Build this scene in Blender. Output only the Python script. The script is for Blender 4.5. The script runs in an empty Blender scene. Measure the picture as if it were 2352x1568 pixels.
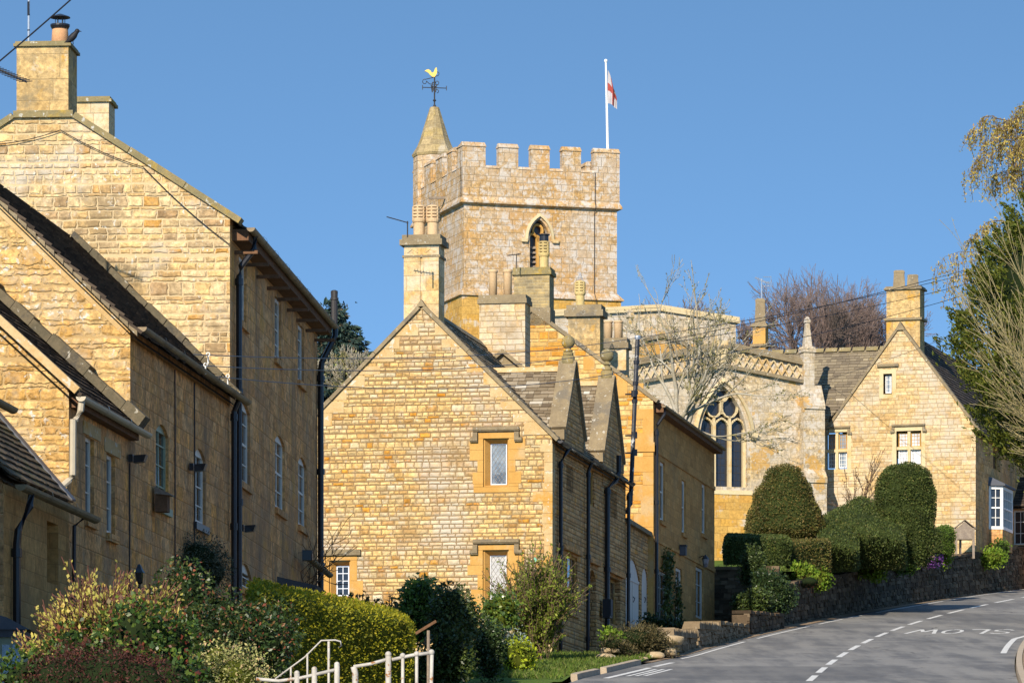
import bpy, bmesh, math, random
import numpy as np
from mathutils import Vector, Matrix, geometry
R = math.radians
S = bpy.context.scene
COL = S.collection
F, CU, VH, EYE = 11000.0, 1176.0, 2130.0, 1.6      # focal length and horizon of the photograph, in 2352 px wide units
# ------------------------------------------------------------------ camera, sky, sun, exposure
cd = bpy.data.cameras.new('camera'); cam = bpy.data.objects.new('camera', cd); COL.objects.link(cam)
cam.location = (0, 0, EYE); cam.rotation_euler = (R(90), 0, 0)
cd.sensor_width = 36; cd.lens = 36 * F / 2352; cd.shift_y = (VH - 784) / 2352
cd.clip_start = 1; cd.clip_end = 6000
S.camera = cam
SUN_AZ, SUN_EL = 19.0, 29.0          # degrees left of straight behind the camera, and above the horizon
sdir = Vector((-math.sin(R(SUN_AZ)) * math.cos(R(SUN_EL)), -math.cos(R(SUN_AZ)) * math.cos(R(SUN_EL)), math.sin(R(SUN_EL))))
w = bpy.data.worlds.new("World"); S.world = w; w.use_nodes = True
wn = w.node_tree
bg = wn.nodes['Background']; sky = wn.nodes.new('ShaderNodeTexSky')
sky.sky_type = 'NISHITA'; sky.sun_disc = False
sky.sun_elevation = R(SUN_EL); sky.sun_rotation = math.atan2(sdir.x, sdir.y)
sky.air_density = 1.0; sky.dust_density = 0.0; sky.ozone_density = 1.0; sky.altitude = 200
wtc = wn.nodes.new('ShaderNodeTexCoord'); wm = wn.nodes.new('ShaderNodeMapping')
wm.inputs['Location'].default_value = (0, 0, 0.31); wm.inputs['Scale'].default_value = (1, 1, 2.5)
wn.links.new(wtc.outputs['Generated'], wm.inputs['Vector']); wn.links.new(wm.outputs[0], sky.inputs['Vector'])
tint = wn.nodes.new('ShaderNodeMix'); tint.data_type = 'RGBA'; tint.blend_type = 'MULTIPLY'; tint.inputs[0].default_value = 1; tint.inputs[7].default_value = (.86, 1.14, 1.22, 1)   # clear polarised spring blue
wn.links.new(sky.outputs[0], tint.inputs[6]); wn.links.new(tint.outputs[2], bg.inputs[0]); bg.inputs[1].default_value = 0.132
sl = bpy.data.lights.new('sun', 'SUN'); so = bpy.data.objects.new('sun', sl); COL.objects.link(so)
sl.energy = 3.7; sl.angle = R(0.5); sl.color = (1.0, 0.89, 0.725)
so.rotation_euler = sdir.to_track_quat('Z', 'Y').to_euler(); so.location = (-60, -40, 80)
S.view_settings.view_transform = 'Standard'; S.view_settings.look = 'None'
S.view_settings.exposure = 0.95; S.view_settings.gamma = 1
S.render.engine = 'CYCLES'
S.cycles.max_bounces = 6; S.cycles.transparent_max_bounces = 8

# ------------------------------------------------------------------ helpers
rnd = random.Random(11)
WO = {}                                           # world origin of every object
def P(u, v, Y): return Vector(((u - CU) / F * Y, Y, EYE + (VH - v) / F * Y))
def tag(o, label=None, cat=None, group=None, kind=None):
    for k, x in (('label', label), ('category', cat), ('group', group), ('kind', kind)):
        if x: o[k] = x
    return o
def place(o, org, parent):
    WO[o.name] = Vector(org); COL.objects.link(o)
    if parent:
        o.parent = parent; o.location = Vector(org) - WO[parent.name]
    else: o.location = org
def empty(name, loc, label, cat, group=None):
    o = bpy.data.objects.new(name, None); o.empty_display_size = .3
    place(o, Vector(loc), None); return tag(o, label, cat, group)
class PL:
    """a vertical wall plane: p0 in plan, t along it (left to right), n towards the viewer"""
    def __init__(s, p0, t):
        s.p0 = Vector((p0[0], p0[1])); s.t = Vector((t[0], t[1])).normalized(); s.n = Vector((s.t.y, -s.t.x))
    def sz(s, u, v):
        dx = (u - CU) / F; Y = s.p0.dot(s.n) / (dx * s.n.x + s.n.y)
        q = Vector((dx * Y, Y)) - s.p0
        return q.dot(s.t), EYE + (VH - v) / F * Y
    def pt(s, a, z, d=0.0):
        q = s.p0 + s.t * a + s.n * d
        return Vector((q.x, q.y, z))
    def at(s, u, v, d=0.0): a, z = s.sz(u, v); return s.pt(a, z, d)
    def rect(s, u0, u1, v0, v1):
        um, vm = (u0 + u1) / 2, (v0 + v1) / 2
        return s.sz(u0, vm)[0], s.sz(u1, vm)[0], s.sz(um, v1)[1], s.sz(um, v0)[1]
    def shift(s, d): return PL((s.p0.x + s.n.x * d, s.p0.y + s.n.y * d), s.t)
    def side(s, a=0.0):
        q = s.p0 + s.t * a; return PL((q.x, q.y), (-s.n.x, -s.n.y))
class MB:
    def __init__(s): s.v = []; s.f = []; s.m = []
    def face(s, pts, m=0):
        k = len(s.v); s.v += [Vector(p) for p in pts]; s.f.append(list(range(k, k + len(pts)))); s.m.append(m)
    def hexa(s, a, b, m=0):                         # two quads a (bottom), b (top)
        k = len(s.v); s.v += [Vector(p) for p in list(a) + list(b)]
        for q in ((3, 2, 1, 0), (4, 5, 6, 7), (0, 1, 5, 4), (1, 2, 6, 5), (2, 3, 7, 6), (3, 0, 4, 7)):
            s.f.append([k + i for i in q]); s.m.append(m)
    def box(s, c, X, Y, Z, m=0):
        c, X, Y, Z = Vector(c), Vector(X), Vector(Y), Vector(Z)
        s.hexa([c, c + X, c + X + Y, c + Y], [c + Z, c + X + Z, c + X + Y + Z, c + Y + Z], m)
    def pbox(s, pl, s0, s1, z0, z1, d0, d1, m=0):
        s.hexa([pl.pt(s0, z0, d1), pl.pt(s1, z0, d1), pl.pt(s1, z0, d0), pl.pt(s0, z0, d0)],
               [pl.pt(s0, z1, d1), pl.pt(s1, z1, d1), pl.pt(s1, z1, d0), pl.pt(s0, z1, d0)], m)
    def prism(s, pts, vec, m=0):
        vec = Vector(vec); a = [Vector(p) for p in pts]; b = [p + vec for p in a]; n = len(a)
        s.face(a, m); s.face(b[::-1], m)
        for i in range(n): s.face([a[i], b[i], b[(i + 1) % n], a[(i + 1) % n]], m)
    def beam(s, p, q, wv, hv, m=0):                # bar from p to q, section wv x hv
        p, q, wv, hv = Vector(p), Vector(q), Vector(wv), Vector(hv)
        s.hexa([p, q, q + wv, p + wv], [p + hv, q + hv, q + wv + hv, p + wv + hv], m)
    def tube(s, pts, r, n=8, m=0, cap=True):
        pts = [Vector(p) for p in pts]; k = len(s.v)
        rr = r if isinstance(r, (list, tuple)) else [r] * len(pts)
        for i, p in enumerate(pts):
            d = (pts[min(i + 1, len(pts) - 1)] - pts[max(i - 1, 0)]).normalized()
            a = d.cross(Vector((0, 0, 1)) if abs(d.z) < .9 else Vector((1, 0, 0))).normalized(); b = d.cross(a)
            for j in range(n):
                th = 2 * math.pi * j / n; s.v.append(p + (a * math.cos(th) + b * math.sin(th)) * rr[i])
        for i in range(len(pts) - 1):
            for j in range(n):
                j2 = (j + 1) % n; s.f.append([k + i * n + j, k + i * n + j2, k + (i + 1) * n + j2, k + (i + 1) * n + j]); s.m.append(m)
        if cap:
            s.f.append([k + j for j in range(n)][::-1]); s.m.append(m)
            s.f.append([k + (len(pts) - 1) * n + j for j in range(n)]); s.m.append(m)
    def lathe(s, c, prof, n=16, m=0, rot=0.0, cap=True):   # prof: (radius, z) pairs
        c = Vector(c); k = len(s.v)
        for r, z in prof:
            for j in range(n):
                th = rot + 2 * math.pi * j / n; s.v.append(c + Vector((math.cos(th) * r, math.sin(th) * r, z)))
        for i in range(len(prof) - 1):
            for j in range(n):
                j2 = (j + 1) % n; s.f.append([k + i * n + j, k + i * n + j2, k + (i + 1) * n + j2, k + (i + 1) * n + j]); s.m.append(m)
        if cap:
            s.f.append([k + j for j in range(n)][::-1]); s.m.append(m)
            s.f.append([k + (len(prof) - 1) * n + j for j in range(n)]); s.m.append(m)
    def wall(s, pl, outline, holes=(), reveal=.2, off=0.0, m=0, rm=None):
        loops = [outline] + list(holes)
        flat = [p for l in loops for p in l]; k = len(s.v)
        s.v += [pl.pt(a, z, off) for a, z in flat]
        for t in geometry.tessellate_polygon([[Vector((a, z, 0)) for a, z in l] for l in loops]):
            s.f.append([k + i for i in t]); s.m.append(m)
        for h in holes:
            for i in range(len(h)):
                a, b = h[i], h[(i + 1) % len(h)]
                s.face([pl.pt(*a, off), pl.pt(*b, off), pl.pt(*b, off - reveal), pl.pt(*a, off - reveal)], m if rm is None else rm)
    def build(s, name, mats, parent=None, smooth=False):
        me = bpy.data.meshes.new(name)
        V = np.array([tuple(p) for p in s.v]); lo, hi = V.min(0), V.max(0)
        org = np.array([(lo[0] + hi[0]) / 2, (lo[1] + hi[1]) / 2, lo[2]])
        me.from_pydata((V - org).tolist(), [], s.f)
        mats = mats if isinstance(mats, (list, tuple)) else [mats]
        for q in mats: me.materials.append(q)
        me.polygons.foreach_set('material_index', s.m)
        if smooth: me.polygons.foreach_set('use_smooth', [True] * len(s.f))
        uvl = me.uv_layers.new(name='UVMap'); uv = np.zeros((len(me.loops), 2)); up = Vector((0, 0, 1))
        for pg in me.polygons:
            n = pg.normal
            if abs(n.z) > .98: a, b = Vector((1, 0, 0)), Vector((0, 1, 0))
            else:
                nn = n if n.y < 0 or (abs(n.y) < .05 and n.x > 0) else -n
                a = up.cross(nn).normalized(); b = nn.cross(a).normalized()
                if b.z < 0: b = -b
            for li in pg.loop_indices:
                q = V[me.loops[li].vertex_index]; q = Vector(q); uv[li] = (q.dot(a), q.dot(b))
        uvl.data.foreach_set('uv', uv.ravel())
        o = bpy.data.objects.new(name, me); place(o, Vector(org), parent); return o
def npobj(name, parts, mats, parent=None, smooth=False):
    """parts: (verts Nx3, faces Mxk, material index) arrays joined into one mesh"""
    Vs, off, L, st, tot, mi = [], 0, [], [], [], []
    ls = 0
    for V, Fc, m in parts:
        Vs.append(V); k = Fc.shape[1]; n = len(Fc)
        L.append((Fc + off).ravel()); st.append(ls + np.arange(n) * k); tot.append(np.full(n, k)); mi.append(np.full(n, m))
        off += len(V); ls += n * k
    V = np.concatenate(Vs); L = np.concatenate(L); st = np.concatenate(st); tot = np.concatenate(tot); mi = np.concatenate(mi)
    lo, hi = V.min(0), V.max(0); org = np.array([(lo[0] + hi[0]) / 2, (lo[1] + hi[1]) / 2, lo[2]])
    me = bpy.data.meshes.new(name)
    me.vertices.add(len(V)); me.vertices.foreach_set('co', (V - org).astype(np.float32).ravel())
    me.loops.add(len(L)); me.loops.foreach_set('vertex_index', L.astype(np.int32))
    me.polygons.add(len(st)); me.polygons.foreach_set('loop_start', st.astype(np.int32)); me.polygons.foreach_set('loop_total', tot.astype(np.int32))
    for q in (mats if isinstance(mats, (list, tuple)) else [mats]): me.materials.append(q)
    me.polygons.foreach_set('material_index', mi.astype(np.int32))
    if smooth: me.polygons.foreach_set('use_smooth', np.ones(len(st), bool))
    me.update(calc_edges=True); me.validate()
    o = bpy.data.objects.new(name, me); place(o, Vector(org), parent); return o

# ------------------------------------------------------------------ materials
class G:
    def __init__(s, name):
        s.m = bpy.data.materials.new(name); s.m.use_nodes = True; s.t = s.m.node_tree; s.t.nodes.clear()
        s.out = s.nd('OutputMaterial'); s.b = s.nd('BsdfPrincipled'); s.t.links.new(s.b.outputs[0], s.out.inputs[0])
    def nd(s, t, **k):
        n = s.t.nodes.new('ShaderNode' + t)
        for a, x in k.items(): setattr(n, a, x)
        return n
    def put(s, sock, x):
        if hasattr(x, 'is_linked') or hasattr(x, 'links'): s.t.links.new(x, sock)
        else: sock.default_value = x
    def ma(s, op, a, b=None, c=None, clamp=False):
        n = s.nd('Math', operation=op, use_clamp=clamp)
        for i, x in enumerate((a, b, c)):
            if x is not None: s.put(n.inputs[i], x)
        return n.outputs[0]
    def mix(s, f, a, b, blend='MIX'):
        n = s.nd('Mix', data_type='RGBA', blend_type=blend)
        s.put(n.inputs[0], f)
        for i, x in ((6, a), (7, b)): s.put(n.inputs[i], x if not isinstance(x, tuple) else (*x, 1))
        return n.outputs[2]
    def noise(s, vec, sc, det=2, ro=.5, dim='3D', dist=0):
        n = s.nd('TexNoise', noise_dimensions=dim)
        if dim == '1D': s.put(n.inputs['W'], vec)
        else: s.put(n.inputs['Vector'], vec)
        n.inputs['Scale'].default_value = sc; n.inputs['Detail'].default_value = det; n.inputs['Roughness'].default_value = ro
        n.inputs['Distortion'].default_value = dist
        return n.outputs['Fac'], n.outputs['Color']
    def ramp(s, f, stops, interp='LINEAR'):
        n = s.nd('ValToRGB'); n.color_ramp.interpolation = interp; e = n.color_ramp.elements
        while len(e) < len(stops): e.new(.5)
        for q, (p, c) in zip(e, stops): q.position = p; q.color = (*c, 1)
        s.put(n.inputs[0], f); return n.outputs[0]
    def sm(s, x, a, b, lo=0.0, hi=1.0):
        n = s.nd('MapRange', interpolation_type='SMOOTHSTEP'); s.put(n.inputs[0], x)
        for i, q in enumerate((a, b, lo, hi)): s.put(n.inputs[1 + i], q)
        return n.outputs[0]
    def bump(s, h, st, dist=.02):
        n = s.nd('Bump'); n.inputs['Strength'].default_value = st; n.inputs['Distance'].default_value = dist
        s.put(n.inputs['Height'], h); s.t.links.new(n.outputs[0], s.b.inputs['Normal'])
    def done(s, col, rough=.9, spec=.2):
        s.put(s.b.inputs['Base Color'], col if not isinstance(col, tuple) else (*col, 1))
        s.put(s.b.inputs['Roughness'], rough); s.b.inputs['Specular IOR Level'].default_value = spec; return s.m
    def pos(s): return s.nd('NewGeometry').outputs['Position']
    def uv(s): return s.nd('TexCoord').outputs['UV']
def stone(name, h, wd, mort, stops, mcol, irr=.5, jit=.02, weather=(), spots=None, bump=.7, vary=.25, rand=.8, seed=0.0, rnoise=.5, streak=None):
    """coursed masonry: rows of uneven height, stones of uneven length, each its own colour"""
    g = G(name); uv = g.uv(); ps = g.pos()
    sx = g.nd('SeparateXYZ'); g.put(sx.inputs[0], uv)
    nf, nc = g.noise(uv, 5.0, 3, .6); nx = g.nd('SeparateXYZ'); g.put(nx.inputs[0], nc)
    u = g.ma('ADD', sx.outputs[0], g.ma('MULTIPLY', g.ma('SUBTRACT', nx.outputs[0], .5), jit * 2.2))
    v = g.ma('ADD', sx.outputs[1], g.ma('MULTIPLY', g.ma('SUBTRACT', nx.outputs[1], .5), jit * 1.3))
    n1, _ = g.noise(g.ma('ADD', v, seed), .55 / h, 1, .5, '1D')
    v2 = g.ma('ADD', g.ma('DIVIDE', g.ma('ADD', v, seed), h), g.ma('MULTIPLY', n1, irr * 2.2))
    row = g.ma('FLOOR', v2); fv = g.ma('SUBTRACT', v2, row)
    wn = g.nd('TexWhiteNoise', noise_dimensions='1D'); g.put(wn.inputs['W'], g.ma('ADD', row, seed * 3.7))
    rw = g.ma('ADD', g.ma('MULTIPLY', wn.outputs['Value'], irr * 1.2), 1 - irr * .6)
    W = g.ma('ADD', g.ma('DIVIDE', u, g.ma('MULTIPLY', rw, wd)), g.ma('MULTIPLY', row, 53.73))
    v1 = g.nd('TexVoronoi', voronoi_dimensions='1D', feature='F1'); v1.inputs['Randomness'].default_value = rand; v1.inputs['Scale'].default_value = 1; g.put(v1.inputs['W'], W)
    v1e = g.nd('TexVoronoi', voronoi_dimensions='1D', feature='DISTANCE_TO_EDGE'); v1e.inputs['Randomness'].default_value = rand; v1e.inputs['Scale'].default_value = 1; g.put(v1e.inputs['W'], W)
    cr = g.nd('SeparateColor'); g.put(cr.inputs[0], v1.outputs['Color'])
    de = g.ma('MULTIPLY', v1e.outputs['Distance'], g.ma('MULTIPLY', rw, wd))
    dv = g.ma('MULTIPLY', g.ma('MINIMUM', fv, g.ma('SUBTRACT', 1.0, fv)), h)
    ed = g.ma('MINIMUM', de, dv)
    mask = g.sm(ed, mort * .45, mort * 1.15)
    dome = g.sm(ed, mort * .4, mort * 3.2)
    fine, _ = g.noise(ps, 26, 5, .7); med, _ = g.noise(ps, 7, 4, .65); big, _ = g.noise(ps, .7, 4, .6)
    c = g.ramp(cr.outputs[0], stops)
    val = g.ma('ADD', g.ma('MULTIPLY', g.ma('SUBTRACT', cr.outputs[1], .5), vary * 2), 1.0)
    val = g.ma('MULTIPLY', val, g.ma('ADD', g.ma('MULTIPLY', g.ma('SUBTRACT', fine, .5), rnoise * 1.3), 1.0))
    rough_, _ = g.noise(ps, 10.5, 3, .7)
    val = g.ma('MULTIPLY', val, g.sm(med, .28, .70, 1 - .30 * rnoise, 1 + .26 * rnoise)); val = g.ma('MULTIPLY', val, g.sm(rough_, .30, .66, 1 - .34 * rnoise, 1 + .20 * rnoise))
    hs = g.nd('HueSaturation'); g.put(hs.inputs['Color'], c); g.put(hs.inputs['Value'], val)
    c = hs.outputs[0]
    for i, (col, sc, lo, hi, am) in enumerate(weather):
        mp = g.nd('Mapping'); mp.inputs['Location'].default_value = (17.3 * i + seed, 3.1 * i, 7.7 * i); g.put(mp.inputs[0], ps)
        a, _ = g.noise(mp.outputs[0], sc, 6, .68)
        c = g.mix(g.sm(a, lo, hi, 0.0, am), c, col)
    if streak:
        mp = g.nd('Mapping'); mp.inputs['Scale'].default_value = (2.2, 2.2, .28); g.put(mp.inputs[0], ps); a, _ = g.noise(mp.outputs[0], 1.0, 6, .7); c = g.mix(g.sm(a, .5, .68, 0, streak[1]), c, streak[0])
    c = g.mix(mask, mcol, c)
    if spots:
        col, sc, th = spots
        a, _ = g.noise(ps, sc, 3, .6); b, _ = g.noise(ps, sc * .13, 3, .6)
        c = g.mix(g.ma('MULTIPLY', g.sm(a, th, th + .05), g.sm(b, .42, .62)), c, col)
    hgt = g.ma('ADD', g.ma('MULTIPLY', dome, .6), g.ma('ADD', g.ma('MULTIPLY', fine, .35), g.ma('MULTIPLY', med, .55)))
    g.bump(hgt, bump, .035)
    return g.done(c, .93, .15)
def mottled(name, c1, c2, c3=None, sc=3.0, bump=.4, rough=.9, spec=.2, extra=None, fs=24):
    g = G(name); ps = g.pos(); a, _ = g.noise(ps, sc, 5, .65); b, _ = g.noise(ps, fs, 4, .7)
    c = g.mix(g.sm(a, .35, .68), c1, c2)
    if c3: d, _ = g.noise(ps, sc * .45, 5, .7); c = g.mix(g.sm(d, .52, .64), c, c3)
    if extra: e, _ = g.noise(ps, extra[1], 4, .6); c = g.mix(g.sm(e, extra[2], extra[2] + .06), c, extra[0])
    hs = g.nd('HueSaturation'); g.put(hs.inputs['Color'], c); g.put(hs.inputs['Value'], g.ma('ADD', .72, g.ma('MULTIPLY', b, .56)))
    g.bump(g.ma('ADD', b, g.ma('MULTIPLY', a, .6)), bump, .02); return g.done(hs.outputs[0], rough, spec)
def island(name, stops, rough=.8, bump=.3, spots=None, vary=.3):
    """one colour for each loose piece of the mesh (slates, stones)"""
    g = G(name); r = g.nd('NewGeometry').outputs['Random Per Island']; ps = g.pos()
    c = g.ramp(r, stops); b, _ = g.noise(ps, 14, 5, .7)
    if spots: e, _ = g.noise(ps, spots[1], 4, .65); c = g.mix(g.sm(e, spots[2], spots[2] + .08), c, spots[0])
    hs = g.nd('HueSaturation'); g.put(hs.inputs['Color'], c); g.put(hs.inputs['Value'], g.ma('ADD', 1 - vary, g.ma('MULTIPLY', b, vary * 2)))
    g.bump(b, bump, .02); return g.done(hs.outputs[0], rough, .2)
def leafmat(name, stops, transl=.3, rough=.6, spec=.25):
    g = G(name); r = g.nd('NewGeometry').outputs['Random Per Island']; c = g.ramp(r, stops)
    n1, _ = g.noise(g.pos(), 2.6, 4, .65); hs = g.nd('HueSaturation'); g.put(hs.inputs['Color'], c); g.put(hs.inputs['Value'], g.sm(n1, .3, .7, .62, 1.38)); c = hs.outputs[0]
    g.done(c, rough, spec); t = g.nd('BsdfTranslucent'); g.put(t.inputs[0], c); mx = g.nd('MixShader'); mx.inputs[0].default_value = transl
    g.t.links.new(g.b.outputs[0], mx.inputs[1]); g.t.links.new(t.outputs[0], mx.inputs[2]); g.t.links.new(mx.outputs[0], g.out.inputs[0]); return g.m
def plain(name, c, rough=.5, spec=.4, metal=0.0, var=.15, sc=9):
    g = G(name); a, _ = g.noise(g.pos(), sc, 4, .6); hs = g.nd('HueSaturation'); hs.inputs['Color'].default_value = (*c, 1)
    g.put(hs.inputs['Value'], g.ma('ADD', 1 - var, g.ma('MULTIPLY', a, 2 * var))); g.b.inputs['Metallic'].default_value = metal
    return g.done(hs.outputs[0], rough, spec)

GREY = (.40, .37, .30); PALE = (.52, .47, .38); DARK = (.10, .08, .05); OCH = (.46, .25, .06)
honey = [(0, (.38, .21, .07)), (.2, (.53, .335, .125)), (.5, (.59, .405, .175)), (.75, (.53, .37, .165)), (.9, (.50, .41, .26)), (.94, (.50, .35, .16)), (.955, (.48, .235, .04)), (1, (.46, .19, .02))]
M = {}
M['rubble_cottage'] = stone('honey rubble, raised joints', .112, .25, .015, honey, (.21, .135, .065), irr=.55, jit=.03, bump=.9, vary=.17, rnoise=.75,
    weather=[((.47, .42, .345), .45, .46, .66, .8), ((.30, .19, .085), .8, .56, .70, .65), ((.54, .46, .34), 4.0, .54, .66, .6)])
M['rubble_big'] = stone('pale limestone rubble', .13, .30, .012, [(0, (.44, .28, .12)), (.3, (.57, .395, .18)), (.65, (.60, .45, .25)), (.85, (.50, .37, .21)), (.95, (.36, .235, .12)), (1, (.50, .27, .07))], (.54, .41, .235), irr=.75, jit=.055, bump=1.0, vary=.13, seed=4.3, rnoise=.8,
    weather=[((.22, .155, .085), .9, .52, .66, .75), ((.50, .45, .37), .6, .50, .64, .75), ((.44, .23, .06), 1.5, .62, .72, .6), ((.30, .21, .11), 4.5, .56, .70, .6), ((.55, .48, .37), 6.0, .60, .70, .6)], spots=((.56, .53, .46), 11, .62))
M['rubble_rough'] = stone('rough weathered rubble', .13, .34, .014, [(0, (.42, .235, .07)), (.3, (.55, .34, .125)), (.7, (.57, .39, .175)), (1, (.46, .26, .07))], (.42, .285, .13), irr=.9, jit=.10, bump=1.0, vary=.13, seed=9.1, rnoise=.9,
    weather=[((.40, .34, .25), 1.4, .47, .64, .6), ((.18, .13, .08), 1.8, .55, .70, .7), ((.46, .25, .07), 1.1, .58, .70, .6), ((.53, .46, .34), 7.0, .58, .68, .6)], spots=((.55, .52, .46), 9, .60))
M['ashlar'] = stone('weathered ashlar', .24, .50, .0045, [(0, (.56, .275, .10)), (.4, (.68, .345, .13)), (.75, (.66, .37, .16)), (1, (.70, .33, .09))], (.38, .20, .08), irr=.45, jit=.016, bump=.6, vary=.13, seed=2.2, rnoise=.9, streak=((.22, .15, .09), .75),
    weather=[((.32, .185, .10), .5, .44, .66, .75), ((.46, .34, .21), 1.2, .52, .68, .5), ((.60, .31, .065), .8, .56, .68, .6), ((.20, .13, .07), 3.5, .54, .66, .65)])
M['ashlar_ochre'] = stone('ochre ashlar', .23, .6, .005, [(0, (.42, .215, .07)), (.5, (.49, .255, .085)), (1, (.52, .285, .10))], (.30, .16, .06), irr=.2, jit=.004, bump=.25, vary=.1, seed=6.2,
    weather=[((.26, .18, .09), .6, .5, .7, .5)])
M['rubble_cream'] = stone('coursed cream stone', .16, .40, .008, [(0, (.43, .275, .12)), (.4, (.52, .365, .18)), (.8, (.54, .41, .23)), (1, (.50, .31, .11))], (.32, .22, .11), irr=.6, jit=.025, bump=.7, vary=.12, seed=7.7, rnoise=.6,
    weather=[((.48, .44, .37), .6, .47, .66, .7), ((.28, .20, .11), .8, .56, .70, .65), ((.50, .46, .38), 5, .55, .66, .5)])
M['rubble_orange'] = stone('orange and cream rubble', .135, .36, .01, [(0, (.50, .24, .045)), (.3, (.54, .34, .12)), (.6, (.57, .42, .2)), (.8, (.53, .29, .065)), (1, (.50, .21, .025))], (.40, .26, .11), irr=.6, jit=.025, bump=.9, vary=.14, seed=12.7)
M['rubble_shade'] = stone('brown coursed rubble', .11, .26, .010, [(0, (.47, .25, .10)), (.4, (.60, .335, .14)), (.8, (.62, .375, .17)), (1, (.60, .28, .06))], (.18, .11, .05), irr=.6, jit=.02, bump=.9, vary=.18, seed=15.1,
    weather=[((.22, .18, .13), 1.2, .52, .68, .6)])
M['tower'] = stone('lichened tower ashlar', .30, .52, .007, [(0, (.40, .25, .11)), (.35, (.44, .29, .14)), (.7, (.45, .32, .19)), (1, (.44, .265, .10))], (.29, .215, .13), irr=.4, jit=.02, bump=.7, vary=.10, seed=1.9,
    weather=[((.43, .35, .27), .35, .42, .62, .7), ((.45, .245, .075), .55, .50, .64, .65), ((.50, .45, .40), 2.0, .50, .60, .85), ((.38, .215, .07), 3.8, .555, .62, .7), ((.53, .48, .42), 5.2, .54, .60, .65), ((.24, .18, .11), 7.0, .60, .66, .6), ((.20, .15, .10), 6.0, .60, .70, .6)], rnoise=.9)
M['tower_ochre'] = stone('ochre tower base', .3, .55, .006, [(0, (.45, .25, .06)), (.6, (.5, .31, .09)), (1, (.5, .27, .05))], (.3, .18, .06), irr=.3, jit=.008, bump=.4, vary=.1, seed=3.9,
    weather=[((.5, .45, .38), 1.3, .54, .66, .8)])
M['chancel'] = stone('pale lichened chancel stone', .28, .5, .006, [(0, (.40, .29, .15)), (.4, (.43, .34, .22)), (.8, (.44, .36, .25)), (1, (.44, .30, .12))], (.38, .29, .18), irr=.35, jit=.008, bump=.5, vary=.1, seed=5.4,
    weather=[((.44, .385, .31), .5, .40, .60, .75), ((.52, .47, .41), 2.6, .50, .60, .8), ((.46, .26, .06), .8, .60, .64, .8), ((.27, .205, .13), 4.0, .56, .68, .65), ((.55, .50, .44), 9, .57, .66, .7)], rnoise=1.2)
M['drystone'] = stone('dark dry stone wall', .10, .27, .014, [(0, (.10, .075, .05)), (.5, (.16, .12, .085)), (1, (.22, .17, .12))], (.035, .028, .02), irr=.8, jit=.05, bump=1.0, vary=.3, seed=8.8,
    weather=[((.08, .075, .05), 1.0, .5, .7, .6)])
M['brick'] = stone('buff chimney brick', .085, .24, .007, [(0, (.26, .20, .11)), (.5, (.33, .25, .13)), (1, (.37, .27, .12))], (.30, .25, .16), irr=.05, jit=.003, bump=.3, vary=.12, rand=.1, seed=2.0,
    weather=[((.15, .13, .09), 1.0, .48, .64, .7)])
M['dressed'] = mottled('dressed ochre stone', (.46, .25, .065), (.51, .295, .09), (.45, .31, .15), 1.6, .25)
M['quoin'] = mottled('pale quoin stone', (.46, .31, .14), (.52, .38, .205), (.48, .26, .065), 2.0, .5, extra=((.52, .47, .38), 7, .60))
M['dressed_pale'] = mottled('pale tracery stone', (.52, .42, .25), (.56, .45, .27), (.5, .34, .15), 2.2, .25)
M['coping'] = mottled('lichened coping stone', (.20, .155, .095), (.27, .21, .125), (.16, .135, .10), 2.6, .7, extra=((.40, .37, .31), 11, .62))
M['coping_dark'] = mottled('dark mossy coping', (.10, .085, .055), (.15, .12, .075), (.08, .07, .055), 3.5, .9, extra=((.36, .33, .27), 9, .62))
M['coping_yellow'] = mottled('yellow lichened cap stone', (.19, .16, .085), (.26, .20, .095), (.34, .23, .05), 2.4, .7, extra=((.42, .40, .34), 10, .60))
M['spire'] = stone('lichened spire stone', .35, .6, .006, [(0, (.27, .205, .11)), (.5, (.33, .255, .14)), (1, (.34, .25, .11))], (.22, .165, .09), irr=.2, jit=.006, bump=.5, vary=.1,
    weather=[((.46, .41, .33), 1.4, .52, .66, .6), ((.40, .30, .07), 1.0, .58, .70, .4)])
M['render_stone'] = stone('rendered chimney', .42, .7, .004, [(0, (.40, .265, .11)), (.5, (.46, .315, .14)), (1, (.50, .345, .16))], (.36, .26, .14), irr=.2, jit=.01, bump=.6, vary=.07, seed=21.0, rnoise=.8,
    weather=[((.20, .165, .105), 1.1, .46, .64, .8), ((.52, .27, .03), 1.3, .54, .66, .85), ((.50, .45, .36), 5, .58, .68, .5)])
M['chimney_stone'] = stone('pale chimney stone', .36, .55, .005, [(0, (.48, .30, .11)), (.5, (.54, .39, .20)), (1, (.58, .45, .27))], (.34, .25, .14), irr=.25, jit=.008, bump=.5, vary=.1, seed=23.0, rnoise=.6,
    weather=[((.54, .47, .36), .9, .48, .62, .7), ((.26, .20, .12), 1.8, .56, .68, .65), ((.52, .29, .06), 1.0, .60, .70, .6)])
M['slate'] = island('stone slates', [(0, (.12, .09, .06)), (.35, (.20, .155, .10)), (.7, (.25, .20, .14)), (.92, (.30, .25, .18)), (.97, (.48, .44, .37)), (1, (.52, .48, .42))], .9, .6, ((.34, .32, .26), 5, .6))
M['slate_dark'] = island('dark stone slates', [(0, (.035, .026, .02)), (.5, (.06, .045, .034)), (1, (.095, .07, .05))], .9, .6)
M['slate_grey'] = island('grey brown stone slates', [(0, (.13, .105, .075)), (.4, (.185, .15, .105)), (.85, (.225, .185, .125)), (.97, (.28, .23, .15)), (1, (.44, .39, .3))], .9, .5, ((.27, .21, .09), 3, .62))
M['slate_moss'] = island('mossy dark slates', [(0, (.06, .045, .03)), (.5, (.095, .07, .045)), (1, (.15, .11, .07))], .95, .8, ((.10, .10, .04), 3, .56))
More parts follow.
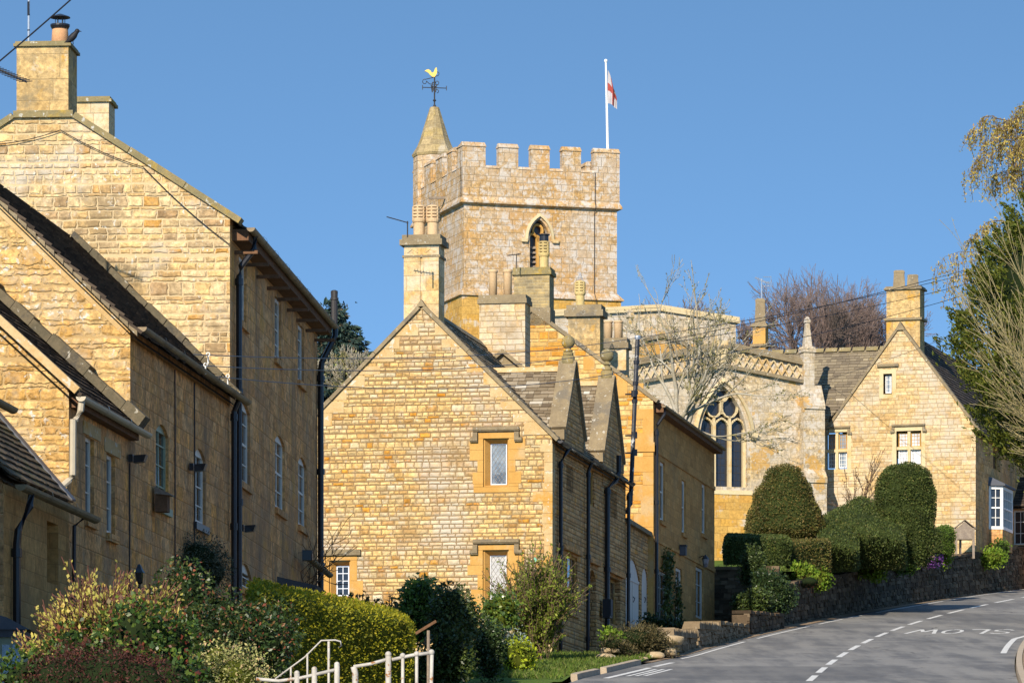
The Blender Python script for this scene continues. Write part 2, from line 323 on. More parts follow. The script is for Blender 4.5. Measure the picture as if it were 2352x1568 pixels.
M['pot'] = mottled('buff clay pot', (.50, .34, .19), (.54, .39, .23), (.44, .29, .15), 3, .1, .8)
M['pot_red'] = mottled('terracotta pot', (.52, .28, .14), (.55, .31, .17), None, 3, .1, .8)
M['pot_yellow'] = mottled('yellow clay pot', (.50, .37, .15), (.52, .40, .18), (.36, .27, .12), 3, .1, .8)
M['black'] = plain('black paint', (.012, .012, .016), .35, .5)
M['iron'] = plain('dark iron', (.03, .028, .03), .55, .4)
M['peeling'] = mottled('peeling black paint', (.014, .015, .02), (.02, .022, .03), None, 3, .2, .4, .4, extra=((.42, .42, .42), 4.5, .62))
M['gutter'] = mottled('old brown gutter', (.20, .15, .09), (.27, .20, .11), (.13, .10, .07), 3, .2, .6, .3)
M['gutter_pale'] = plain('cream gutter', (.42, .37, .28), .4, .4)
M['lead'] = plain('lead sheet', (.085, .09, .105), .6, .3)
M['white'] = plain('white paint', (.74, .74, .72), .45, .4, var=.06)
M['whitewood'] = plain('white painted wood', (.68, .62, .54), .5, .4, var=.1)
M['rail'] = mottled('white rail paint with rust', (.36, .33, .285), (.46, .43, .385), None, 5, .2, .6, .3, extra=((.26, .115, .035), 9, .58))
M['sage'] = plain('sage paint', (.30, .33, .22), .5, .4)
M['lavender'] = plain('pale grey door paint', (.66, .56, .48), .5, .4, var=.08)
M['wood'] = mottled('grey weathered wood', (.20, .16, .13), (.27, .22, .17), None, 6, .3)
M['wood_dark'] = mottled('brown wood', (.12, .065, .035), (.17, .09, .05), None, 6, .3)
M['glass'] = plain('dark glass', (.018, .02, .024), .06, .6, var=.3, sc=2)
M['glass_pale'] = mottled('pale grey-blue leaded glass', (.15, .19, .24), (.24, .28, .32), (.07, .09, .12), 3.2, .02, .08, .7)  # pane colour mottled between pale and dark grey-blue
M['glass_blind'] = mottled('glass over a white blind', (.42, .43, .45), (.48, .48, .48), None, 2, .02, .12, .6)
M['glass_lead'] = plain('church glass', (.02, .022, .03), .18, .5, var=.5, sc=5)
def curtain():
    g = G('white net curtain in folds'); mp = g.nd('Mapping'); mp.inputs['Scale'].default_value = (9, 9, .8); g.put(mp.inputs[0], g.pos()); a, _ = g.noise(mp.outputs[0], 1.6, 3, .6)
    return g.done(g.ramp(a, [(.3, (.20, .21, .25)), (.5, (.50, .50, .52)), (.7, (.66, .65, .65))]), .35, .4)  # light and shade of the folds drawn as colour bands
M['curtain'] = curtain()
M['gold'] = plain('gilded metal', (.85, .56, .13), .28, .6, .75)
M['alu'] = plain('aluminium', (.55, .56, .58), .35, .5, .7)
M['copper'] = plain('verdigris copper', (.16, .36, .25), .7, .3)
M['asphalt'] = None

# ------------------------------------------------------------------ wall features
def arch_loop(s0, s1, z0, z1, rise=0.0, n=8, pointed=False):
    if rise <= 0: return [(s0, z0), (s1, z0), (s1, z1), (s0, z1)]
    zs = z1 - rise; L = [(s0, z0), (s1, z0)]; c = (s0 + s1) / 2; hw = (s1 - s0) / 2
    if pointed:
        rr = (hw * hw + rise * rise) / (2 * hw)
        for i in range(n + 1):
            z = zs + rise * i / n; x = math.sqrt(max(0, rr * rr - (z - zs) ** 2)) - (rr - hw); L.append((c + x, z))
        for i in range(n - 1, -1, -1):
            z = zs + rise * i / n; x = math.sqrt(max(0, rr * rr - (z - zs) ** 2)) - (rr - hw); L.append((c - x, z))
    else:
        for i in range(n + 1):
            a = -1 + 2 * i / n; L.append((c - a * hw, zs + rise * math.sqrt(max(0, 1 - a * a)) if rise >= hw * .9 else zs + rise * (1 - a * a)))
    return L
def window(parent, pl, rect, holes=None, rise=0.0, d=.14, fw=.05, nx=2, ny=3, frame='whitewood', glass='glass', sill=None, sash=False, lattice=None, bar=.022, name='window', pointed=False, label=None):
    s0, s1, z0, z1 = rect
    if holes is not None: holes.append(arch_loop(s0, s1, z0, z1, rise, pointed=pointed))
    f = MB(); e = .02
    f.pbox(pl, s0 - e, s0 + fw, z0 - e, z1 + e, -d - .06, -d); f.pbox(pl, s1 - fw, s1 + e, z0 - e, z1 + e, -d - .06, -d)
    f.pbox(pl, s0 + fw, s1 - fw, z0 - e, z0 + fw, -d - .06, -d); f.pbox(pl, s0 + fw, s1 - fw, z1 - fw - rise * .4, z1 + e, -d - .06, -d)
    for i in range(1, nx):
        a = s0 + (s1 - s0) * i / nx; f.pbox(pl, a - bar / 2, a + bar / 2, z0 + fw, z1 - fw, -d - .045, -d - .012)
    for j in range(1, ny):
        z = z0 + (z1 - z0) * j / ny; bw = bar * (2 if sash and j == ny // 2 else 1)
        f.pbox(pl, s0 + fw, s1 - fw, z - bw / 2, z + bw / 2, -d - .047, -d - .010)
    o = f.build(name, M[frame], parent)
    if label: o['label'] = label
    g = MB(); g.pbox(pl, s0 + fw * .6, s1 - fw * .6, z0 + fw * .6, z1 - fw * .6, -d - .04, -d - .03); g.build('pane', M[glass], o)
    if lattice:
        l = MB(); st, r = lattice; a0, a1, b0, b1 = s0 + fw, s1 - fw, z0 + fw, z1 - fw; k = 1.45
        for sg in (1, -1):
            c = -3.0
            while c < 6:
                # line z = b0 + sg*k*(a - a0) + c
                pts = []
                for a in (a0, a1):
                    z = b0 + sg * k * (a - a0) + c
                    if b0 <= z <= b1: pts.append((a, z))
                for z in (b0, b1):
                    a = a0 + (z - b0 - c) / (sg * k)
                    if a0 < a < a1: pts.append((a, z))
                if len(pts) >= 2: l.tube([pl.pt(*pts[0], -d - .026), pl.pt(*pts[1], -d - .026)], r, 4)
                c += st
        l.build('lead_lattice', M['alu'], o)
    if sill:
        m = MB(); m.pbox(pl, s0 - .08, s1 + .08, z0 - .13, z0 - .01, -d, .06); m.build('sill', M[sill], o)
    return o
def gutter(parent, p, q, r=.06, mat='gutter', endcap=True):
    m = MB(); p, q = Vector(p), Vector(q); d = (q - p).normalized(); a = d.cross(Vector((0, 0, 1))).normalized(); n = 7
    ring = lambda c, rr: [c + a * (math.cos(math.pi * i / n) * rr) + Vector((0, 0, -math.sin(math.pi * i / n) * rr)) for i in range(n + 1)]
    A, B, A2, B2 = ring(p, r), ring(q, r), ring(p, r * .82), ring(q, r * .82)
    for i in range(n):
        m.face([A[i], B[i], B[i + 1], A[i + 1]]); m.face([A2[i + 1], B2[i + 1], B2[i], A2[i]])
    for X, X2, ii in ((A, A2, 0), (B, B2, 0)):
        m.face([X[0], X2[0], X2[0] + d * .001, X[0] + d * .001])
    m.face([A[0], A2[0], B2[0], B[0]]); m.face([A[n], B[n], B2[n], A2[n]])
    if endcap: m.face(A[::-1]); m.face(B)
    L = (q - p).length; k = max(2, int(L / 1.6))
    for i in range(1, k): c = p + d * (L * i / k); m.tube([c - d * .03, c + d * .03], r * 1.12, 10, 0, False)
    return m.build('gutter', M[mat], parent)
def downpipe(parent, pts, r=.045, mat='black', name='downpipe', brackets=True):
    m = MB(); m.tube(pts, r, 8); pts = [Vector(p) for p in pts]; a, b = pts[-2], pts[-1]; L = (b - a).length
    k = max(1, int(L / 1.8))
    if brackets:
        for i in range(k + 1):
            c = a.lerp(b, min(.97, (i + .02) / k)); m.tube([c, c + (b - a).normalized() * .12], r * 1.35, 8)
    return m.build(name, M[mat], parent)
def in_poly_spans(poly, t):
    xs = []
    for i in range(len(poly)):
        (a, b), (c, d) = poly[i], poly[(i + 1) % len(poly)]
        if (b <= t) != (d <= t): xs.append(a + (t - b) / (d - b) * (c - a))
    xs.sort(); return list(zip(xs[::2], xs[1::2]))
def slates(parent, pts, mat, row=.2, wd=.28, th=.028, name='roof', shrink=True, mats=None):
    """stone slates laid in courses over a planar polygon; pts[0]->pts[1] is the eave"""
    pts = [Vector(p) for p in pts]; e = (pts[1] - pts[0]).normalized()
    n = None
    for k in range(2, len(pts)):
        n = e.cross(pts[k] - pts[0])
        if n.length > .01: break
    n.normalize()
    if n.z < 0: n = -n
    g = n.cross(e)
    if g.z < 0: g = -g
    poly = [((p - pts[0]).dot(e), (p - pts[0]).dot(g)) for p in pts]
    m = MB(); m.face([p - n * .03 for p in pts]); m.face([p - n * .12 for p in pts][::-1])
    top = max(b for a, b in poly); t = min(b for a, b in poly); rr = row
    while t < top - .02:
        r_ = rr * rnd.uniform(.88, 1.12)
        for a, b in in_poly_spans(poly, min(t + r_ * .5, top - .005)):
            x = a
            while x < b - .03:
                w_ = min(wd * rnd.uniform(.55, 1.5), b - x)
                if b - x - w_ < .07: w_ = b - x
                tt = th * rnd.uniform(.7, 1.5); dz = rnd.uniform(-.012, .012); ln = min(r_ * 1.25, top - t)
                o = pts[0] + e * (x + .004) + g * (t + dz)
                lift = n * (th * 1.1)
                E_ = e * (w_ - .008)
                m.hexa([o + lift - n * tt, o + lift + E_ - n * tt, o + E_ + g * ln - n * tt, o + g * ln - n * tt],
                       [o + lift, o + lift + E_, o + E_ + g * ln, o + g * ln])
                x += w_
        t += r_
    return m.build(name, M[mat], parent)
def coping(m, a, b, pl, thick=.1, inn=.32, out=.06, seg=.9):
    """coping stones along a verge from (s,z) a to b on plane pl"""
    A, B = Vector(a), Vector(b); L = (B - A).length; k = max(1, int(L / seg)); d = (B - A) / L; nn = Vector((-d.y, d.x))
    if nn.y < 0: nn = -nn
    for i in range(k):
        p, q = A + d * (L * i / k + .006), A + d * (L * (i + 1) / k - .006); t = thick * rnd.uniform(.92, 1.08)
        o = out + rnd.uniform(-.01, .012)
        P3 = lambda w_, dd: pl.pt(w_.x, w_.y, dd)
        m.hexa([P3(p, o), P3(q, o), P3(q, -inn), P3(p, -inn)], [P3(p + nn * t, o), P3(q + nn * t, o), P3(q + nn * t, -inn), P3(p + nn * t, -inn)])
def hood(m, pl, s0, s1, z, drop=.26, th=.1, out=.10, ret=.2):
    for a, b, c, d in ((s0, s1, z, z + th), (s0, s0 + th, z - drop, z), (s1 - th, s1, z - drop, z), (s0 - ret + th, s0, z - drop, z - drop + th), (s1, s1 + ret - th, z - drop, z - drop + th)):
        m.hexa([pl.pt(a, c, out * .75), pl.pt(b, c, out * .75), pl.pt(b, c, 0), pl.pt(a, c, 0)], [pl.pt(a, d - .035, out), pl.pt(b, d - .035, out), pl.pt(b, d, 0), pl.pt(a, d, 0)])
        m.pbox(pl, a, b, c + th * .25, d - .034, 0, out)
def chimney(parent, pl, u0, u1, vt, zb, depth, body='chimney_stone', cap='coping', capv=(0, 0), cap_out=.09, bands=(), name='chimney', label=None, d=0.0):
    """stack whose front lies on pl (pushed back by d); vt = top of the cap, capv = cap height px"""
    q = pl.shift(-d); s0, _ = q.sz(u0, vt); s1, zt = q.sz(u1, vt); _, zc = q.sz((u0 + u1) / 2, vt + capv[0])
    zt = q.sz((u0 + u1) / 2, vt)[1]
    b = MB(); b.pbox(q, s0, s1, zb, zc, -depth, 0); o = b.build(name, M[body], parent)
    if label: o['label'] = label
    c = MB(); h = zt - zc
    c.pbox(q, s0 - cap_out, s1 + cap_out, zc + .002, zc + h * .55, -depth - cap_out, cap_out)
    c.pbox(q, s0 - cap_out * .45, s1 + cap_out * .45, zc + h * .55, zt, -depth - cap_out * .45, cap_out * .45)
    c.build('cap', M[cap], o)
    for vb, hb, ob in bands:
        c = MB(); z = q.sz((u0 + u1) / 2, vb)[1]; c.pbox(q, s0 - ob, s1 + ob, z - hb, z, -depth - ob, ob); c.build('string_course', M[cap], o)
    return o, q, s0, s1, zt
def pot(parent, c, h, r, kind='plain', mat='pot'):
    m = MB(); z = Vector(c)
    if kind == 'plain':
        m.lathe(z, [(r, -.03), (r * .97, h * .85), (r * 1.0, h * .88), (r * 1.16, h * .9), (r * 1.16, h * .97), (r * 1.0, h), (r * .75, h), (r * .7, h * .8)], 18)
    elif kind == 'louvre':
        pr = [(r * .82, -.03), (r * .82, h * .42), (r * .95, h * .44), (r, h * .48)]
        for i in range(4):
            a = .50 + .105 * i; pr += [(r * 1.02, h * a), (r * 1.02, h * (a + .068)), (r * .74, h * (a + .07)), (r * .74, h * (a + .103))]
        pr += [(r * 1.02, h * .92), (r * .96, h * .95), (r * .6, h * .99), (r * .2, h * 1.0)]
        m.lathe(z, pr, 18)
        for i in range(6):
            th = i * math.pi / 3 + .3; p = z + Vector((math.cos(th) * r * .88, math.sin(th) * r * .88, 0)); m.box(p + Vector((-.022, -.022, h * .5)), (.044, 0, 0), (0, .044, 0), (0, 0, h * .42))
    elif kind == 'flare':
        m.lathe(z, [(r, -.03), (r * .86, h * .8), (r * .84, h * .84), (r * 1.02, h), (r * .8, h), (r * .7, h * .6)], 20)
    elif kind == 'square':
        m.lathe(z, [(r * 1.1, -.03), (r, .0), (r * .86, h * .82), (r * .9, h * .84), (r * .9, h * .93), (r * .6, h), (r * .4, h)], 4, 0, math.pi / 4 - .1)
    return m.build('chimney_pot', M[mat], parent, kind in ('plain', 'flare'))

# ------------------------------------------------------------------ ground, road
pX = [7.70433830e-06, -2.07173132e-03, 2.77830203e-01, -8.66857315e+00]; pZ = [1.12847665e-04, 6.03230879e-02, -5.09085031e-01]
def road_x(y):
    if y < 105: return np.polyval(pX, 105) + (y - 105) * .098
    if y > 178: a = y - 178; return np.polyval(pX, 178) + a * .272 + a * a * .0035
    return np.polyval(pX, y)
def road_z(y):
    if y < 105: return 7.07 * (y / 105) * (.78 + .22 * y / 105) if y > 0 else y * .05
    if y > 200: return 16.07 + (y - 200) * .075 if y < 420 else 32.57 + (y - 420) * .02
    return np.polyval(pZ, y)
def ground_z(y): return road_z(y) - .10
def grid(name, xs, ys, zf, mat, kind='structure'):
    V = np.array([(x, y, zf(x, y)) for y in ys for x in xs]); n = len(xs)
    Fc = np.array([(j * n + i, j * n + i + 1, (j + 1) * n + i + 1, (j + 1) * n + i) for j in range(len(ys) - 1) for i in range(n - 1)])
    o = npobj(name, [(V, Fc, 0)], [mat], None, True); tag(o, kind=kind); return o
def soil_mat(name, a, b, c):
    g = G(name); p = g.pos(); f, _ = g.noise(p, .8, 5, .6); f2, _ = g.noise(p, 14, 5, .7)
    c1 = g.mix(g.sm(f, .35, .65), a, b); c1 = g.mix(g.sm(f2, .5, .75), c1, c); g.bump(f2, .8, .05); return g.done(c1, .95, .1)
M['earth'] = soil_mat('garden earth and grass', (.055, .075, .02), (.075, .085, .03), (.09, .065, .035))
M['lawn'] = soil_mat('lawn', (.07, .12, .018), (.10, .15, .025), (.12, .14, .05))
def asphalt():
    g = G('worn asphalt'); p = g.pos(); a, _ = g.noise(p, 60, 3, .8); b, _ = g.noise(p, .35, 5, .6)
    mp = g.nd('Mapping'); mp.inputs['Scale'].default_value = (1.1, .07, 1); mp.inputs['Rotation'].default_value = (0, 0, R(9)); g.put(mp.inputs[0], p)
    s_, _ = g.noise(mp.outputs[0], 1.2, 5, .65)
    mp2 = g.nd('Mapping'); mp2.inputs['Scale'].default_value = (.35, 2.6, 1); g.put(mp2.inputs[0], p); t_, _ = g.noise(mp2.outputs[0], .55, 6, .7)
    c = g.mix(g.sm(s_, .36, .62), (.115, .112, .11), (.20, .19, .175)); c = g.mix(g.sm(b, .45, .7, 0, .6), c, (.25, .235, .21))
    c = g.mix(g.sm(t_, .58, .74, 0, .55), c, (.30, .27, .235)); c = g.mix(g.sm(t_, .27, .38, .5, 0), c, (.10, .097, .096))
    w1, wc = g.noise(p, .9, 3, .6); vm = g.nd('VectorMath', operation='MULTIPLY_ADD'); g.put(vm.inputs[0], wc); vm.inputs[1].default_value = (.9, 2.4, 0); g.put(vm.inputs[2], p)
    vo = g.nd('TexVoronoi', feature='DISTANCE_TO_EDGE', voronoi_dimensions='2D'); vo.inputs['Scale'].default_value = .22; g.put(vo.inputs['Vector'], vm.outputs[0]); k1, _ = g.noise(p, .22, 3, .6)
    c = g.mix(g.ma('MULTIPLY', g.sm(vo.outputs['Distance'], .004, .012, .8, 0), g.sm(k1, .48, .56)), c, (.045, .043, .043))
    vp_ = g.nd('TexVoronoi', feature='F1', voronoi_dimensions='2D'); vp_.inputs['Scale'].default_value = .12; g.put(vp_.inputs['Vector'], vm.outputs[0]); sc_ = g.nd('SeparateColor'); g.put(sc_.inputs[0], vp_.outputs['Color']); c = g.mix(g.sm(sc_.outputs[0], .78, .80, 0, .45), c, (.085, .083, .083))
    hs = g.nd('HueSaturation'); g.put(hs.inputs['Color'], c); g.put(hs.inputs['Value'], g.ma('ADD', .65, g.ma('MULTIPLY', a, .7))); g.bump(a, .35, .01)
    return g.done(hs.outputs[0], .85, .25)
M['asphalt'] = asphalt()
def paint():
    g = G('road marking paint'); a, _ = g.noise(g.pos(), 9, 6, .75); c = g.mix(g.sm(a, .52, .68, 0, .85), (.60, .585, .55), (.2, .19, .18)); return g.done(c, .7, .3)
M['paint'] = paint()
xs = [-700, -400, -200, -120, -80] + list(range(-60, 62, 4)) + [80, 120, 200, 400, 700]
ys = [-30, -10] + list(range(0, 262, 4)) + [300, 360, 450, 600, 900, 1500, 2500]
grid('ground', xs, ys, lambda x, y: ground_z(y) - .03, M['earth'])
ry = np.concatenate([np.arange(20, 100, 4.0), np.arange(100, 262, 1.5)])
def lo(y): return np.interp(y, [60, 105, 110, 114, 122, 130, 142, 154, 161, 173, 185, 200], [-4.8, -4.8, -4.5, -4.3, -3.75, -3.55, -3.2, -2.85, -2.65, -2.3, -2.1, -2.0]) - .25
def ro(y): return np.interp(y, [60, 102, 123, 139, 150, 165, 200], [4.6, 4.5, 4.45, 4.4, 3.9, 3.6, 3.4])
def strip(name, f0, f1, y_, dz, mat, kind='structure', nx=2, tagit=True):
    rows = []
    for y in y_:
        for k in range(nx): t = k / (nx - 1); rows.append((road_x(y) + f0(y) * (1 - t) + f1(y) * t, y, road_z(y) + dz))
    n = nx; Fc = np.array([(j * n + i, j * n + i + 1, (j + 1) * n + i + 1, (j + 1) * n + i) for j in range(len(y_) - 1) for i in range(n - 1)])
    o = npobj(name, [(np.array(rows), Fc, 0)], [mat], None, False)
    if tagit: tag(o, kind=kind)
    return o
strip('road', lo, ro, ry, 0.0, M['asphalt'], nx=6)
# kerbs and verge to the right
def kerb(name, f, y_, wd, hgt, mat):
    m = MB(); k = len(m.v)
    for a, b in zip(y_[:-1], y_[1:]):
        P0 = lambda y, o, z: Vector((road_x(y) + f(y) + o, y, road_z(y) + z))
        m.hexa([P0(a + .01, 0, -.1), P0(a + .01, wd, -.1), P0(b - .01, wd, -.1), P0(b - .01, 0, -.1)], [P0(a + .01, .02, hgt), P0(a + .01, wd, hgt), P0(b - .01, wd, hgt), P0(b - .01, .02, hgt)])
    o = m.build(name, mat); return tag(o, kind='structure')
M['kerbstone'] = mottled('pale kerb stone', (.36, .29, .21), (.42, .34, .25), None, 4, .3)
M['grit'] = soil_mat('sandy verge', (.24, .17, .11), (.30, .22, .15), (.16, .12, .07))
kerb('kerb', lambda y: ro(y) + .02, np.arange(60, 200, .95), .16, .10, M['kerbstone'])
strip('verge', lambda y: ro(y) + .19, lambda y: ro(y) + 2.2, ry, .085, M['grit'])
strip('gutter_verge', lambda y: lo(y) - 1.0, lambda y: lo(y) + .02, [y for y in ry if y >= 116], .012, M['grit'])
# painted markings: laid as thin sheets on the road
def mark(y0, y1, f0, f1, dz=.006, n=4):
    ys_ = np.linspace(y0, y1, n); m = MB()
    for a, b in zip(ys_[:-1], ys_[1:]):
        q = [Vector((road_x(y) + f(y), y, road_z(y) + dz)) for y, f in ((a, f0), (a, f1), (b, f1), (b, f0))]; m.face(q)
    return m
MK = MB()
def addm(m):
    k = len(MK.v); MK.v += m.v; MK.f += [[i + k for i in f] for f in m.f]; MK.m += m.m
for k in range(-1, 17):
    y = 105 + 5.93 * k; addm(mark(y - 2.0, y + 2.0, lambda q: -.075, lambda q: .075, n=5))
o = MK.build('centre_line', M['paint']); tag(o, kind='structure')
MK = MB()
for y0, y1 in ((119.5, 134), (137, 149), (151, 156), (157.5, 160), (163, 176), (178, 190)):
    addm(mark(y0, y1, lambda q: lo(q) + .25, lambda q: lo(q) + .34, n=14))
for y0, y1 in ((105, 112.5), (113.3, 116.5)): addm(mark(y0, y1, lambda q: lo(q) + .45, lambda q: lo(q) + .6, n=6))
for i in range(3): addm(mark(106.5 + i * .1, 111.5, lambda q, i=i: lo(q) + .75 + .18 * i, lambda q, i=i: lo(q) + .84 + .18 * i, n=4))
addm(mark(124, 145, lambda q: ro(q) - .42 + max(0, (q - 137)) * .10, lambda q: ro(q) - .26 + max(0, (q - 137)) * .10, n=16))
o = MK.build('edge_line', M['paint']); tag(o, kind='structure')
# SLOW, written for drivers coming down the hill: upside down from here
SL = MB()
def stroke(y0, pts, wd, x0, wl, yl):
    """letter strokes in a unit box (x right, y up as the driver reads it)"""
    cy = y0
    def W3(x, y): yy = cy + yl * (1 - y); return Vector((road_x(yy) + x0 + wl * (1 - x), yy, road_z(yy) + .006))
    for a, b in zip(pts[:-1], pts[1:]):
        a, b = Vector((a[0], a[1])), Vector((b[0], b[1])); d = b - a; n = 6 if abs(d.y) > .3 else 1
        hor = abs(d.y) < .25 * abs(d.x)
        off = Vector((0, .055)) if hor else Vector((wd, 0))
        for i in range(n):
            p, q = a + d * (i / n), a + d * ((i + 1) / n); SL.face([W3(*(p - off)), W3(*(q - off)), W3(*(q + off)), W3(*(p + off))])
Y0 = 141.6; YL = 4.0
LW = .62; gap = .12; X = .62
stroke(Y0, [(0, 1), (.25, 0), (.5, .62), (.75, 0), (1, 1)], .07, X, .84, YL); X += .84 + gap
ov = [(.5 + .42 * math.cos(t), .5 + .47 * math.sin(t)) for t in np.linspace(0, 2 * math.pi, 21)]
stroke(Y0, ov, .09, X, LW, YL); X += LW + gap
stroke(Y0, [(.12, 1), (.12, 0), (.95, .0)], .1, X, LW, YL); X += LW + gap
ss = [(.92, .82), (.75, .96), (.4, .97), (.14, .86), (.14, .66), (.4, .54), (.62, .47), (.86, .36), (.86, .14), (.6, .03), (.25, .04), (.06, .2)]
stroke(Y0, ss, .09, X, LW, YL)
o = SL.build('road_lettering', M['paint']); tag(o, kind='structure')

# ------------------------------------------------------------------ houses
def slab_box(m, pl, s0, s1, z0, z1, depth, faces='blrt', mi=0):
    p = lambda s, z, d: pl.pt(s, z, d)
    m.face([p(s0, z0, -depth), p(s0, z1, -depth), p(s1, z1, -depth), p(s1, z0, -depth)], mi)
def rear_walls(parent, plg, W, L, zb, ze, za, mat, sa=None, left=True):
    """rear gable and far side of a house whose front gable runs s=-W..0 on plg"""
    m = MB(); sa = -W / 2 if sa is None else sa
    m.face([plg.pt(0, zb, -L), plg.pt(-W, zb, -L), plg.pt(-W, ze, -L), plg.pt(sa, za, -L), plg.pt(0, ze, -L)])
    m.face([plg.pt(-W, zb, 0), plg.pt(-W, ze, 0), plg.pt(-W, ze, -L), plg.pt(-W, zb, -L)])
    return m.build('rear_wall', M[mat], parent)

# ---- tall house on the left, gable to the road
A = empty('stone_house', (-6, 88, ground_z(88)), 'tall stone house at the left with black downpipes and a terracotta chimney pot', 'house', 'houses climbing the left side of the hill')
pA = ((528 - CU) / F * 85, 85.0); gA = PL(pA, (1, -.0707)); fA = gA.side()
WA, LA, zbA = 6.62, 14.0, 3.4
zeA = gA.sz(528, 492)[1]; saA = gA.sz(101, 250)[0]; zaA = gA.sz(101, 218)[1]; zcut = gA.sz(100, 268)[1]
sl_, sr_ = gA.sz(34, 260)[0], gA.sz(166, 260)[0]
m = MB(); m.wall(gA, [(-WA, zbA), (0, zbA), (0, zeA), (sr_, zcut), (sl_, zcut), (-WA, zeA)]); m.build('gable_wall', M['rubble_big'], A)
H = []
for (u0, u1, v0, v1, ri, kw) in [(549, 566, 591, 741, 0, dict(ny=4)), (631, 646, 685, 826, 0, dict(ny=4)), (684, 698, 747, 878, 0, dict(ny=4)),
        (549, 574, 925, 1110, .14, dict(ny=4, sash=True)), (632, 654, 1001, 1171, .14, dict(ny=4, sash=True)), (685, 704, 1051, 1210, .14, dict(ny=4, sash=True)), (550, 578, 1294, 1352, .22, dict(ny=2))]:
    window(A, fA, fA.rect(u0, u1, v0, v1), H, rise=ri, d=.05, sill='ashlar', fw=.075, **kw)
zfA = zeA - .02
m = MB(); m.wall(fA, [(0, zbA), (LA, zbA), (LA, zfA), (0, zfA)], H, reveal=.32); m.build('street_wall', M['ashlar'], A)
rear_walls(A, gA, WA, LA, zbA, zeA, zaA, 'ashlar', saA)
m = MB(); coping(m, (sr_, zcut - .02), (.16, zeA - .17), gA, .11); coping(m, (-WA - .1, zeA - .1), (sl_, zcut - .02), gA, .11)
m.pbox(gA, sl_ - .02, sr_ + .02, zcut - .02, zcut + .1, -.5, .07); m.build('verge_coping', M['coping_yellow'], A)
ov = .34
slates(A, [gA.pt(ov, zeA - ov * .75, -.34), gA.pt(ov, zeA - ov * .75, -LA - .1), gA.pt(saA, zaA - .12, -LA - .1), gA.pt(saA, zaA - .12, -.34)], 'slate_dark', .24, .34)
slates(A, [gA.pt(-WA - ov, zeA - ov * .6, -LA - .1), gA.pt(-WA - ov, zeA - ov * .6, -.34), gA.pt(saA, zaA - .12, -.34), gA.pt(saA, zaA - .12, -LA - .1)], 'slate_dark', .26, .36, name='roof')
m = MB(); m.pbox(fA, .32, LA, zeA - .42, zeA - .22, .0, ov - .05)
for i in range(9): m.pbox(fA, .6 + i * 1.6, .68 + i * 1.6, zeA - .62, zeA - .56, 0, .42)
m.build('eaves', M['wood_dark'], A)
gp0, gp1 = fA.pt(.25, fA.sz(541, 529)[1] - .02, .46), fA.pt(LA + .1, zeA - .36, .44)
zg = gA.sz(548, 521)[1]
gutter(A, fA.pt(.1, zg, .36), fA.pt(LA + .15, zg, .36), .075)
downpipe(A, [fA.pt(.75, zg - .05, .36), fA.pt(.72, zg - .3, .34), fA.pt(.6, zg - .62, .12), fA.pt(.58, zg - .8, .09), fA.pt(.58, zbA, .09)], .055)
downpipe(A, [fA.pt(LA + .05, zg - .02, .36), fA.pt(LA + .03, zg - .22, .36), fA.pt(LA - .12, zg - .78, .1), fA.pt(LA - .12, zg - 1.0, .08), fA.pt(LA - .12, zbA, .08)], .062)
m = MB(); q = fA.pt(LA - .1, zg + .04, .36); m.tube([q, q + Vector((0, 0, .52))], .07, 10); m.lathe(q, [(.085, .48), (.085, .52), (.07, .53), (.075, .66), (.04, .68)], 10); m.build('vent_pipe', M['iron'], A)
c, q, s0, s1, zt = chimney(A, gA, 38, 157, 95, zcut - .3, .95, 'render_stone', 'coping_yellow', (12,), .05, d=.0, label='rendered chimney with orange lichen')
pot(c, gA.at(128.5, 96, -.45), gA.sz(128, 50)[1] - gA.sz(128, 96)[1], .165, 'flare', 'pot_red')
m = MB(); b = gA.at(128.5, 50, -.45)
m.lathe(b, [(.15, -.05), (.175, .0), (.175, .03), (.14, .02)], 20); m.lathe(b + Vector((0, 0, .17)), [(.03, .05), (.17, .0), (.185, -.012), (.183, -.02), (.16, -.012), (.06, .02)], 24)
for i in range(6): th = i * math.pi / 3; e = b + Vector((math.cos(th) * .085, math.sin(th) * .085, 0)); m.tube([e, e + Vector((0, 0, .19))], .007, 5)
m.build('chimney_cowl', M['black'], c)
gA2 = gA.shift(-LA + .9)
c, q, s0, s1, zt = chimney(A, gA2, 160, 250, 222, zaA - 1.6, .8, 'chimney_stone', 'coping_yellow', (13,), .06)
# door hood and little lean-to gutter low on the street wall
m = MB(); r_ = fA.rect(637, 657, 1332, 1368); z1 = r_[3] - .1
m.hexa([fA.pt(r_[0], z1 - .2, .7), fA.pt(r_[1], z1 - .2, .7), fA.pt(r_[1], z1 - .2, 0), fA.pt(r_[0], z1 - .2, 0)], [fA.pt(r_[0] - .06, z1 - .06, .78), fA.pt(r_[1] + .06, z1 - .06, .78), fA.pt(r_[1] + .06, z1 + .12, 0), fA.pt(r_[0] - .06, z1 + .12, 0)])
m.build('door_hood', M['lead'], A)
a, b = fA.sz(678, 1270)[0], LA + .25
gutter(A, fA.at(680, 1276, .22), fA.pt(LA - .02, fA.sz(728, 1318)[1], .26), .075, 'gutter')
m = MB(); e = fA.at(678, 1274, .2); m.box(e + Vector((-.05, -.25, -.12)), (.2, 0, 0), (0, .3, 0), (0, 0, .2)); m.build('hopper', M['black'], A)
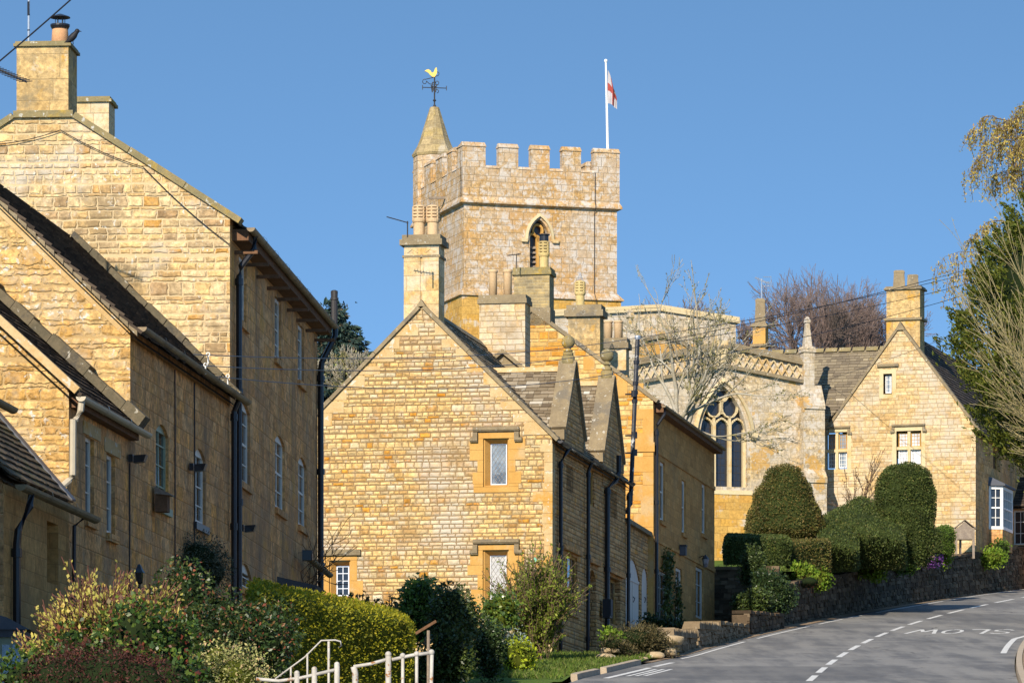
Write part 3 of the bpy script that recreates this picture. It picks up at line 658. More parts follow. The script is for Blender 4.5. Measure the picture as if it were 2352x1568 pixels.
# ---- middle house
B = empty('stone_house', (-8, 77, ground_z(77)), 'stone house with a steep dark slate roof and a sage green arched window', 'house', 'houses climbing the left side of the hill')
gBt = Vector((1, -.1035)); pB = ((299 - CU) / F * 75.3, 75.3); gB = PL(pB, gBt); fB = gB.side(); WB, LB, zbB = 5.6, 9.75, 3.0
zeB = gB.sz(299, 748)[1]; zaB = zeB + WB / 2 * .965
m = MB(); m.wall(gB, [(-WB, zbB), (0, zbB), (0, zeB), (-WB / 2, zaB), (-WB, zeB)]); m.build('gable_wall', M['rubble_rough'], B)
H = []
window(B, fB, fB.rect(358, 387, 975, 1162), H, rise=.16, d=.05, nx=2, ny=4, frame='sage', fw=.06, sill='sage', label='sage green arched casement window')
window(B, fB, fB.rect(446, 472, 1030, 1203), H, rise=.16, d=.05, nx=2, ny=4, fw=.07, sill='black')
m = MB(); m.wall(fB, [(0, zbB), (LB, zbB), (LB, zeB), (0, zeB)], H, reveal=.25); m.build('street_wall', M['ashlar'], B)
rear_walls(B, gB, WB, LB, zbB, zeB, zaB, 'ashlar')
ov = .2
slates(B, [gB.pt(ov, zeB - ov * .965 + .05, .1), gB.pt(ov, zeB - ov * .965 + .05, -LB + .02), gB.pt(-WB / 2, zaB + .05, -LB + .02), gB.pt(-WB / 2, zaB + .05, .1)], 'slate_dark', .2, .28, .04)
slates(B, [gB.pt(-WB - ov, zeB - ov * .965, -LB), gB.pt(-WB - ov, zeB - ov * .965, .1), gB.pt(-WB / 2, zaB + .05, .1), gB.pt(-WB / 2, zaB + .05, -LB)], 'slate_dark', .24, .34)
m = MB()
for i in range(20):
    t0, t1 = i / 20, (i + 1) / 20; a = Vector((ov * .7, zeB - ov * .7 * .965 - .0)); b = Vector((-WB / 2, zaB))
    p, q = a.lerp(b, t0 + .002), a.lerp(b, t1 - .002)
    m.hexa([gB.pt(p.x, p.y - .05, .13), gB.pt(q.x, q.y - .05, .13), gB.pt(q.x, q.y - .05, 0), gB.pt(p.x, p.y - .05, 0)], [gB.pt(p.x, p.y + .035, .13), gB.pt(q.x, q.y + .0, .13), gB.pt(q.x, q.y + .0, 0), gB.pt(p.x, p.y + .035, 0)])
m.build('verge_tiles', M['coping'], B)
m = MB(); a, b = Vector((.0, zeB - .03)), Vector((-WB / 2, zaB - .02)); nrm = Vector((-.69, -.72))
m.hexa([gB.pt(*(a + nrm * .16), .012), gB.pt(*(b + nrm * .16), .012), gB.pt(*(b + nrm * .16), 0), gB.pt(*(a + nrm * .16), 0)], [gB.pt(*a, .012), gB.pt(*b, .012), gB.pt(*b, 0), gB.pt(*a, 0)]); m.build('mortar_fillet', M['quoin'], B)
m = MB()                                            # coping against the tall house, lying along the roof
ce = gB.pt(ov, zeB - ov * .965 + .1, -LB + .42); cr_ = gB.pt(-WB / 2, zaB + .1, -LB + .42); bk = (gB.n * -.38).to_3d()
for i in range(9):
    p, q = ce.lerp(cr_, i / 9 + .002), ce.lerp(cr_, (i + 1) / 9 - .002); m.beam(p, q, bk, Vector((.06, 0, .08)) * rnd.uniform(.9, 1.3))
m.build('wall_coping', M['coping_dark'], B)
zgB = gB.sz(302, 752)[1]
gutter(B, fB.pt(-.05, zgB, .2), fB.pt(LB + .45, zgB - .05, .24), .075)
downpipe(B, [fB.pt(LB - .2, zgB - .06, .2), fB.pt(LB - .2, zgB - .3, .1), fB.pt(LB - .2, zbB, .09)], .05)
chimney(B, gB, -150, -55, 235, zaB - .7, .6, 'render_stone', 'coping', (12,), .06, d=LB * .33)
for v0, uu, vb in ((1000, 399, 1300), (1060, 444, 1320)):
    s_, z_ = fB.sz(uu, 860); m = MB(); m.tube([fB.pt(s_, zgB - .2, .02), fB.pt(s_ + .02, z_ - 1, .02), fB.pt(s_, zbB, .02)], .012, 5); m.build('cable', M['iron'], B)
for uu, vv in ((443, 814), (437, 838), (489, 864)):
    m = MB(); p = fB.at(uu, vv, .26); m.tube([p + Vector((0, 0, -.16)), p + Vector((0, 0, -.03))], .012, 6)
    for i in range(8): m.tube([p + Vector((math.cos(i * .785) * .03, 0, math.sin(i * .785) * .03)), p + Vector((math.cos(i * .785 + .785) * .03, 0, math.sin(i * .785 + .785) * .03))], .009, 6)
    m.build('wire_eyelet', M['white'], B)
# ---- front small house
C_ = empty('stone_house', (-8.5, 72, ground_z(72)), 'low stone house with a cream gutter and two slim white windows under pale lintels', 'house', 'houses climbing the left side of the hill')
pC = ((158 - CU) / F * 70.4, 70.4); gC = PL(pC, (1, -.1035)); fC = gC.side(); WC, LC, zbC = 5.4, 4.95, 2.6
zeC = gC.sz(158, 890)[1]; zaC = zeC + WC / 2 * .91
m = MB(); m.wall(gC, [(-WC, zbC), (0, zbC), (0, zeC), (-WC / 2, zaC), (-WC, zeC)]); m.build('gable_wall', M['rubble_rough'], C_)
H = []
for a, b, c, d in ((196, 216, 1004, 1192), (245, 264, 1044, 1226)): window(C_, fC, fC.rect(a, b, c, d), H, d=.06, nx=2, ny=3, fw=.06, sill='ashlar')
m = MB(); m.wall(fC, [(0, zbC), (LC, zbC), (LC, zeC), (0, zeC)], H, reveal=.3); m.build('street_wall', M['ashlar'], C_)
for a, b, c, d in ((190, 229, 975, 1004), (239, 275, 1012, 1044)): m = MB(); r_ = fC.rect(a, b, c, d); m.pbox(fC, *r_, 0, .02); m.build('lintel', M['quoin'], C_)
rear_walls(C_, gC, WC, LC, zbC, zeC, zaC, 'ashlar')
ov = .2
slates(C_, [gC.pt(ov, zeC - ov * .9 + .04, .12), gC.pt(ov, zeC - ov * .9 + .04, -LC + .02), gC.pt(-WC / 2, zaC + .04, -LC + .02), gC.pt(-WC / 2, zaC + .04, .12)], 'slate_dark', .2, .3, .04)
slates(C_, [gC.pt(-WC - ov, zeC - ov * .9, -LC), gC.pt(-WC - ov, zeC - ov * .9, .12), gC.pt(-WC / 2, zaC + .04, .12), gC.pt(-WC / 2, zaC + .04, -LC)], 'slate_dark', .24, .34)
m = MB(); coping(m, (.12, zeC - .11), (-WC / 2, zaC), gC, .12, .0, .16, 1.3); m.build('barge_board', M['quoin'], C_)
m = MB(); ce = gC.pt(ov + .02, zeC - ov * .9 + .08, -LC + .5); cr_ = gC.pt(-WC / 2, zaC + .1, -LC + .5)
for i in range(10): p, q = ce.lerp(cr_, i / 10), ce.lerp(cr_, i / 10 + .098); m.beam(p, q, (gC.n * -.46).to_3d(), Vector((.09, 0, .12)) * rnd.uniform(.8, 1.3))
m.build('roof_flaunching', M['coping_dark'], C_)
zgC = gC.sz(178, 912)[1]
gutter(C_, fC.pt(-.1, zgC, .2), fC.pt(LC + .35, zgC, .22), .075, 'gutter_pale')
downpipe(C_, [fC.pt(-.02, zgC - .03, .2), fC.pt(-.02, zgC - .2, .18), fC.pt(-.02, zgC - .34, .1), gC.at(171, 965, .1), gC.at(170, 1092, .1), gC.at(162, 1104, .1), gC.at(136, 1132, .25)], .05, 'gutter_pale', brackets=False)
m = MB(); m.pbox(fC, .1, LC, zeC - .28, zeC - .04, 0, .14); m.build('soffit', M['wood_dark'], C_)
s_ = fC.sz(295, 1150)[0]; m = MB(); m.tube([fC.pt(s_, zgC - .5, .02), fC.pt(s_, zbC, .02)], .012, 5); m.build('cable', M['iron'], C_)
# ---- lowest range, its slate roof falling to the road side
Z = empty('stone_house', (-8, 68, ground_z(68)), 'lowest stone range at the left edge with mossy slates and a blocked window', 'house', 'houses climbing the left side of the hill')
pZ0 = ((8 - CU) / F * 65.6, 65.6); gZ = PL(pZ0, (1, -.1035)); fZ = gZ.side(); LZ, zbZ = 4.9, 2.4
s153 = fZ.sz(158, 1250)[0]; LZ = s153
zeZ = fZ.sz(100, 1150)[1]
H = [arch_loop(*fZ.rect(108, 134, 1200, 1340))]
m = MB(); m.wall(fZ, [(0, zbZ), (LZ, zbZ), (LZ, zeZ), (0, zeZ)], H, reveal=.18); m.build('street_wall', M['ashlar_ochre'], Z)
r_ = fZ.rect(108, 134, 1200, 1340); m = MB(); m.pbox(fZ, r_[0] - .02, r_[1] + .02, r_[2] - .02, r_[3] + .02, -.26, -.17); m.build('blocked_window', M['dressed'], Z)
m = MB(); WZ = 4.5
m.face([gZ.pt(-WZ, zbZ), gZ.pt(0, zbZ), gZ.pt(0, zeZ), gZ.pt(-WZ / 2, zeZ + 2.2), gZ.pt(-WZ, zeZ)]); m.face([gZ.pt(-WZ, zbZ), gZ.pt(-WZ, zeZ), gZ.pt(-WZ, zeZ, -LZ), gZ.pt(-WZ, zbZ, -LZ)])
m.build('rear_wall', M['ashlar'], Z)
ez = fZ.sz(100, 1135)[1]
slates(Z, [fZ.pt(-.1, ez, .12), fZ.pt(LZ - .3, ez, .12), fZ.pt(LZ - .3, ez + 2.75, -2.3), fZ.pt(-.1, ez + 2.75, -2.3)], 'slate_moss', .17, .24, .03)
slates(Z, [fZ.pt(LZ, ez - .2, -WZ - .2), fZ.pt(-.1, ez - .2, -WZ - .2), fZ.pt(-.1, ez + 2.75, -2.3), fZ.pt(LZ - .3, ez + 2.75, -2.3)], 'slate_moss', .24, .3, .035)
m = MB(); m.beam(fZ.pt(LZ - .29, ez + .04, .1), fZ.pt(LZ - .29, ez + 2.8, -2.3), (fZ.t * .28).to_3d() + Vector((0, 0, .02)), Vector((.01, 0, .03))); m.build('lead_flashing', M['lead'], Z)
gutter(Z, fZ.pt(.1, ez - .1, .22), fZ.pt(LZ + .5, ez - .14, .3), .085)
downpipe(Z, [fZ.pt(.75, ez - .12, .24), fZ.pt(.7, ez - .35, .22), fZ.pt(.5, ez - .7, .1), fZ.pt(.5, ez - .9, .08), fZ.pt(.5, zbZ, .08)], .055)
downpipe(Z, [fZ.pt(LZ - .08, ez - .16, .28), fZ.pt(LZ - .08, ez - .3, .1), fZ.pt(LZ - .08, zbZ, .05)], .03, brackets=False)
m = MB(); a = P(-6, 1462, 64.6); m.box(a, (.38, .0, 0), (0, 1.4, 0), (0, 0, .1)); m.hexa([a + Vector((0, -.05, .1)), a + Vector((.44, -.05, .1)), a + Vector((.44, 1.45, .1)), a + Vector((0, 1.45, .1))], [a + Vector((0, -.05, .3)), a + Vector((.12, .0, .27)), a + Vector((.12, 1.4, .27)), a + Vector((0, 1.4, .3))]); m.build('bay_roof', M['lead'], Z)
m = MB(); m.box(a + Vector((-.4, .05, -1.6)), (.7, 0, 0), (0, 1.3, 0), (0, 0, 1.62))
bay = m.build('bay_window', M['sage'], Z); m = MB()
for i in range(2): m.box(a + Vector((.06 + i * .14, .045, -1.1)), (.1, 0, 0), (0, .01, 0), (0, 0, 1.0))
m.build('pane', M['glass_pale'], bay)
# ---- the next house down, almost wholly out of frame: only its gutter end shows, but it shades the garden
N_ = empty('stone_house', (-10.5, 60, ground_z(60)), 'stone house beyond the left edge with only the end of its brown gutter showing', 'house', 'houses climbing the left side of the hill')
gN = PL((-8.0, 57.0), (1, -.1)); fN = gN.side(); zN = P(0, 930, 64.5).z
m = MB(); m.wall(gN, [(-6, 1.5), (0, 1.5), (0, zN), (-3, zN + 2.6), (-6, zN)]); m.build('gable_wall', M['rubble_rough'], N_)
m = MB(); m.wall(fN, [(0, 1.5), (7.2, 1.5), (7.2, zN), (0, zN)]); m.build('street_wall', M['ashlar'], N_); rear_walls(N_, gN, 6, 7.2, 1.5, zN, zN + 2.6, 'ashlar')
slates(N_, [gN.pt(.25, zN - .1, .1), gN.pt(.25, zN - .1, -7.3), gN.pt(-3, zN + 2.7, -7.3), gN.pt(-3, zN + 2.7, .1)], 'slate_dark', .26, .4)
slates(N_, [gN.pt(-6.25, zN - .1, -7.3), gN.pt(-6.25, zN - .1, .1), gN.pt(-3, zN + 2.7, .1), gN.pt(-3, zN + 2.7, -7.3)], 'slate_dark', .26, .4)
e = P(30, 938, 64.6); gutter(N_, e - (fN.t * 7.6).to_3d(), e, .075)

# ---- an added, unseen row across the street, outside the frame on the right: it throws warm light back on the shaded fronts
def added_row_house(x, y, L, W, hgt, label):
    pl = PL((x, y + L), (-.09, -1)); z = ground_z(y) - .5; ze, za = ground_z(y + L / 2) + hgt, ground_z(y + L / 2) + hgt + W * .45
    h = empty('stone_house', (x + W / 2, y + L / 2, ground_z(y + L / 2)), label, 'house', 'added houses across the street, unseen beyond the right edge'); H = []
    for i in range(3):
        for zz in (.9, 3.4):
            c = L * (i + .5) / 3
            if i == 1 and zz < 1: continue
            window(h, pl, (c - .5, c + .5, ground_z(y) + zz + .5, ground_z(y) + zz + 1.8), H, nx=2, ny=3, sill='quoin')
    m = MB(); m.wall(pl, [(0, z), (L, z), (L, ze), (0, ze)], H); m.build('street_wall', M['rubble_cream'], h)
    ga = pl.side(L); ga2 = pl.side(0); m = MB()
    for s_ in (0, L): m.face([pl.pt(s_, z), pl.pt(s_, ze), pl.pt(s_, za, -W / 2), pl.pt(s_, ze, -W), pl.pt(s_, z, -W)])
    m.face([pl.pt(0, z, -W), pl.pt(0, ze, -W), pl.pt(L, ze, -W), pl.pt(L, z, -W)]); m.build('end_walls', M['rubble_cream'], h)
    c = (pl.t * (L / 2)).to_3d(); m = MB(); r_ = L / 2 - .45; b = pl.pt(L / 2 - .45, ground_z(y) + .3, -.1); m.box(b, (pl.t * .9).to_3d(), (pl.n * .14).to_3d(), (0, 0, 2.0)); m.build('door', M['wood_dark'], h)
    slates(h, [pl.pt(-.1, ze - .12, .25), pl.pt(L + .1, ze - .12, .25), pl.pt(L + .1, za, -W / 2), pl.pt(-.1, za, -W / 2)], 'slate_grey', .3, .45)
    slates(h, [pl.pt(L + .1, ze - .12, -W - .25), pl.pt(-.1, ze - .12, -W - .25), pl.pt(-.1, za, -W / 2), pl.pt(L + .1, za, -W / 2)], 'slate_grey', .3, .45)
added_row_house(11.8, 46, 12, 6, 5.4, 'nearest stone house added across the street, unseen beyond the right edge, for bounce light')
added_row_house(14.4, 66, 14, 6.5, 5.8, 'second stone house added across the street, unseen beyond the right edge, for bounce light')
added_row_house(18.0, 90, 16, 6.5, 6.0, 'third stone house added across the street, unseen beyond the right edge, for bounce light')
# ---- the gabled cottage in the middle
D = empty('stone_cottage', (-1, 125, ground_z(125)), 'gabled honey stone cottage with leaded windows and two ball finials on its dormers', 'house')
pD = ((1268 - CU) / F * 122, 122.0); gD = PL(pD, (1, -.184)); fD = gD.side(); zbD = 7.2
zeD = gD.sz(1268, 1003)[1]; saD, zaD = gD.sz(968, 706); WD = -saD * 2; LD = fD.sz(1437, 1150)[0]
slope = (zaD - zeD) / (-saD)
H = []; DR = MB()
def cut_surround(pl, glass, steps, mb, out=.012):
    for (u0, u1, v0, v1) in steps: r = pl.rect(u0, u1, v0, v1); mb.append(r)
SUR = MB()
def frame_stones(pl, gl, steps, out, chamf=(12, 12, 11, 8)):
    """blocks of dressed stone round an opening: each block drawn as pieces left, right, above and below it"""
    g0, g1, y0, y1 = pl.rect(*gl)
    for st in steps:
        s0, s1, z0, z1 = pl.rect(*st)
        j = .006
        if z1 <= y0 + .002 or z0 >= y1 - .002: SUR.pbox(pl, s0, s1, z0, z1 - j, 0, out); continue
        SUR.pbox(pl, s0, g0, z0, z1 - j, 0, out); SUR.pbox(pl, g1, s1, z0, z1 - j, 0, out)
def stone_window(pl, gl, ch, blocks, nx, ny, glass, frame='alu', lattice=None, out=.014, dep=.24, fw=.02, bar=.014):
    """glazed light deep in a chamfered ochre stone surround"""
    G0, G1, Z0, Z1 = pl.rect(*gl); C0, C1, Y0_, Y1_ = pl.rect(*ch)
    H.append([(C0, Y0_), (C1, Y0_), (C1, Y1_), (C0, Y1_)])
    # splayed reveals
    st = [(C0, Y0_, .0), (C1, Y0_, .0), (C1, Y1_, .0), (C0, Y1_, .0)]
    m1 = [(C0 + .035, Y0_ + .03), (C1 - .035, Y0_ + .03), (C1 - .035, Y1_ - .035), (C0 + .035, Y1_ - .035)]
    gl_ = [(G0, Z0), (G1, Z0), (G1, Z1), (G0, Z1)]
    ring0 = [(a, b, out) for a, b, _ in st]; ring1 = [(a, b, -.05) for a, b in [(q[0], q[1]) for q in st]]
    ring2 = [(a, b, -.05) for a, b in m1]; ring3 = [(a, b, -dep + .02) for a, b in gl_]; ring4 = [(a, b, -dep - .1) for a, b in gl_]
    for RA, RB in ((ring0, ring1), (ring1, ring2), (ring2, ring3), (ring3, ring4)):
        for i in range(4): k = (i + 1) % 4; SUR.face([pl.pt(*RA[i]), pl.pt(*RA[k]), pl.pt(*RB[k]), pl.pt(*RB[i])])
    frame_stones(pl, ch, blocks, out); SUR.build('window_surround', M['dressed'], D); SUR.__init__()
    return window(D, pl, (G0 + .004, G1 - .004, Z0 + .004, Z1 - .004), None, d=dep, fw=fw, nx=nx, ny=ny, frame=frame, glass=glass, lattice=lattice, bar=bar)
B1 = [(1089, 1194, 992, 1006), (1079, 1206, 1006, 1032), (1079, 1206, 1032, 1056), (1097, 1184, 1056, 1083), (1086, 1197, 1083, 1110), (1088, 1191, 1117, 1130), (1088, 1191, 1110, 1117)]
stone_window(gD, (1122.8, 1160.6, 1017, 1111), (1110, 1169, 1006, 1117), B1, 1, 1, 'glass_pale', lattice=(.155, .0045))
B2 = [(1089, 1194, 1250, 1262), (1080, 1205, 1262, 1296), (1074, 1205, 1296, 1319), (1097, 1186, 1319, 1352), (1082, 1197, 1352, 1390), (1082, 1197, 1390, 1402)]
stone_window(gD, (1121.6, 1159.5, 1273, 1383), (1109, 1169, 1262, 1390), B2, 1, 1, 'glass_blind', lattice=(.17, .0055))
B3 = [(739, 820, 1275, 1286), (739, 820, 1286, 1333), (739, 834, 1333, 1366), (739, 820, 1366, 1375), (739, 820, 1375, 1388)]
stone_window(gD, (768, 798, 1297, 1367), (756, 805, 1286, 1375), B3, 2, 4, 'glass', frame='alu', fw=.03, bar=.02)
m = MB(); m.wall(gD, [(-WD, zbD), (0, zbD), (0, zeD), (saD, zaD), (-WD, zeD)], H, reveal=.03); m.build('gable_wall', M['rubble_cottage'], D)
for u0, u1, v in ((1087, 1193, 990), (1087, 1193, 1248)): m = MB(); a, b, z0, z1 = gD.rect(u0, u1, v - 11, v); hood(m, gD, a, b, z0, drop=.27, th=z1 - z0, out=.11, ret=.2); m.build('hood_mould', M['coping'], D)
m = MB()
a, b, z0, z1 = gD.rect(739, 829, 1262, 1275); m.hexa([gD.pt(a, z0, .08), gD.pt(b, z0, .08), gD.pt(b, z0, 0), gD.pt(a, z0, 0)], [gD.pt(a, z1, .11), gD.pt(b, z1, .11), gD.pt(b, z1, 0), gD.pt(a, z1, 0)])
m.build('hood_mould', M['coping'], D)
# quoins and kneelers: larger dressed stones at the corner and under the verge
m = MB(); z = zbD + .3; i = 0
while z < zeD - .35:
    h_ = rnd.choice((.26, .3, .36, .22, .4)); w_ = rnd.choice((.36, .42, .2, .26, .5)) if i % 2 else rnd.choice((.2, .24, .3))
    m.pbox(gD, -w_, .012, z, z + h_ - .007, -.0, .012); m.pbox(fD, .0, .5 - w_ * .5, z, z + h_ - .007, -.0, .013); z += h_; i += 1
m.build('quoins', M['quoin'], D)
for sgn in (1, -1):
    n_ = 10; m = MB()
    for k in range(n_):
        t0 = .02 + k * .096; zt_ = zeD + (zaD - zeD) * t0; hh = rnd.choice((.22, .3, .35)); w_ = rnd.choice((.3, .45, .55, .38))
        zt1 = min(zt_ + hh, zaD - .35)
        x = lambda z_: (saD + (zaD - z_) / slope) if sgn > 0 else (saD - (zaD - z_) / slope)
        xi = x(zt_) - sgn * (w_ + hh / slope * .3)
        if sgn * (xi - saD) < .05: xi = saD + sgn * .05
        pts = [(xi, zt_), (x(zt_) - sgn * .02, zt_), (x(zt1 - .01) - sgn * .02, zt1 - .01), (xi, zt1 - .01)]
        if sgn * (pts[2][0] - xi) < .02: pts = [pts[0], pts[1], (xi, min(zt1, zt_ + (sgn * (x(zt_) - xi)) * slope - .02))]
        m.prism([gD.pt(a, b, .011) for a, b in pts], (gD.n * -.03).to_3d())
    m.build('kneeler_stones', M['quoin'], D)
m = MB(); coping(m, (.12, zeD - .12 * slope), (saD + .02, zaD - .02), gD, .1, .34, .07, 1.4); coping(m, (-WD - .12, zeD - .12 * slope), (saD - .02, zaD - .02), gD, .1, .34, .07, 1.4)
m.prism([gD.pt(saD - .12, zaD + .02, .08), gD.pt(saD + .12, zaD + .02, .08), gD.pt(saD, zaD + .2, .08)], (gD.n * -.42).to_3d()); m.build('verge_coping', M['coping'], D)
# street wall with its openings
H = []
def slot(u0, u1, v0, v1, nx, ny, rise=0, glass='glass', frame='dressed', d=.05, **k): return window(D, fD, fD.rect(u0, u1, v0, v1), H, rise=rise, d=d, nx=nx, ny=ny, glass=glass, frame=frame, fw=.07, bar=.07, sill=k.pop('sill', None), **k)
slot(1301, 1317, 1024, 1131, 2, 1); slot(1353, 1365, 1078, 1162, 1, 1); slot(1397, 1417, 1066, 1187, 2, 1)
slot(1299, 1326, 1275, 1400, 3, 1); slot(1397, 1425, 1328, 1438, 3, 1, d=.16)
r_ = fD.rect(1352, 1369, 1308, 1500); H.append(arch_loop(*r_, .25)); m = MB(); m.pbox(fD, r_[0] - .03, r_[1] + .03, zbD, r_[3] + .03, -.32, -.24)
for i in range(1, 5): a = r_[0] + (r_[1] - r_[0]) * i / 5; m.pbox(fD, a - .012, a + .012, zbD, r_[3], -.24, -.232)
dr = m.build('door', M['wood_dark'], D); m = MB(); m.lathe(fD.pt(r_[0] + .25, r_[2] + 1.2, -.22), [(.045, -.01), (.05, 0), (.04, .03)], 10); m.build('handle', M['iron'], dr)
m = MB(); m.wall(fD, [(0, zbD), (LD, zbD), (LD, zeD), (0, zeD)], H, reveal=.3); m.build('street_wall', M['rubble_shade'], D)
for u0, u1, v in ((1293, 1327, 1269), (1349, 1372, 1296), (1394, 1427, 1321)): m = MB(); a, b, z0, z1 = fD.rect(u0, u1, v - 9, v); m.pbox(fD, a - .1, b + .1, z0, z0 + .13, 0, .12); m.build('hood_mould', M['ashlar'], D)
for u0, u1, v in ((1299, 1326, 1404), (1397, 1425, 1442)): m = MB(); a, b, z0, z1 = fD.rect(u0, u1, v - 4, v + 10); m.pbox(fD, a - .08, b + .08, z0, z0 + .2, 0, .05); m.build('sill', M['ashlar'], D)
# roofs
rD = LD
ov = .22
eave = lambda a: [gD.pt(ov, zeD - ov * slope + .03, -a)]
slates(D, [gD.pt(ov, zeD - ov * slope + .03, -.34), gD.pt(ov, zeD - ov * slope + .03, -rD), gD.pt(saD, zaD + .03, -rD), gD.pt(saD, zaD + .03, -.34)], 'slate', .2, .27, .035)
slates(D, [gD.pt(-WD - ov, zeD - ov * slope + .03, -rD), gD.pt(-WD - ov, zeD - ov * slope + .03, -.34), gD.pt(saD, zaD + .03, -.34), gD.pt(saD, zaD + .03, -rD)], 'slate', .2, .27, .035)
rear_walls(D, gD, WD, rD, zbD, zeD, zaD, 'rubble_shade', saD)
m = MB()
for i in range(14): m.prism([gD.pt(saD - .16, zaD - .06, -.36 - i * (rD - .4) / 14), gD.pt(saD, zaD + .13, -.36 - i * (rD - .4) / 14), gD.pt(saD + .16, zaD - .06, -.36 - i * (rD - .4) / 14)], (gD.n * -((rD - .4) / 14 - .02)).to_3d())
m.build('ridge_stones', M['coping'], D)
def dormer(ua, va, u0, v0, u1, v1, vball, rball, vridge):
    sa, za = fD.sz(ua, va); s0, z0 = fD.sz(u0, v0); s1, z1 = fD.sz(u1, v1); zb = (z0 + z1) / 2
    sa = (s0 + s1) / 2
    k = (za - zb) / ((s1 - s0) / 2)
    th = .30
    w_ = MB(); w_.prism([fD.pt(s0 + .06, zeD - .5, .03), fD.pt(s1 - .06, zeD - .5, .03), fD.pt(s1 - .06, zb, .03), fD.pt(sa, za - .12, .03), fD.pt(s0 + .06, zb, .03)], (fD.n * -th).to_3d())
    w_.build('dormer_gable', M['rubble_shade'], D)
    c = MB()
    for sg, se in ((-1, s0), (1, s1)):
        a, b = Vector((se + sg * .04, zb - .04 * k)), Vector((sa, za)); d = (b - a).normalized(); nn = Vector((-d.y, d.x)); nn = nn if nn.y > 0 else -nn
        P3 = lambda q, o: fD.pt(q.x, q.y, o)
        c.hexa([P3(a, .1), P3(b, .1), P3(b, -th - .06), P3(a, -th - .06)], [P3(a + nn * .1, .1), P3(b + nn * .1, .1), P3(b + nn * .1, -th - .06), P3(a + nn * .1, -th - .06)])
        c.pbox(fD, se - .09 if sg < 0 else se - .12, se + .12 if sg < 0 else se + .09, zb - .3, zb - .04 * k, -th, .05)
    c.build('dormer_coping', M['coping'], D)
    f = MB(); cz = fD.pt(sa, za, -.13); zball = fD.sz(ua, vball)[1]
    hgt = zball - rball - za
    X, Yv = (fD.t * .30).to_3d(), (fD.n * .30).to_3d()
    f.box(cz - X / 2 - Yv / 2 + Vector((0, 0, -.12)), X, Yv, Vector((0, 0, .30)))
    f.box(cz - X * .4 - Yv * .4 + Vector((0, 0, .18)), X * .8, Yv * .8, Vector((0, 0, .1)))
    f.lathe(cz, [(.09, .28), (.075, .30), (.075, hgt - .08), (.12, hgt - .07), (.12, hgt - .03), (.07, hgt)] + [(rball * math.sin(t), hgt + rball - rball * math.cos(t)) for t in np.linspace(.42, 3.1, 12)], 20)
    f.build('ball_finial', M['coping_yellow'], D, True)
    zr = fD.sz(ua, vridge)[1]; zr = za - .18
    dd = (zr - zeD) / slope + .1; kk = (zr - (zb - .05)) / ((s1 - s0) / 2)
    slates(D, [fD.pt(s0 - .02, zb - .05, -th), fD.pt(s0 - .02, zb - .05, -.55), fD.pt(sa, zr, -dd), fD.pt(sa, zr, -th)][:4], 'slate', .13, .26, .03, name='dormer_roof') if False else None
    o0 = (zb - .05 - zeD) / slope
    slates(D, [fD.pt(s0, zb - .05, -max(o0, th + .02)), fD.pt(s0, zb - .05, -th), fD.pt(sa, zr, -th), fD.pt(sa, zr, -dd)], 'slate', .125, .26, .03, name='dormer_roof')
    slates(D, [fD.pt(s1, zb - .05, -th), fD.pt(s1, zb - .05, -max(o0, th + .02)), fD.pt(sa, zr, -dd), fD.pt(sa, zr, -th)], 'slate', .125, .26, .03, name='dormer_roof')
    rg = MB(); rg.prism([fD.pt(sa - .12, zr - .04, -th), fD.pt(sa, zr + .1, -th), fD.pt(sa + .12, zr - .04, -th)], (fD.n * -(dd - th)).to_3d()); rg.build('ridge_stones', M['quoin'], D)
    return s0, s1, zb
d1 = dormer(1314, 832, 1293, 982, 1339, 1010, 784, .175, 868)
d2 = dormer(1404, 866, 1382, 1038, 1428, 1060, 815, .185, 905)
# gutters between the dormers, downpipes
zg = zeD - .1
gutter(D, fD.pt(-.05, zg, .22), fD.pt(d1[0] - .05, zg, .2), .07, 'black')
gutter(D, fD.pt(d1[1] + .05, zg, .22), fD.pt(d2[0] + .1, zg, .2), .07, 'black')
gutter(D, fD.pt(d2[1] + .02, zg, .22), fD.pt(LD + .1, zg, .2), .07, 'black')
sp = lambda u: fD.sz(u, 1250)[0]
downpipe(D, [fD.pt(d1[0] - .25, zg - .05, .22), fD.pt(d1[0] - .4, zg - .2, .15), fD.pt(sp(1281), zg - .45, .08), fD.pt(sp(1281), zbD, .08)], .05)
downpipe(D, [fD.pt(d1[1] + .3, zg - .05, .2), fD.pt(sp(1343), zg - .3, .1), fD.pt(sp(1343), zbD, .08)], .05)
downpipe(D, [fD.at(1405, 1046, .2), fD.at(1405, 1085, .2), fD.at(1401, 1105, .16), fD.pt(sp(1388), fD.sz(1388, 1120)[1], .09), fD.pt(sp(1387), zbD, .09)], .07)
downpipe(D, [fD.pt(LD - .1, zg - .1, .2), fD.pt(LD - .08, zg - .3, .1), fD.pt(LD - .08, zbD, .08)], .05)
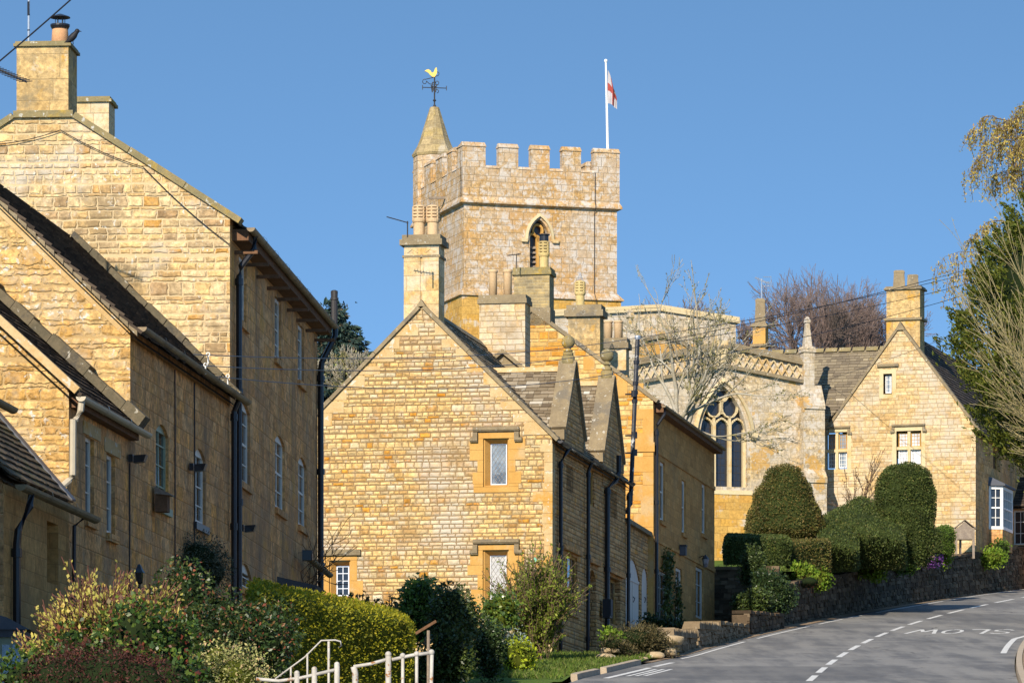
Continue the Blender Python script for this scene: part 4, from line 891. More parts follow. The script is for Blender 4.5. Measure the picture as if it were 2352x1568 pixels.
# chimneys of the cottage
_, q, s0, s1, zt = chimney(D, gD, 928, 1008, 539, zaD - 1.1, .72, 'chimney_stone', 'coping', (24,), .10, bands=((586, .06, .04),), d=.25, label='tall moulded chimney with a sunk groove')
ch = _; m = MB()
sm_ = (s0 + s1) / 2
for a in (s0 - .0, sm_ + .02):
    b = a + (s1 - s0) / 2 - .02; z = q.sz(968, 575)[1]; c = (a + b) / 2
    m.prism([q.pt(c - .15, z - .06, .015), q.pt(c - .12, z - .06, .015), q.pt(c, z + .03, .015), q.pt(c + .12, z - .06, .015), q.pt(c + .15, z - .06, .015), q.pt(c, z + .065, .015)], (q.n * -.02).to_3d())
m.pbox(q, s0, sm_ - .03, zaD - .5, q.sz(968, 590)[1], 0, .03); m.pbox(q, sm_ + .03, s1, zaD - .5, q.sz(968, 590)[1], 0, .03)
m.build('chimney_panels', M['chimney_stone'], ch)
for u in (956, 988): pot(ch, q.at(u, 538, -.36), q.sz(u, 466)[1] - q.sz(u, 538)[1], .175, 'louvre', 'pot')
gD2 = gD.shift(-8.2)
ch, q, s0, s1, zt = chimney(D, gD2, 1101, 1206, 677, zeD, .8, 'rubble_cream', 'coping', (20,), .05, label='broad squared stone chimney with two plain pots')
for u in (1126, 1160): pot(ch, q.at(u, 677, -.4), q.sz(u, 615)[1] - q.sz(u, 677)[1], .115, 'plain', 'pot')
m = MB(); s_, z_ = q.sz(1157, 813); 
for sg in (1, -1): m.beam(q.pt(s_, z_, .25), q.pt(s_ + sg * .75, z_ - .62, .25), (q.n * -.3).to_3d(), Vector((0, 0, .12)))
m.prism([q.pt(s_ - .62, z_ - .55, .1), q.pt(s_ + .62, z_ - .55, .1), q.pt(s_, z_, .1)], (q.n * -.4).to_3d()); m.build('gablet', M['coping'], D)

# ---- gateway between the cottage and the tall ochre house
GW = empty('gateway', fD.pt(LD + 2.3, ground_z(135)), 'dark rubble wall with two pale arched plank gates between cottage and ochre house', 'gateway')
sE = fD.sz(1496, 1300)[0]
zt0, zt1 = fD.sz(1440, 1200)[1], fD.sz(1496, 1234)[1]
H = [arch_loop(*fD.rect(1441.5, 1473.5, 1284, 1470), .55, 10), arch_loop(*fD.rect(1478, 1492, 1304, 1462), .5, 10, pointed=True)]
m = MB(); m.wall(fD, [(LD, 7.4), (sE, 7.4), (sE, zt1), (LD, zt0)], H, reveal=.22, off=-.05); m.build('wall', M['rubble_shade'], GW)
for k, (u0, u1, v0) in enumerate(((1441.5, 1473.5, 1284), (1478, 1492, 1304))):
    r_ = fD.rect(u0, u1, v0, 1470); m = MB(); m.pbox(fD, r_[0] - .05, r_[1] + .05, r_[2], r_[3] + .05, -.20, -.10)
    n_ = 7 if k == 0 else 4
    for i in range(n_): a = r_[0] + (r_[1] - r_[0]) * i / n_; b = r_[0] + (r_[1] - r_[0]) * (i + 1) / n_; m.pbox(fD, a + .006, b - .006, r_[2], r_[3] + .02, -.10, -.085)
    if k == 0: m.pbox(fD, r_[0], r_[1], r_[3] - .62, r_[3] - .54, -.085, -.065); c_ = r_[0] + (r_[1] - r_[0]) * .52; m.pbox(fD, c_ - .02, c_ + .02, r_[2], r_[3] - .6, -.085, -.06)
    g = m.build('gate', M['lavender'], GW); m = MB(); m.tube([fD.pt(r_[0] + (r_[1] - r_[0]) * .58, r_[2] + 1.25, -.07), fD.pt(r_[0] + (r_[1] - r_[0]) * .62, r_[2] + 1.2, -.04), fD.pt(r_[0] + (r_[1] - r_[0]) * .58, r_[2] + 1.1, -.07)], .014, 6); m.build('handle', M['iron'], g)
m = MB(); m.hexa([fD.pt(LD, zt0, .08), fD.pt(sE, zt1, .08), fD.pt(sE, zt1, -.3), fD.pt(LD, zt0, -.3)], [fD.pt(LD, zt0 + .12, .08), fD.pt(sE, zt1 + .12, .08), fD.pt(sE, zt1 + .12, -.3), fD.pt(LD, zt0 + .12, -.3)]); m.build('wall_coping', M['coping'], GW)
m = MB(); m.wall(fD, [(LD + .02, 7.4), (sE, 7.4), (sE, zt1 - .05), (LD + .02, zt1 - .05)], (), off=-.5); m.build('rear_wall', M['rubble_shade'], GW)
# ---- ochre house above the gateway
Eh = empty('stone_house', (1.5, 144, ground_z(144)), 'tall ochre house with an orange patched gable, buff brick chimney and plain shaded front', 'house')
pE = ((1500 - CU) / F * 138, 138.0); gE = PL(pE, (1, -.184)); fE = gE.side(); zbE = 8.0
zeE = gE.sz(1500, 917)[1]; saE = gE.sz(1222, 740)[0]; WE = -saE * 2; zaE = zeE + (-saE) * .735; LE = fE.sz(1641, 1200)[0]
m = MB(); m.wall(gE, [(-WE, zbE), (0, zbE), (0, zeE), (saE, zaE), (-WE, zeE)]); m.build('gable_wall', M['rubble_orange'], Eh)
H = []
for a, b, c, d in ((1516, 1527.5, 1061, 1196), (1566, 1575.5, 1103, 1224), (1612, 1622, 1111, 1226)): window(Eh, fE, fE.rect(a, b, c, d), H, d=.06, nx=1, ny=2, sash=True, fw=.09, sill='ashlar_ochre')
for a, b, c, d in ((1512, 1532, 1312, 1425), (1552, 1567, 1304, 1424), (1598, 1616, 1303, 1420)): window(Eh, fE, fE.rect(a, b, c, d), H, d=.06, nx=2, ny=3, fw=.09)
m = MB(); m.wall(fE, [(0, zbE), (LE, zbE), (LE, zeE), (0, zeE)], H, reveal=.3); m.build('street_wall', M['ashlar_ochre'], Eh)
rear_walls(Eh, gE, WE, LE, zbE, zeE, zaE, 'ashlar_ochre', saE)
zs1, zs2 = fE.sz(1515, 1045)[1], fE.sz(1560, 1272)[1]
for z in (zs1, zs2): m = MB(); m.pbox(fE, .02, LE, z, z + .12, 0, .035); m.build('string_course', M['ashlar_ochre'], Eh)
m = MB(); z = zbE + .3; i = 0
while z < zeE - .4: h_ = rnd.choice((.3, .38, .45)); w_ = (.3, .55)[i % 2]; m.pbox(gE, -w_, .012, z, z + h_ - .007, 0, .014); z += h_; i += 1
m.pbox(gE, -.75, .05, zs1 - .02, zs1 + .25, 0, .05); m.build('quoins', M['dressed'], Eh)
for (a, b, c, d) in ((1472, 1500, 1130, 1180), (1478, 1500, 940, 1000), (1455, 1478, 880, 905), (1418, 1441, 862, 910), (1340, 1366, 818, 850), (1335, 1358, 875, 900)): m = MB(); m.pbox(gE, *gE.rect(a, b, c, d), 0, .012); m.build('patch_stone', M['dressed'], Eh)
m = MB(); coping(m, (.1, zeE - .1), (gE.sz(1262, 745)[0], zaE - .735 * (gE.sz(1262, 745)[0] - saE)), gE, .11, .34, .06, 1.0); coping(m, (-WE - .1, zeE - .1), (saE, zaE), gE, .11, .34, .06, 1.0); m.build('verge_coping', M['coping'], Eh)
slates(Eh, [gE.pt(.3, zeE - .2, -.34), gE.pt(.3, zeE - .2, -LE - .1), gE.pt(saE, zaE, -LE - .1), gE.pt(saE, zaE, -.34)], 'slate_dark', .24, .34)
slates(Eh, [gE.pt(-WE - .3, zeE - .2, -LE - .1), gE.pt(-WE - .3, zeE - .2, -.34), gE.pt(saE, zaE, -.34), gE.pt(saE, zaE, -LE - .1)], 'slate_dark', .24, .34)
m = MB(); m.pbox(fE, .3, LE, zeE - .34, zeE - .1, 0, .26); m.build('eaves', M['wood_dark'], Eh)
zg = zeE - .16
gutter(Eh, fE.pt(.1, zg, .3), fE.pt(LE + .15, zg, .3), .065, 'gutter')
downpipe(Eh, [fE.pt(.32, zg - .05, .3), fE.pt(.3, zg - .25, .28), fE.pt(.18, zg - .55, .1), fE.pt(.16, zg - .7, .08), fE.pt(.16, zbE, .08)], .05)
ch, q, s0, s1, zt = chimney(Eh, gE, 1180, 1262, 614, zaE - 1.3, .75, 'brick', 'coping_yellow', (17,), .06, d=.05, label='buff brick chimney')
m = MB(); m.pbox(q, s0 - .03, s1 + .03, zaE - .4, zaE + .12, -.78, .05); m.build('chimney_base', M['coping'], ch)
po = pot(ch, q.at(1244, 614, -.4), q.sz(1244, 548)[1] - q.sz(1244, 614)[1], .16, 'louvre', 'pot_yellow'); z = q.at(1244, 549, -.4); m = MB(); m.lathe(z, [(.13, 0), (.13, .15), (.17, .16), (.17, .19), (.05, .2)], 14); m.build('chimney_cowl', M['black'], po)
ch, q, s0, s1, zt = chimney(Eh, gE.shift(-8.2), 1305, 1378, 700, zaE - 2.2, .7, 'render_stone', 'coping', (27,), .11, bands=(), label='ochre chimney with one yellow pot')
po = pot(ch, q.at(1328, 700, -.35), q.sz(1328, 641)[1] - q.sz(1328, 700)[1], .165, 'louvre', 'pot_yellow'); z = q.at(1328, 642, -.35); m = MB()
for i in range(10): th = i * math.pi / 5; m.tube([z + Vector((math.cos(th) * .1, math.sin(th) * .1, 0)), z + Vector((0, 0, .26))], .004, 4)
m.build('bird_guard', M['alu'], po)
ch, q, s0, s1, zt = chimney(Eh, gE.shift(-11.8), 1389, 1438, 776, zaE - 2.5, .6, 'chimney_stone', 'coping', (24,), .08, label='low chimney with two small buff pots')
for u in (1393, 1417): pot(ch, q.at(u, 776, -.3), q.sz(u, 734)[1] - q.sz(u, 776)[1], .135, 'plain', 'pot')
# tall black vent pipe between the cottage and the ochre house
vp = empty('vent_pipe', fD.pt(LD + .2, zt0, .02), 'tall black vent pipe with peeling paint between the dormer cottage and the ochre house', 'pipe')
m = MB(); p0, p1, p2 = fD.at(1444, 1157, .05), fD.at(1448, 930, .12), fD.at(1455, 779, .12)
m.tube([fD.at(1438, 1175, .0), p0, p1, p2], .065, 10); m.build('pipe', M['peeling'], vp)
for t in (.03, .16, .3, .62): m = MB(); c = p1.lerp(p2, t); m.tube([c, c + Vector((0, 0, .1))], .085, 10); m.build('collar', M['black'], vp)
for v in (905, 1000, 1040): m = MB(); c = fD.at(1447, v, .12); m.tube([c, c + Vector((-.25, .05, 0))], .025, 6); m.tube([c + Vector((0, 0, -.08)), c + Vector((0, 0, .1))], .09, 10); m.build('pipe_joint', M['black'], vp)
m = MB(); m.tube([p2, p2 + Vector((0, 0, .1))], .085, 10); m.build('cap', M['alu'], vp)

# ------------------------------------------------------------------ church
CH = empty('church', (1, 190, 15.0), 'stone church with a battlemented tower, spired stair turret and large traceried window', 'church')
ct = (math.cos(R(17)), math.sin(R(17)))
T = PL(((1066 - CU) / F * 202, 202.0), ct); TL = PL(T.p0, (ct[1], -ct[0])); WT = T.sz(1417, 600)[0]; DT = 7.5; zbT = 12.0
zT = lambda v: T.sz(1066, v)[1]
zw, zs, zc, zm = zT(672), zT(460), zT(383), zT(325)
TR = T.side(WT); TB = TR.side(DT)
H = [arch_loop(*T.rect(1217, 1261, 503, 700), .8, 9, pointed=True)]
m = MB(); m.wall(T, [(0, zw), (WT, zw), (WT, zs), (0, zs)], H, reveal=.42); m.wall(TL, [(-DT, zw), (0, zw), (0, zs), (-DT, zs)]); m.wall(TR, [(0, zw), (DT, zw), (DT, zs), (0, zs)]); m.wall(TB, [(0, zw), (WT, zw), (WT, zs), (0, zs)])
tw = m.build('tower_wall', M['tower'], CH)
m = MB(); o_ = .14
m.wall(T, [(-o_, zbT), (WT + o_, zbT), (WT + o_, zw - .12), (-o_, zw - .12)], off=o_); m.wall(TL, [(-DT - o_, zbT), (o_, zbT), (o_, zw - .12), (-DT - o_, zw - .12)], off=o_); m.wall(TR, [(-o_, zbT), (DT + o_, zbT), (DT + o_, zw - .12), (-o_, zw - .12)], off=o_); m.wall(TB, [(-o_, zbT), (WT + o_, zbT), (WT + o_, zw - .12), (-o_, zw - .12)], off=o_)
m.build('tower_base', M['tower_ochre'], CH)
m = MB()
def ringbox(m, z0, z1, o0, o1):
    """sloped string course round the tower"""
    cs = lambda o, z: [T.pt(-o, z, o), T.pt(WT + o, z, o), T.pt(WT + o, z, -DT - o), T.pt(-o, z, -DT - o)]
    a, b = cs(o0, z0), cs(o1, z1)
    for i in range(4): k = (i + 1) % 4; m.face([a[i], a[k], b[k], b[i]])
    return cs
ringbox(m, zw - .14, zw - .12, .14, .24); ringbox(m, zw - .12, zw - .07, .24, .24); ringbox(m, zw - .07, zw + .22, .24, 0.0)
ringbox(m, zs - .16, zs - .1, .0, .19); ringbox(m, zs - .1, zs - .02, .19, .19); ringbox(m, zs - .02, zs + .16, .19, .09)
m.build('string_courses', M['tower'], CH)
m = MB(); po = .09; zc2 = zc - .02
def parapet(pl, L, spans, o0):
    m.pbox(pl, -po, L + po, zs + .14, zc2, -.3, po)
    for a, b in spans:
        m.pbox(pl, a, b, zc2, zm - .2, -.3, po)
        m.hexa([pl.pt(a - .03, zm - .2, po + .04), pl.pt(b + .03, zm - .2, po + .04), pl.pt(b + .03, zm - .2, -.34), pl.pt(a - .03, zm - .2, -.34)], [pl.pt(a - .0, zm, po - .12), pl.pt(b, zm, po - .12), pl.pt(b, zm, -.2), pl.pt(a, zm, -.2)])
    sp_ = sorted(spans)
    for (a, b), (c, d) in zip(sp_[:-1], sp_[1:]): m.hexa([pl.pt(b, zc2, po + .03), pl.pt(c, zc2, po + .03), pl.pt(c, zc2, -.33), pl.pt(b, zc2, -.33)], [pl.pt(b, zc2 + .12, po - .05), pl.pt(c, zc2 + .12, po - .05), pl.pt(c, zc2 + .12, -.25), pl.pt(b, zc2 + .12, -.25)])
us = lambda a, b: (T.sz(a, 360)[0], T.sz(b, 360)[0])
spF = [(-po, us(1061, 1114)[1]), us(1145, 1189), us(1219, 1261), us(1291, 1333), (us(1363, 1417)[0], WT + po)]
parapet(T, WT, spF, 0)
TLp = PL(TL.pt(-DT, 0).to_2d(), TL.t)
parapet(TLp, DT, [(-po, .9), (1.7, 2.7), (3.5, 4.45), (5.2, 6.0), (6.7, DT + po - .31)], 0)
parapet(TR, DT, [(.31, .9), (1.7, 2.7), (3.5, 4.45), (5.15, 5.95), (6.5, DT - .31)], 0); parapet(TB, WT, [(-po, .9), (1.7, 2.6), (3.3, 4.2), (5.6, WT + po)], 0)
m.build('battlements', M['tower'], CH)
m = MB(); m.face([T.pt(0, zc2 - .5, 0), T.pt(WT, zc2 - .5, 0), T.pt(WT, zc2 - .5, -DT), T.pt(0, zc2 - .5, -DT)]); m.build('tower_roof', M['lead'], CH)
# belfry window: tracery, louvres, hood
r_ = T.rect(1217, 1261, 503, 700); c_ = (r_[0] + r_[1]) / 2
m = MB(); hw = (r_[1] - r_[0]) / 2
m.pbox(T, c_ - .06, c_ + .06, r_[2], r_[3] - .75, -.4, -.22)
for sg in (-1, 1):
    cx = c_ + sg * hw * .52; ra = hw * .46
    for i in range(8):
        t0, t1 = math.pi * i / 8, math.pi * (i + 1) / 8; q = lambda t, k=1.0: (cx + math.cos(t) * ra * k, r_[3] - .95 + math.sin(t) * ra * 1.5 * k)
        m.hexa([T.pt(*q(t0), -.22), T.pt(*q(t1), -.22), T.pt(*q(t1), -.4), T.pt(*q(t0), -.4)], [T.pt(*q(t0, 1.35), -.22), T.pt(*q(t1, 1.35), -.22), T.pt(*q(t1, 1.35), -.4), T.pt(*q(t0, 1.35), -.4)])
for i in range(12):
    t0, t1 = 2 * math.pi * i / 12, 2 * math.pi * (i + 1) / 12; q = lambda t, k=1.0: (c_ + math.cos(t) * .17 * k, r_[3] - .46 + math.sin(t) * .2 * k)
    m.hexa([T.pt(*q(t0), -.22), T.pt(*q(t1), -.22), T.pt(*q(t1), -.4), T.pt(*q(t0), -.4)], [T.pt(*q(t0, 1.5), -.22), T.pt(*q(t1, 1.5), -.22), T.pt(*q(t1, 1.5), -.4), T.pt(*q(t0, 1.5), -.4)])
bw = m.build('belfry_window', M['dressed'], CH)
m = MB()
for i in range(12):
    z = r_[2] + .2 + i * .2
    if z > r_[3] - .75: break
    m.hexa([T.pt(r_[0], z, -.28), T.pt(r_[1], z, -.28), T.pt(r_[1], z + .1, -.42), T.pt(r_[0], z + .1, -.42)], [T.pt(r_[0], z + .025, -.28), T.pt(r_[1], z + .025, -.28), T.pt(r_[1], z + .13, -.42), T.pt(r_[0], z + .13, -.42)])
m.pbox(T, r_[0] - .05, r_[1] + .05, r_[2], r_[3] + .02, -.55, -.45, 1); m.build('louvres', [M['wood'], M['black']], bw)
m = MB(); al = arch_loop(r_[0] - .1, r_[1] + .1, r_[3] - .95, r_[3] + .1, .93, 9, pointed=True)[1:]; al = al + [(r_[0] - .1, r_[3] - .95)]
for (a, b), (c, d) in zip(al[:-1], al[1:]):
    cx, cz = c_, r_[3] - .8; f = lambda x, z: (cx + (x - cx) * 1.22, cz + (z - cz) * 1.16)
    m.hexa([T.pt(a, b, .11), T.pt(c, d, .11), T.pt(c, d, 0), T.pt(a, b, 0)], [T.pt(*f(a, b), .09), T.pt(*f(c, d), .09), T.pt(*f(c, d), 0), T.pt(*f(a, b), 0)])
for sg in (-1, 1): m.pbox(T, c_ + sg * (hw + .26) - .13, c_ + sg * (hw + .26) + .13, r_[3] - 1.0, r_[3] - .86, 0, .13)
m.build('hood_mould', M['dressed_pale'], bw)
m = MB(); s_ = T.sz(1365, 500)[0]; m.tube([T.pt(s_, zc, .115), T.pt(s_, zs + .16, .115), T.pt(s_, zs - .05, .22), T.pt(s_, zs - .3, .03), T.pt(s_, zw + .2, .03), T.pt(s_, zw - .1, .26), T.pt(s_, zbT, .17)], .016, 5); m.build('lightning_conductor', M['iron'], CH)
m = MB(); e = TL.pt(-2.6, zs + .42, .05); m.beam(e, e + (TL.n * .75).to_3d() + Vector((0, 0, -.05)), (TL.t * .12).to_3d(), Vector((0, 0, .1))); m.build('water_spout', M['wood'], CH)
# stair turret and spire
tc = P(998, 500, 208.7); tc.z = 0
zt_ = P(998, 356, 208.7).z; zap = P(998, 247, 208.7).z
m = MB(); m.lathe(tc, [(.93, zbT), (.93, zt_ - .05)], 8, 0, R(17 + 22.5)); m.build('stair_turret', M['tower'], CH)
m = MB(); m.lathe(tc, [(.93, zt_ - .12), (.96, zt_ - .1), (1.0, zt_), (.76, zt_ + .38), (.62, zt_ + .72), (.50, zt_ + 1.12), (.20, zap), (.0, zap + .01)], 8, 0, R(17 + 22.5)); m.build('spire', M['spire'], CH)
# upper church wall with low gabled parapet
Nv = PL(((1515 - CU) / F * 193, 193.0), ct); e0, e1 = Nv.sz(1250, 740)[0], Nv.sz(1690, 740)[0]
zp, z0_, z1_ = Nv.sz(1515, 714)[1], Nv.sz(1300, 760)[1], Nv.sz(1690, 742)[1]
zl = zp - (zp - z1_) * (-e0) / e1 * .75
m = MB(); m.wall(Nv, [(e0, 13), (e1, 13), (e1, z1_), (0, zp), (e0, zl)]); sd = Nv.side(e1); m.wall(sd, [(0, 13), (4, 13), (4, z1_), (0, z1_)]); m.wall(sd.side(4), [(0, 13), (e1 - e0, 13), (e1 - e0, zl), (0, z1_)]); m.build('nave_wall', M['chancel'], CH)
m = MB()
for a, b in (((e0, zl), (0, zp)), ((0, zp), (e1 + .15, z1_ - .02))):
    coping(m, a, b, Nv, .12, .4, .13, 1.1)
    A_, B_ = (a[0], a[1] + .14), (b[0], b[1] + .14); coping(m, A_, B_, Nv, .12, .36, .05, 1.1)
m.build('parapet_coping', M['dressed_pale'], CH)
m = MB(); m.face([Nv.pt(e0, zl - .1, -.4), Nv.pt(0, zp - .1, -.4), Nv.pt(0, zp - .1, -4), Nv.pt(e0, zl - .1, -4)]); m.face([Nv.pt(0, zp - .1, -.4), Nv.pt(e1, z1_ - .1, -.4), Nv.pt(e1, z1_ - .1, -4), Nv.pt(0, zp - .1, -4)]); m.build('nave_roof', M['lead'], CH)
# low arched recess of the clerestory behind the branches
m = MB(); a = [Nv.sz(1448, 805), Nv.sz(1480, 784), Nv.sz(1520, 776), Nv.sz(1562, 790), Nv.sz(1600, 812)]
for p, q in zip(a[:-1], a[1:]): m.hexa([Nv.pt(*p, .12), Nv.pt(*q, .12), Nv.pt(*q, 0), Nv.pt(*p, 0)], [Nv.pt(p[0], p[1] + .14, .14), Nv.pt(q[0], q[1] + .14, .14), Nv.pt(q[0], q[1] + .14, 0), Nv.pt(p[0], p[1] + .14, 0)])
m.build('clerestory_hood', M['coping'], CH)
m = MB(); r_ = Nv.rect(1452, 1600, 790, 850); m.pbox(Nv, *r_, -.02, .03); m.build('clerestory_panel', M['dressed'], CH)
# east wall with the big window
Q = PL(((1460 - CU) / F * 182.6, 182.6), ct); WQ = Q.sz(1848, 900)[0]; sq = Q.sz(1662, 840)[0]; zbQ = 13.5
zqp, zq0, zq1 = Q.sz(1662, 797)[1], Q.sz(1470, 838)[1], Q.sz(1848, 838)[1]
zb0, zbp, zb1 = Q.sz(1470, 880)[1], Q.sz(1662, 841)[1], Q.sz(1848, 878)[1]
H = [arch_loop(*Q.rect(1608, 1716, 886, 1117), 2.05, 12, pointed=True)]
qr = Q.rect(1608, 1716, 886, 1117); qc = (qr[0] + qr[1]) / 2
m = MB(); m.wall(Q, [(0, zbQ), (WQ, zbQ), (WQ, zb1), (sq, zbp), (0, zb0)], H, reveal=.45); m.build('east_wall', M['chancel'], CH)
m = MB(); m.wall(Q, [(0, zb0), (sq, zbp), (WQ, zb1), (WQ, zq1), (sq, zqp), (0, zq0)], off=-.10)
sdq = Q.side(WQ); m.wall(sdq, [(0, zbQ), (4.5, zbQ), (4.5, zq1), (0, zq1)]); m.wall(Q, [(0, zbQ), (0, zq0), (-.02, zq0), (-.02, zbQ)]); m.build('parapet_wall', M['chancel'], CH)
m = MB()
for (a, za_, b, zb_) in ((0, zb0, sq, zbp), (sq, zbp, WQ, zb1)): coping(m, (a, za_ - .06), (b, zb_ - .06), Q, .13, .12, .16, 1.2)
for (a, za_, b, zb_) in ((0, zq0, sq, zqp), (sq, zqp, WQ, zq1)): coping(m, (a, za_ - .02), (b, zb_ - .02), Q, .11, .3, .1, 1.2); coping(m, (a, za_ + .1), (b, zb_ + .1), Q, .14, .26, .03, 1.2)
m.build('parapet_coping', M['coping'], CH)
m = MB(); n_ = 22
for i in range(n_):
    a, b = WQ * i / n_, WQ * (i + 1) / n_
    f = lambda x, t: (x, ((zb0 + (zbp - zb0) * x / sq) if x < sq else (zbp + (zb1 - zbp) * (x - sq) / (WQ - sq))) * (1 - t) + ((zq0 + (zqp - zq0) * x / sq) if x < sq else (zqp + (zq1 - zqp) * (x - sq) / (WQ - sq))) * t)
    for (t0, t1) in ((.14, .92), (.92, .14)):
        p, q = f(a, t0), f(b, t1); d = .045
        m.hexa([Q.pt(p[0], p[1] - d, -.02), Q.pt(q[0], q[1] - d, -.02), Q.pt(q[0], q[1] - d, -.1), Q.pt(p[0], p[1] - d, -.1)], [Q.pt(p[0], p[1] + d, -.02), Q.pt(q[0], q[1] + d, -.02), Q.pt(q[0], q[1] + d, -.1), Q.pt(p[0], p[1] + d, -.1)])
m.build('lattice_parapet', M['dressed_pale'], CH)
m = MB(); a = Q.sz(1655, 800)[0]; m.pbox(Q, a - .28, a + .28, zbp - .02, zqp + .25, -.2, .05); m.pbox(Q, a - .2, a - .06, zbp + .1, zqp - .1, .05, .09); m.pbox(Q, a + .06, a + .2, zbp + .1, zqp - .1, .05, .09); m.build('parapet_niche', M['dressed_pale'], CH)
# tracery of the big window
def bar(m, pl, pts, w_, d0, d1):
    for p, q in zip(pts[:-1], pts[1:]):
        d = Vector((q[0] - p[0], q[1] - p[1])); L = d.length; nn = Vector((-d.y, d.x)) / max(L, 1e-6) * w_ / 2; e = d / max(L, 1e-6) * w_ * .2
        a = [(p[0] - e.x + nn.x, p[1] - e.y + nn.y), (q[0] + e.x + nn.x, q[1] + e.y + nn.y), (q[0] + e.x - nn.x, q[1] + e.y - nn.y), (p[0] - e.x - nn.x, p[1] - e.y - nn.y)]
        m.prism([pl.pt(*z, d1) for z in a], (pl.n * (d0 - d1)).to_3d())
m = MB(); w3 = (qr[1] - qr[0]) / 3; zsp = Q.sz(1660, 985)[1]
for i in (1, 2): bar(m, Q, [(qr[0] + w3 * i, qr[2]), (qr[0] + w3 * i, zsp + .25)], .12, -.36, -.16)
for i in (0, 3): bar(m, Q, [(qr[0] + w3 * i + (.05 if i == 0 else -.05), qr[2]), (qr[0] + w3 * i + (.05 if i == 0 else -.05), zsp)], .1, -.36, -.2)
def arc(cx, cz, r, a0, a1, n=8, ky=1.0): return [(cx + math.cos(a0 + (a1 - a0) * i / n) * r, cz + math.sin(a0 + (a1 - a0) * i / n) * r * ky) for i in range(n + 1)]
for i in range(3):
    c = qr[0] + w3 * (i + .5); bar(m, Q, arc(c + w3 * .22, zsp, w3 * .72, math.pi, math.pi * .60, 6, 1.0), .07, -.36, -.2); bar(m, Q, arc(c - w3 * .22, zsp, w3 * .72, 0, math.pi * .40, 6, 1.0), .07, -.36, -.2)
for i in (1, 2):
    c = qr[0] + w3 * i; bar(m, Q, arc(c, zsp + .88, .33, 0, 2 * math.pi, 12, 1.25), .06, -.36, -.18); bar(m, Q, [(c, zsp + .25), (c, zsp + .5)], .09, -.36, -.18)
bar(m, Q, arc(qc, zsp + 1.42, .27, 0, 2 * math.pi, 12, 1.3), .06, -.36, -.18)
bar(m, Q, [(qc - .02, zsp + .62), (qc - .02, zsp + 1.1)], .1, -.36, -.18)
for sg in (-1, 1): bar(m, Q, [(qc + sg * w3 * .5, zsp + 1.28), (qc + sg * .2, zsp + 1.62)], .09, -.36, -.18)
ew = m.build('east_window', M['dressed_pale'], CH)
m = MB(); m.pbox(Q, qr[0] - .1, qr[1] + .1, qr[2] - .05, qr[3] + .05, -.42, -.38); m.build('pane', M['glass_lead'], ew)
m = MB()
k = qr[2]
while k < zsp + .3: m.pbox(Q, qr[0], qr[1], k, k + .018, -.378, -.365); k += .28
for i in range(9): a = qr[0] + (qr[1] - qr[0]) * (i + .5) / 9; m.pbox(Q, a - .007, a + .007, qr[2], zsp + .2, -.378, -.367)
m.build('lead_bars', M['iron'], ew)
m = MB(); al = arch_loop(qr[0] - .16, qr[1] + .16, zsp - .15, qr[3] + .16, 2.2, 12, pointed=True)[1:] + [(qr[0] - .16, zsp - .15)]
for (a, b), (c, d) in zip(al[:-1], al[1:]):
    f = lambda x, z: (qc + (x - qc) * 1.13, zsp + (z - zsp) * 1.07); g_ = lambda x, z: (qc + (x - qc) * .93, zsp + (z - zsp) * .97)
    m.hexa([Q.pt(a, b, .14), Q.pt(c, d, .14), Q.pt(c, d, 0), Q.pt(a, b, 0)], [Q.pt(*f(a, b), .1), Q.pt(*f(c, d), .1), Q.pt(*f(c, d), 0), Q.pt(*f(a, b), 0)])
    m.face([Q.pt(a, b, .02), Q.pt(c, d, .02), Q.pt(*g_(c, d), -.2), Q.pt(*g_(a, b), -.2)])
for sg in (-1, 1):
    m.pbox(Q, qc + sg * ((qr[1] - qr[0]) / 2 + .27) - .12, qc + sg * ((qr[1] - qr[0]) / 2 + .27) + .12, zsp - .3, zsp - .12, 0, .16)
    a = qr[0] if sg < 0 else qr[1]; m.face([Q.pt(a + sg * .16, qr[2], .015), Q.pt(a + sg * .16, zsp, .015), Q.pt(a - sg * .02, zsp, -.2), Q.pt(a - sg * .02, qr[2], -.2)])
m.build('hood_mould', M['dressed_pale'], ew)
m = MB(); m.hexa([Q.pt(qr[0] - .25, qr[2] - .3, .1), Q.pt(qr[1] + .25, qr[2] - .3, .1), Q.pt(qr[1] + .25, qr[2] - .3, -.4), Q.pt(qr[0] - .25, qr[2] - .3, -.4)], [Q.pt(qr[0] - .2, qr[2] - .15, .06), Q.pt(qr[1] + .2, qr[2] - .15, .06), Q.pt(qr[1] + .2, qr[2] + .03, -.4), Q.pt(qr[0] - .2, qr[2] + .03, -.4)]); m.build('sill', M['dressed_pale'], ew)
m = MB(); qs = Q.sz(1659, 855)
for i in range(4): m.pbox(Q, qs[0] + (-.12, .01, -.12, .01)[i], qs[0] + (-.01, .12, -.01, .12)[i], qs[1] + (-.12, -.12, .01, .01)[i], qs[1] + (-.01, -.01, .12, .12)[i], 0, .004)
m.build('quatrefoil', M['black'], CH)
m = MB(); z = Q.sz(1650, 1200)[1]
for zz, oo in ((Q.sz(1650, 1133)[1], .07), (Q.sz(1650, 1242)[1], .12)): m.pbox(Q, 0, WQ, zbQ, zz, .0, oo)
m.build('plinth', M['tower_ochre'], CH)
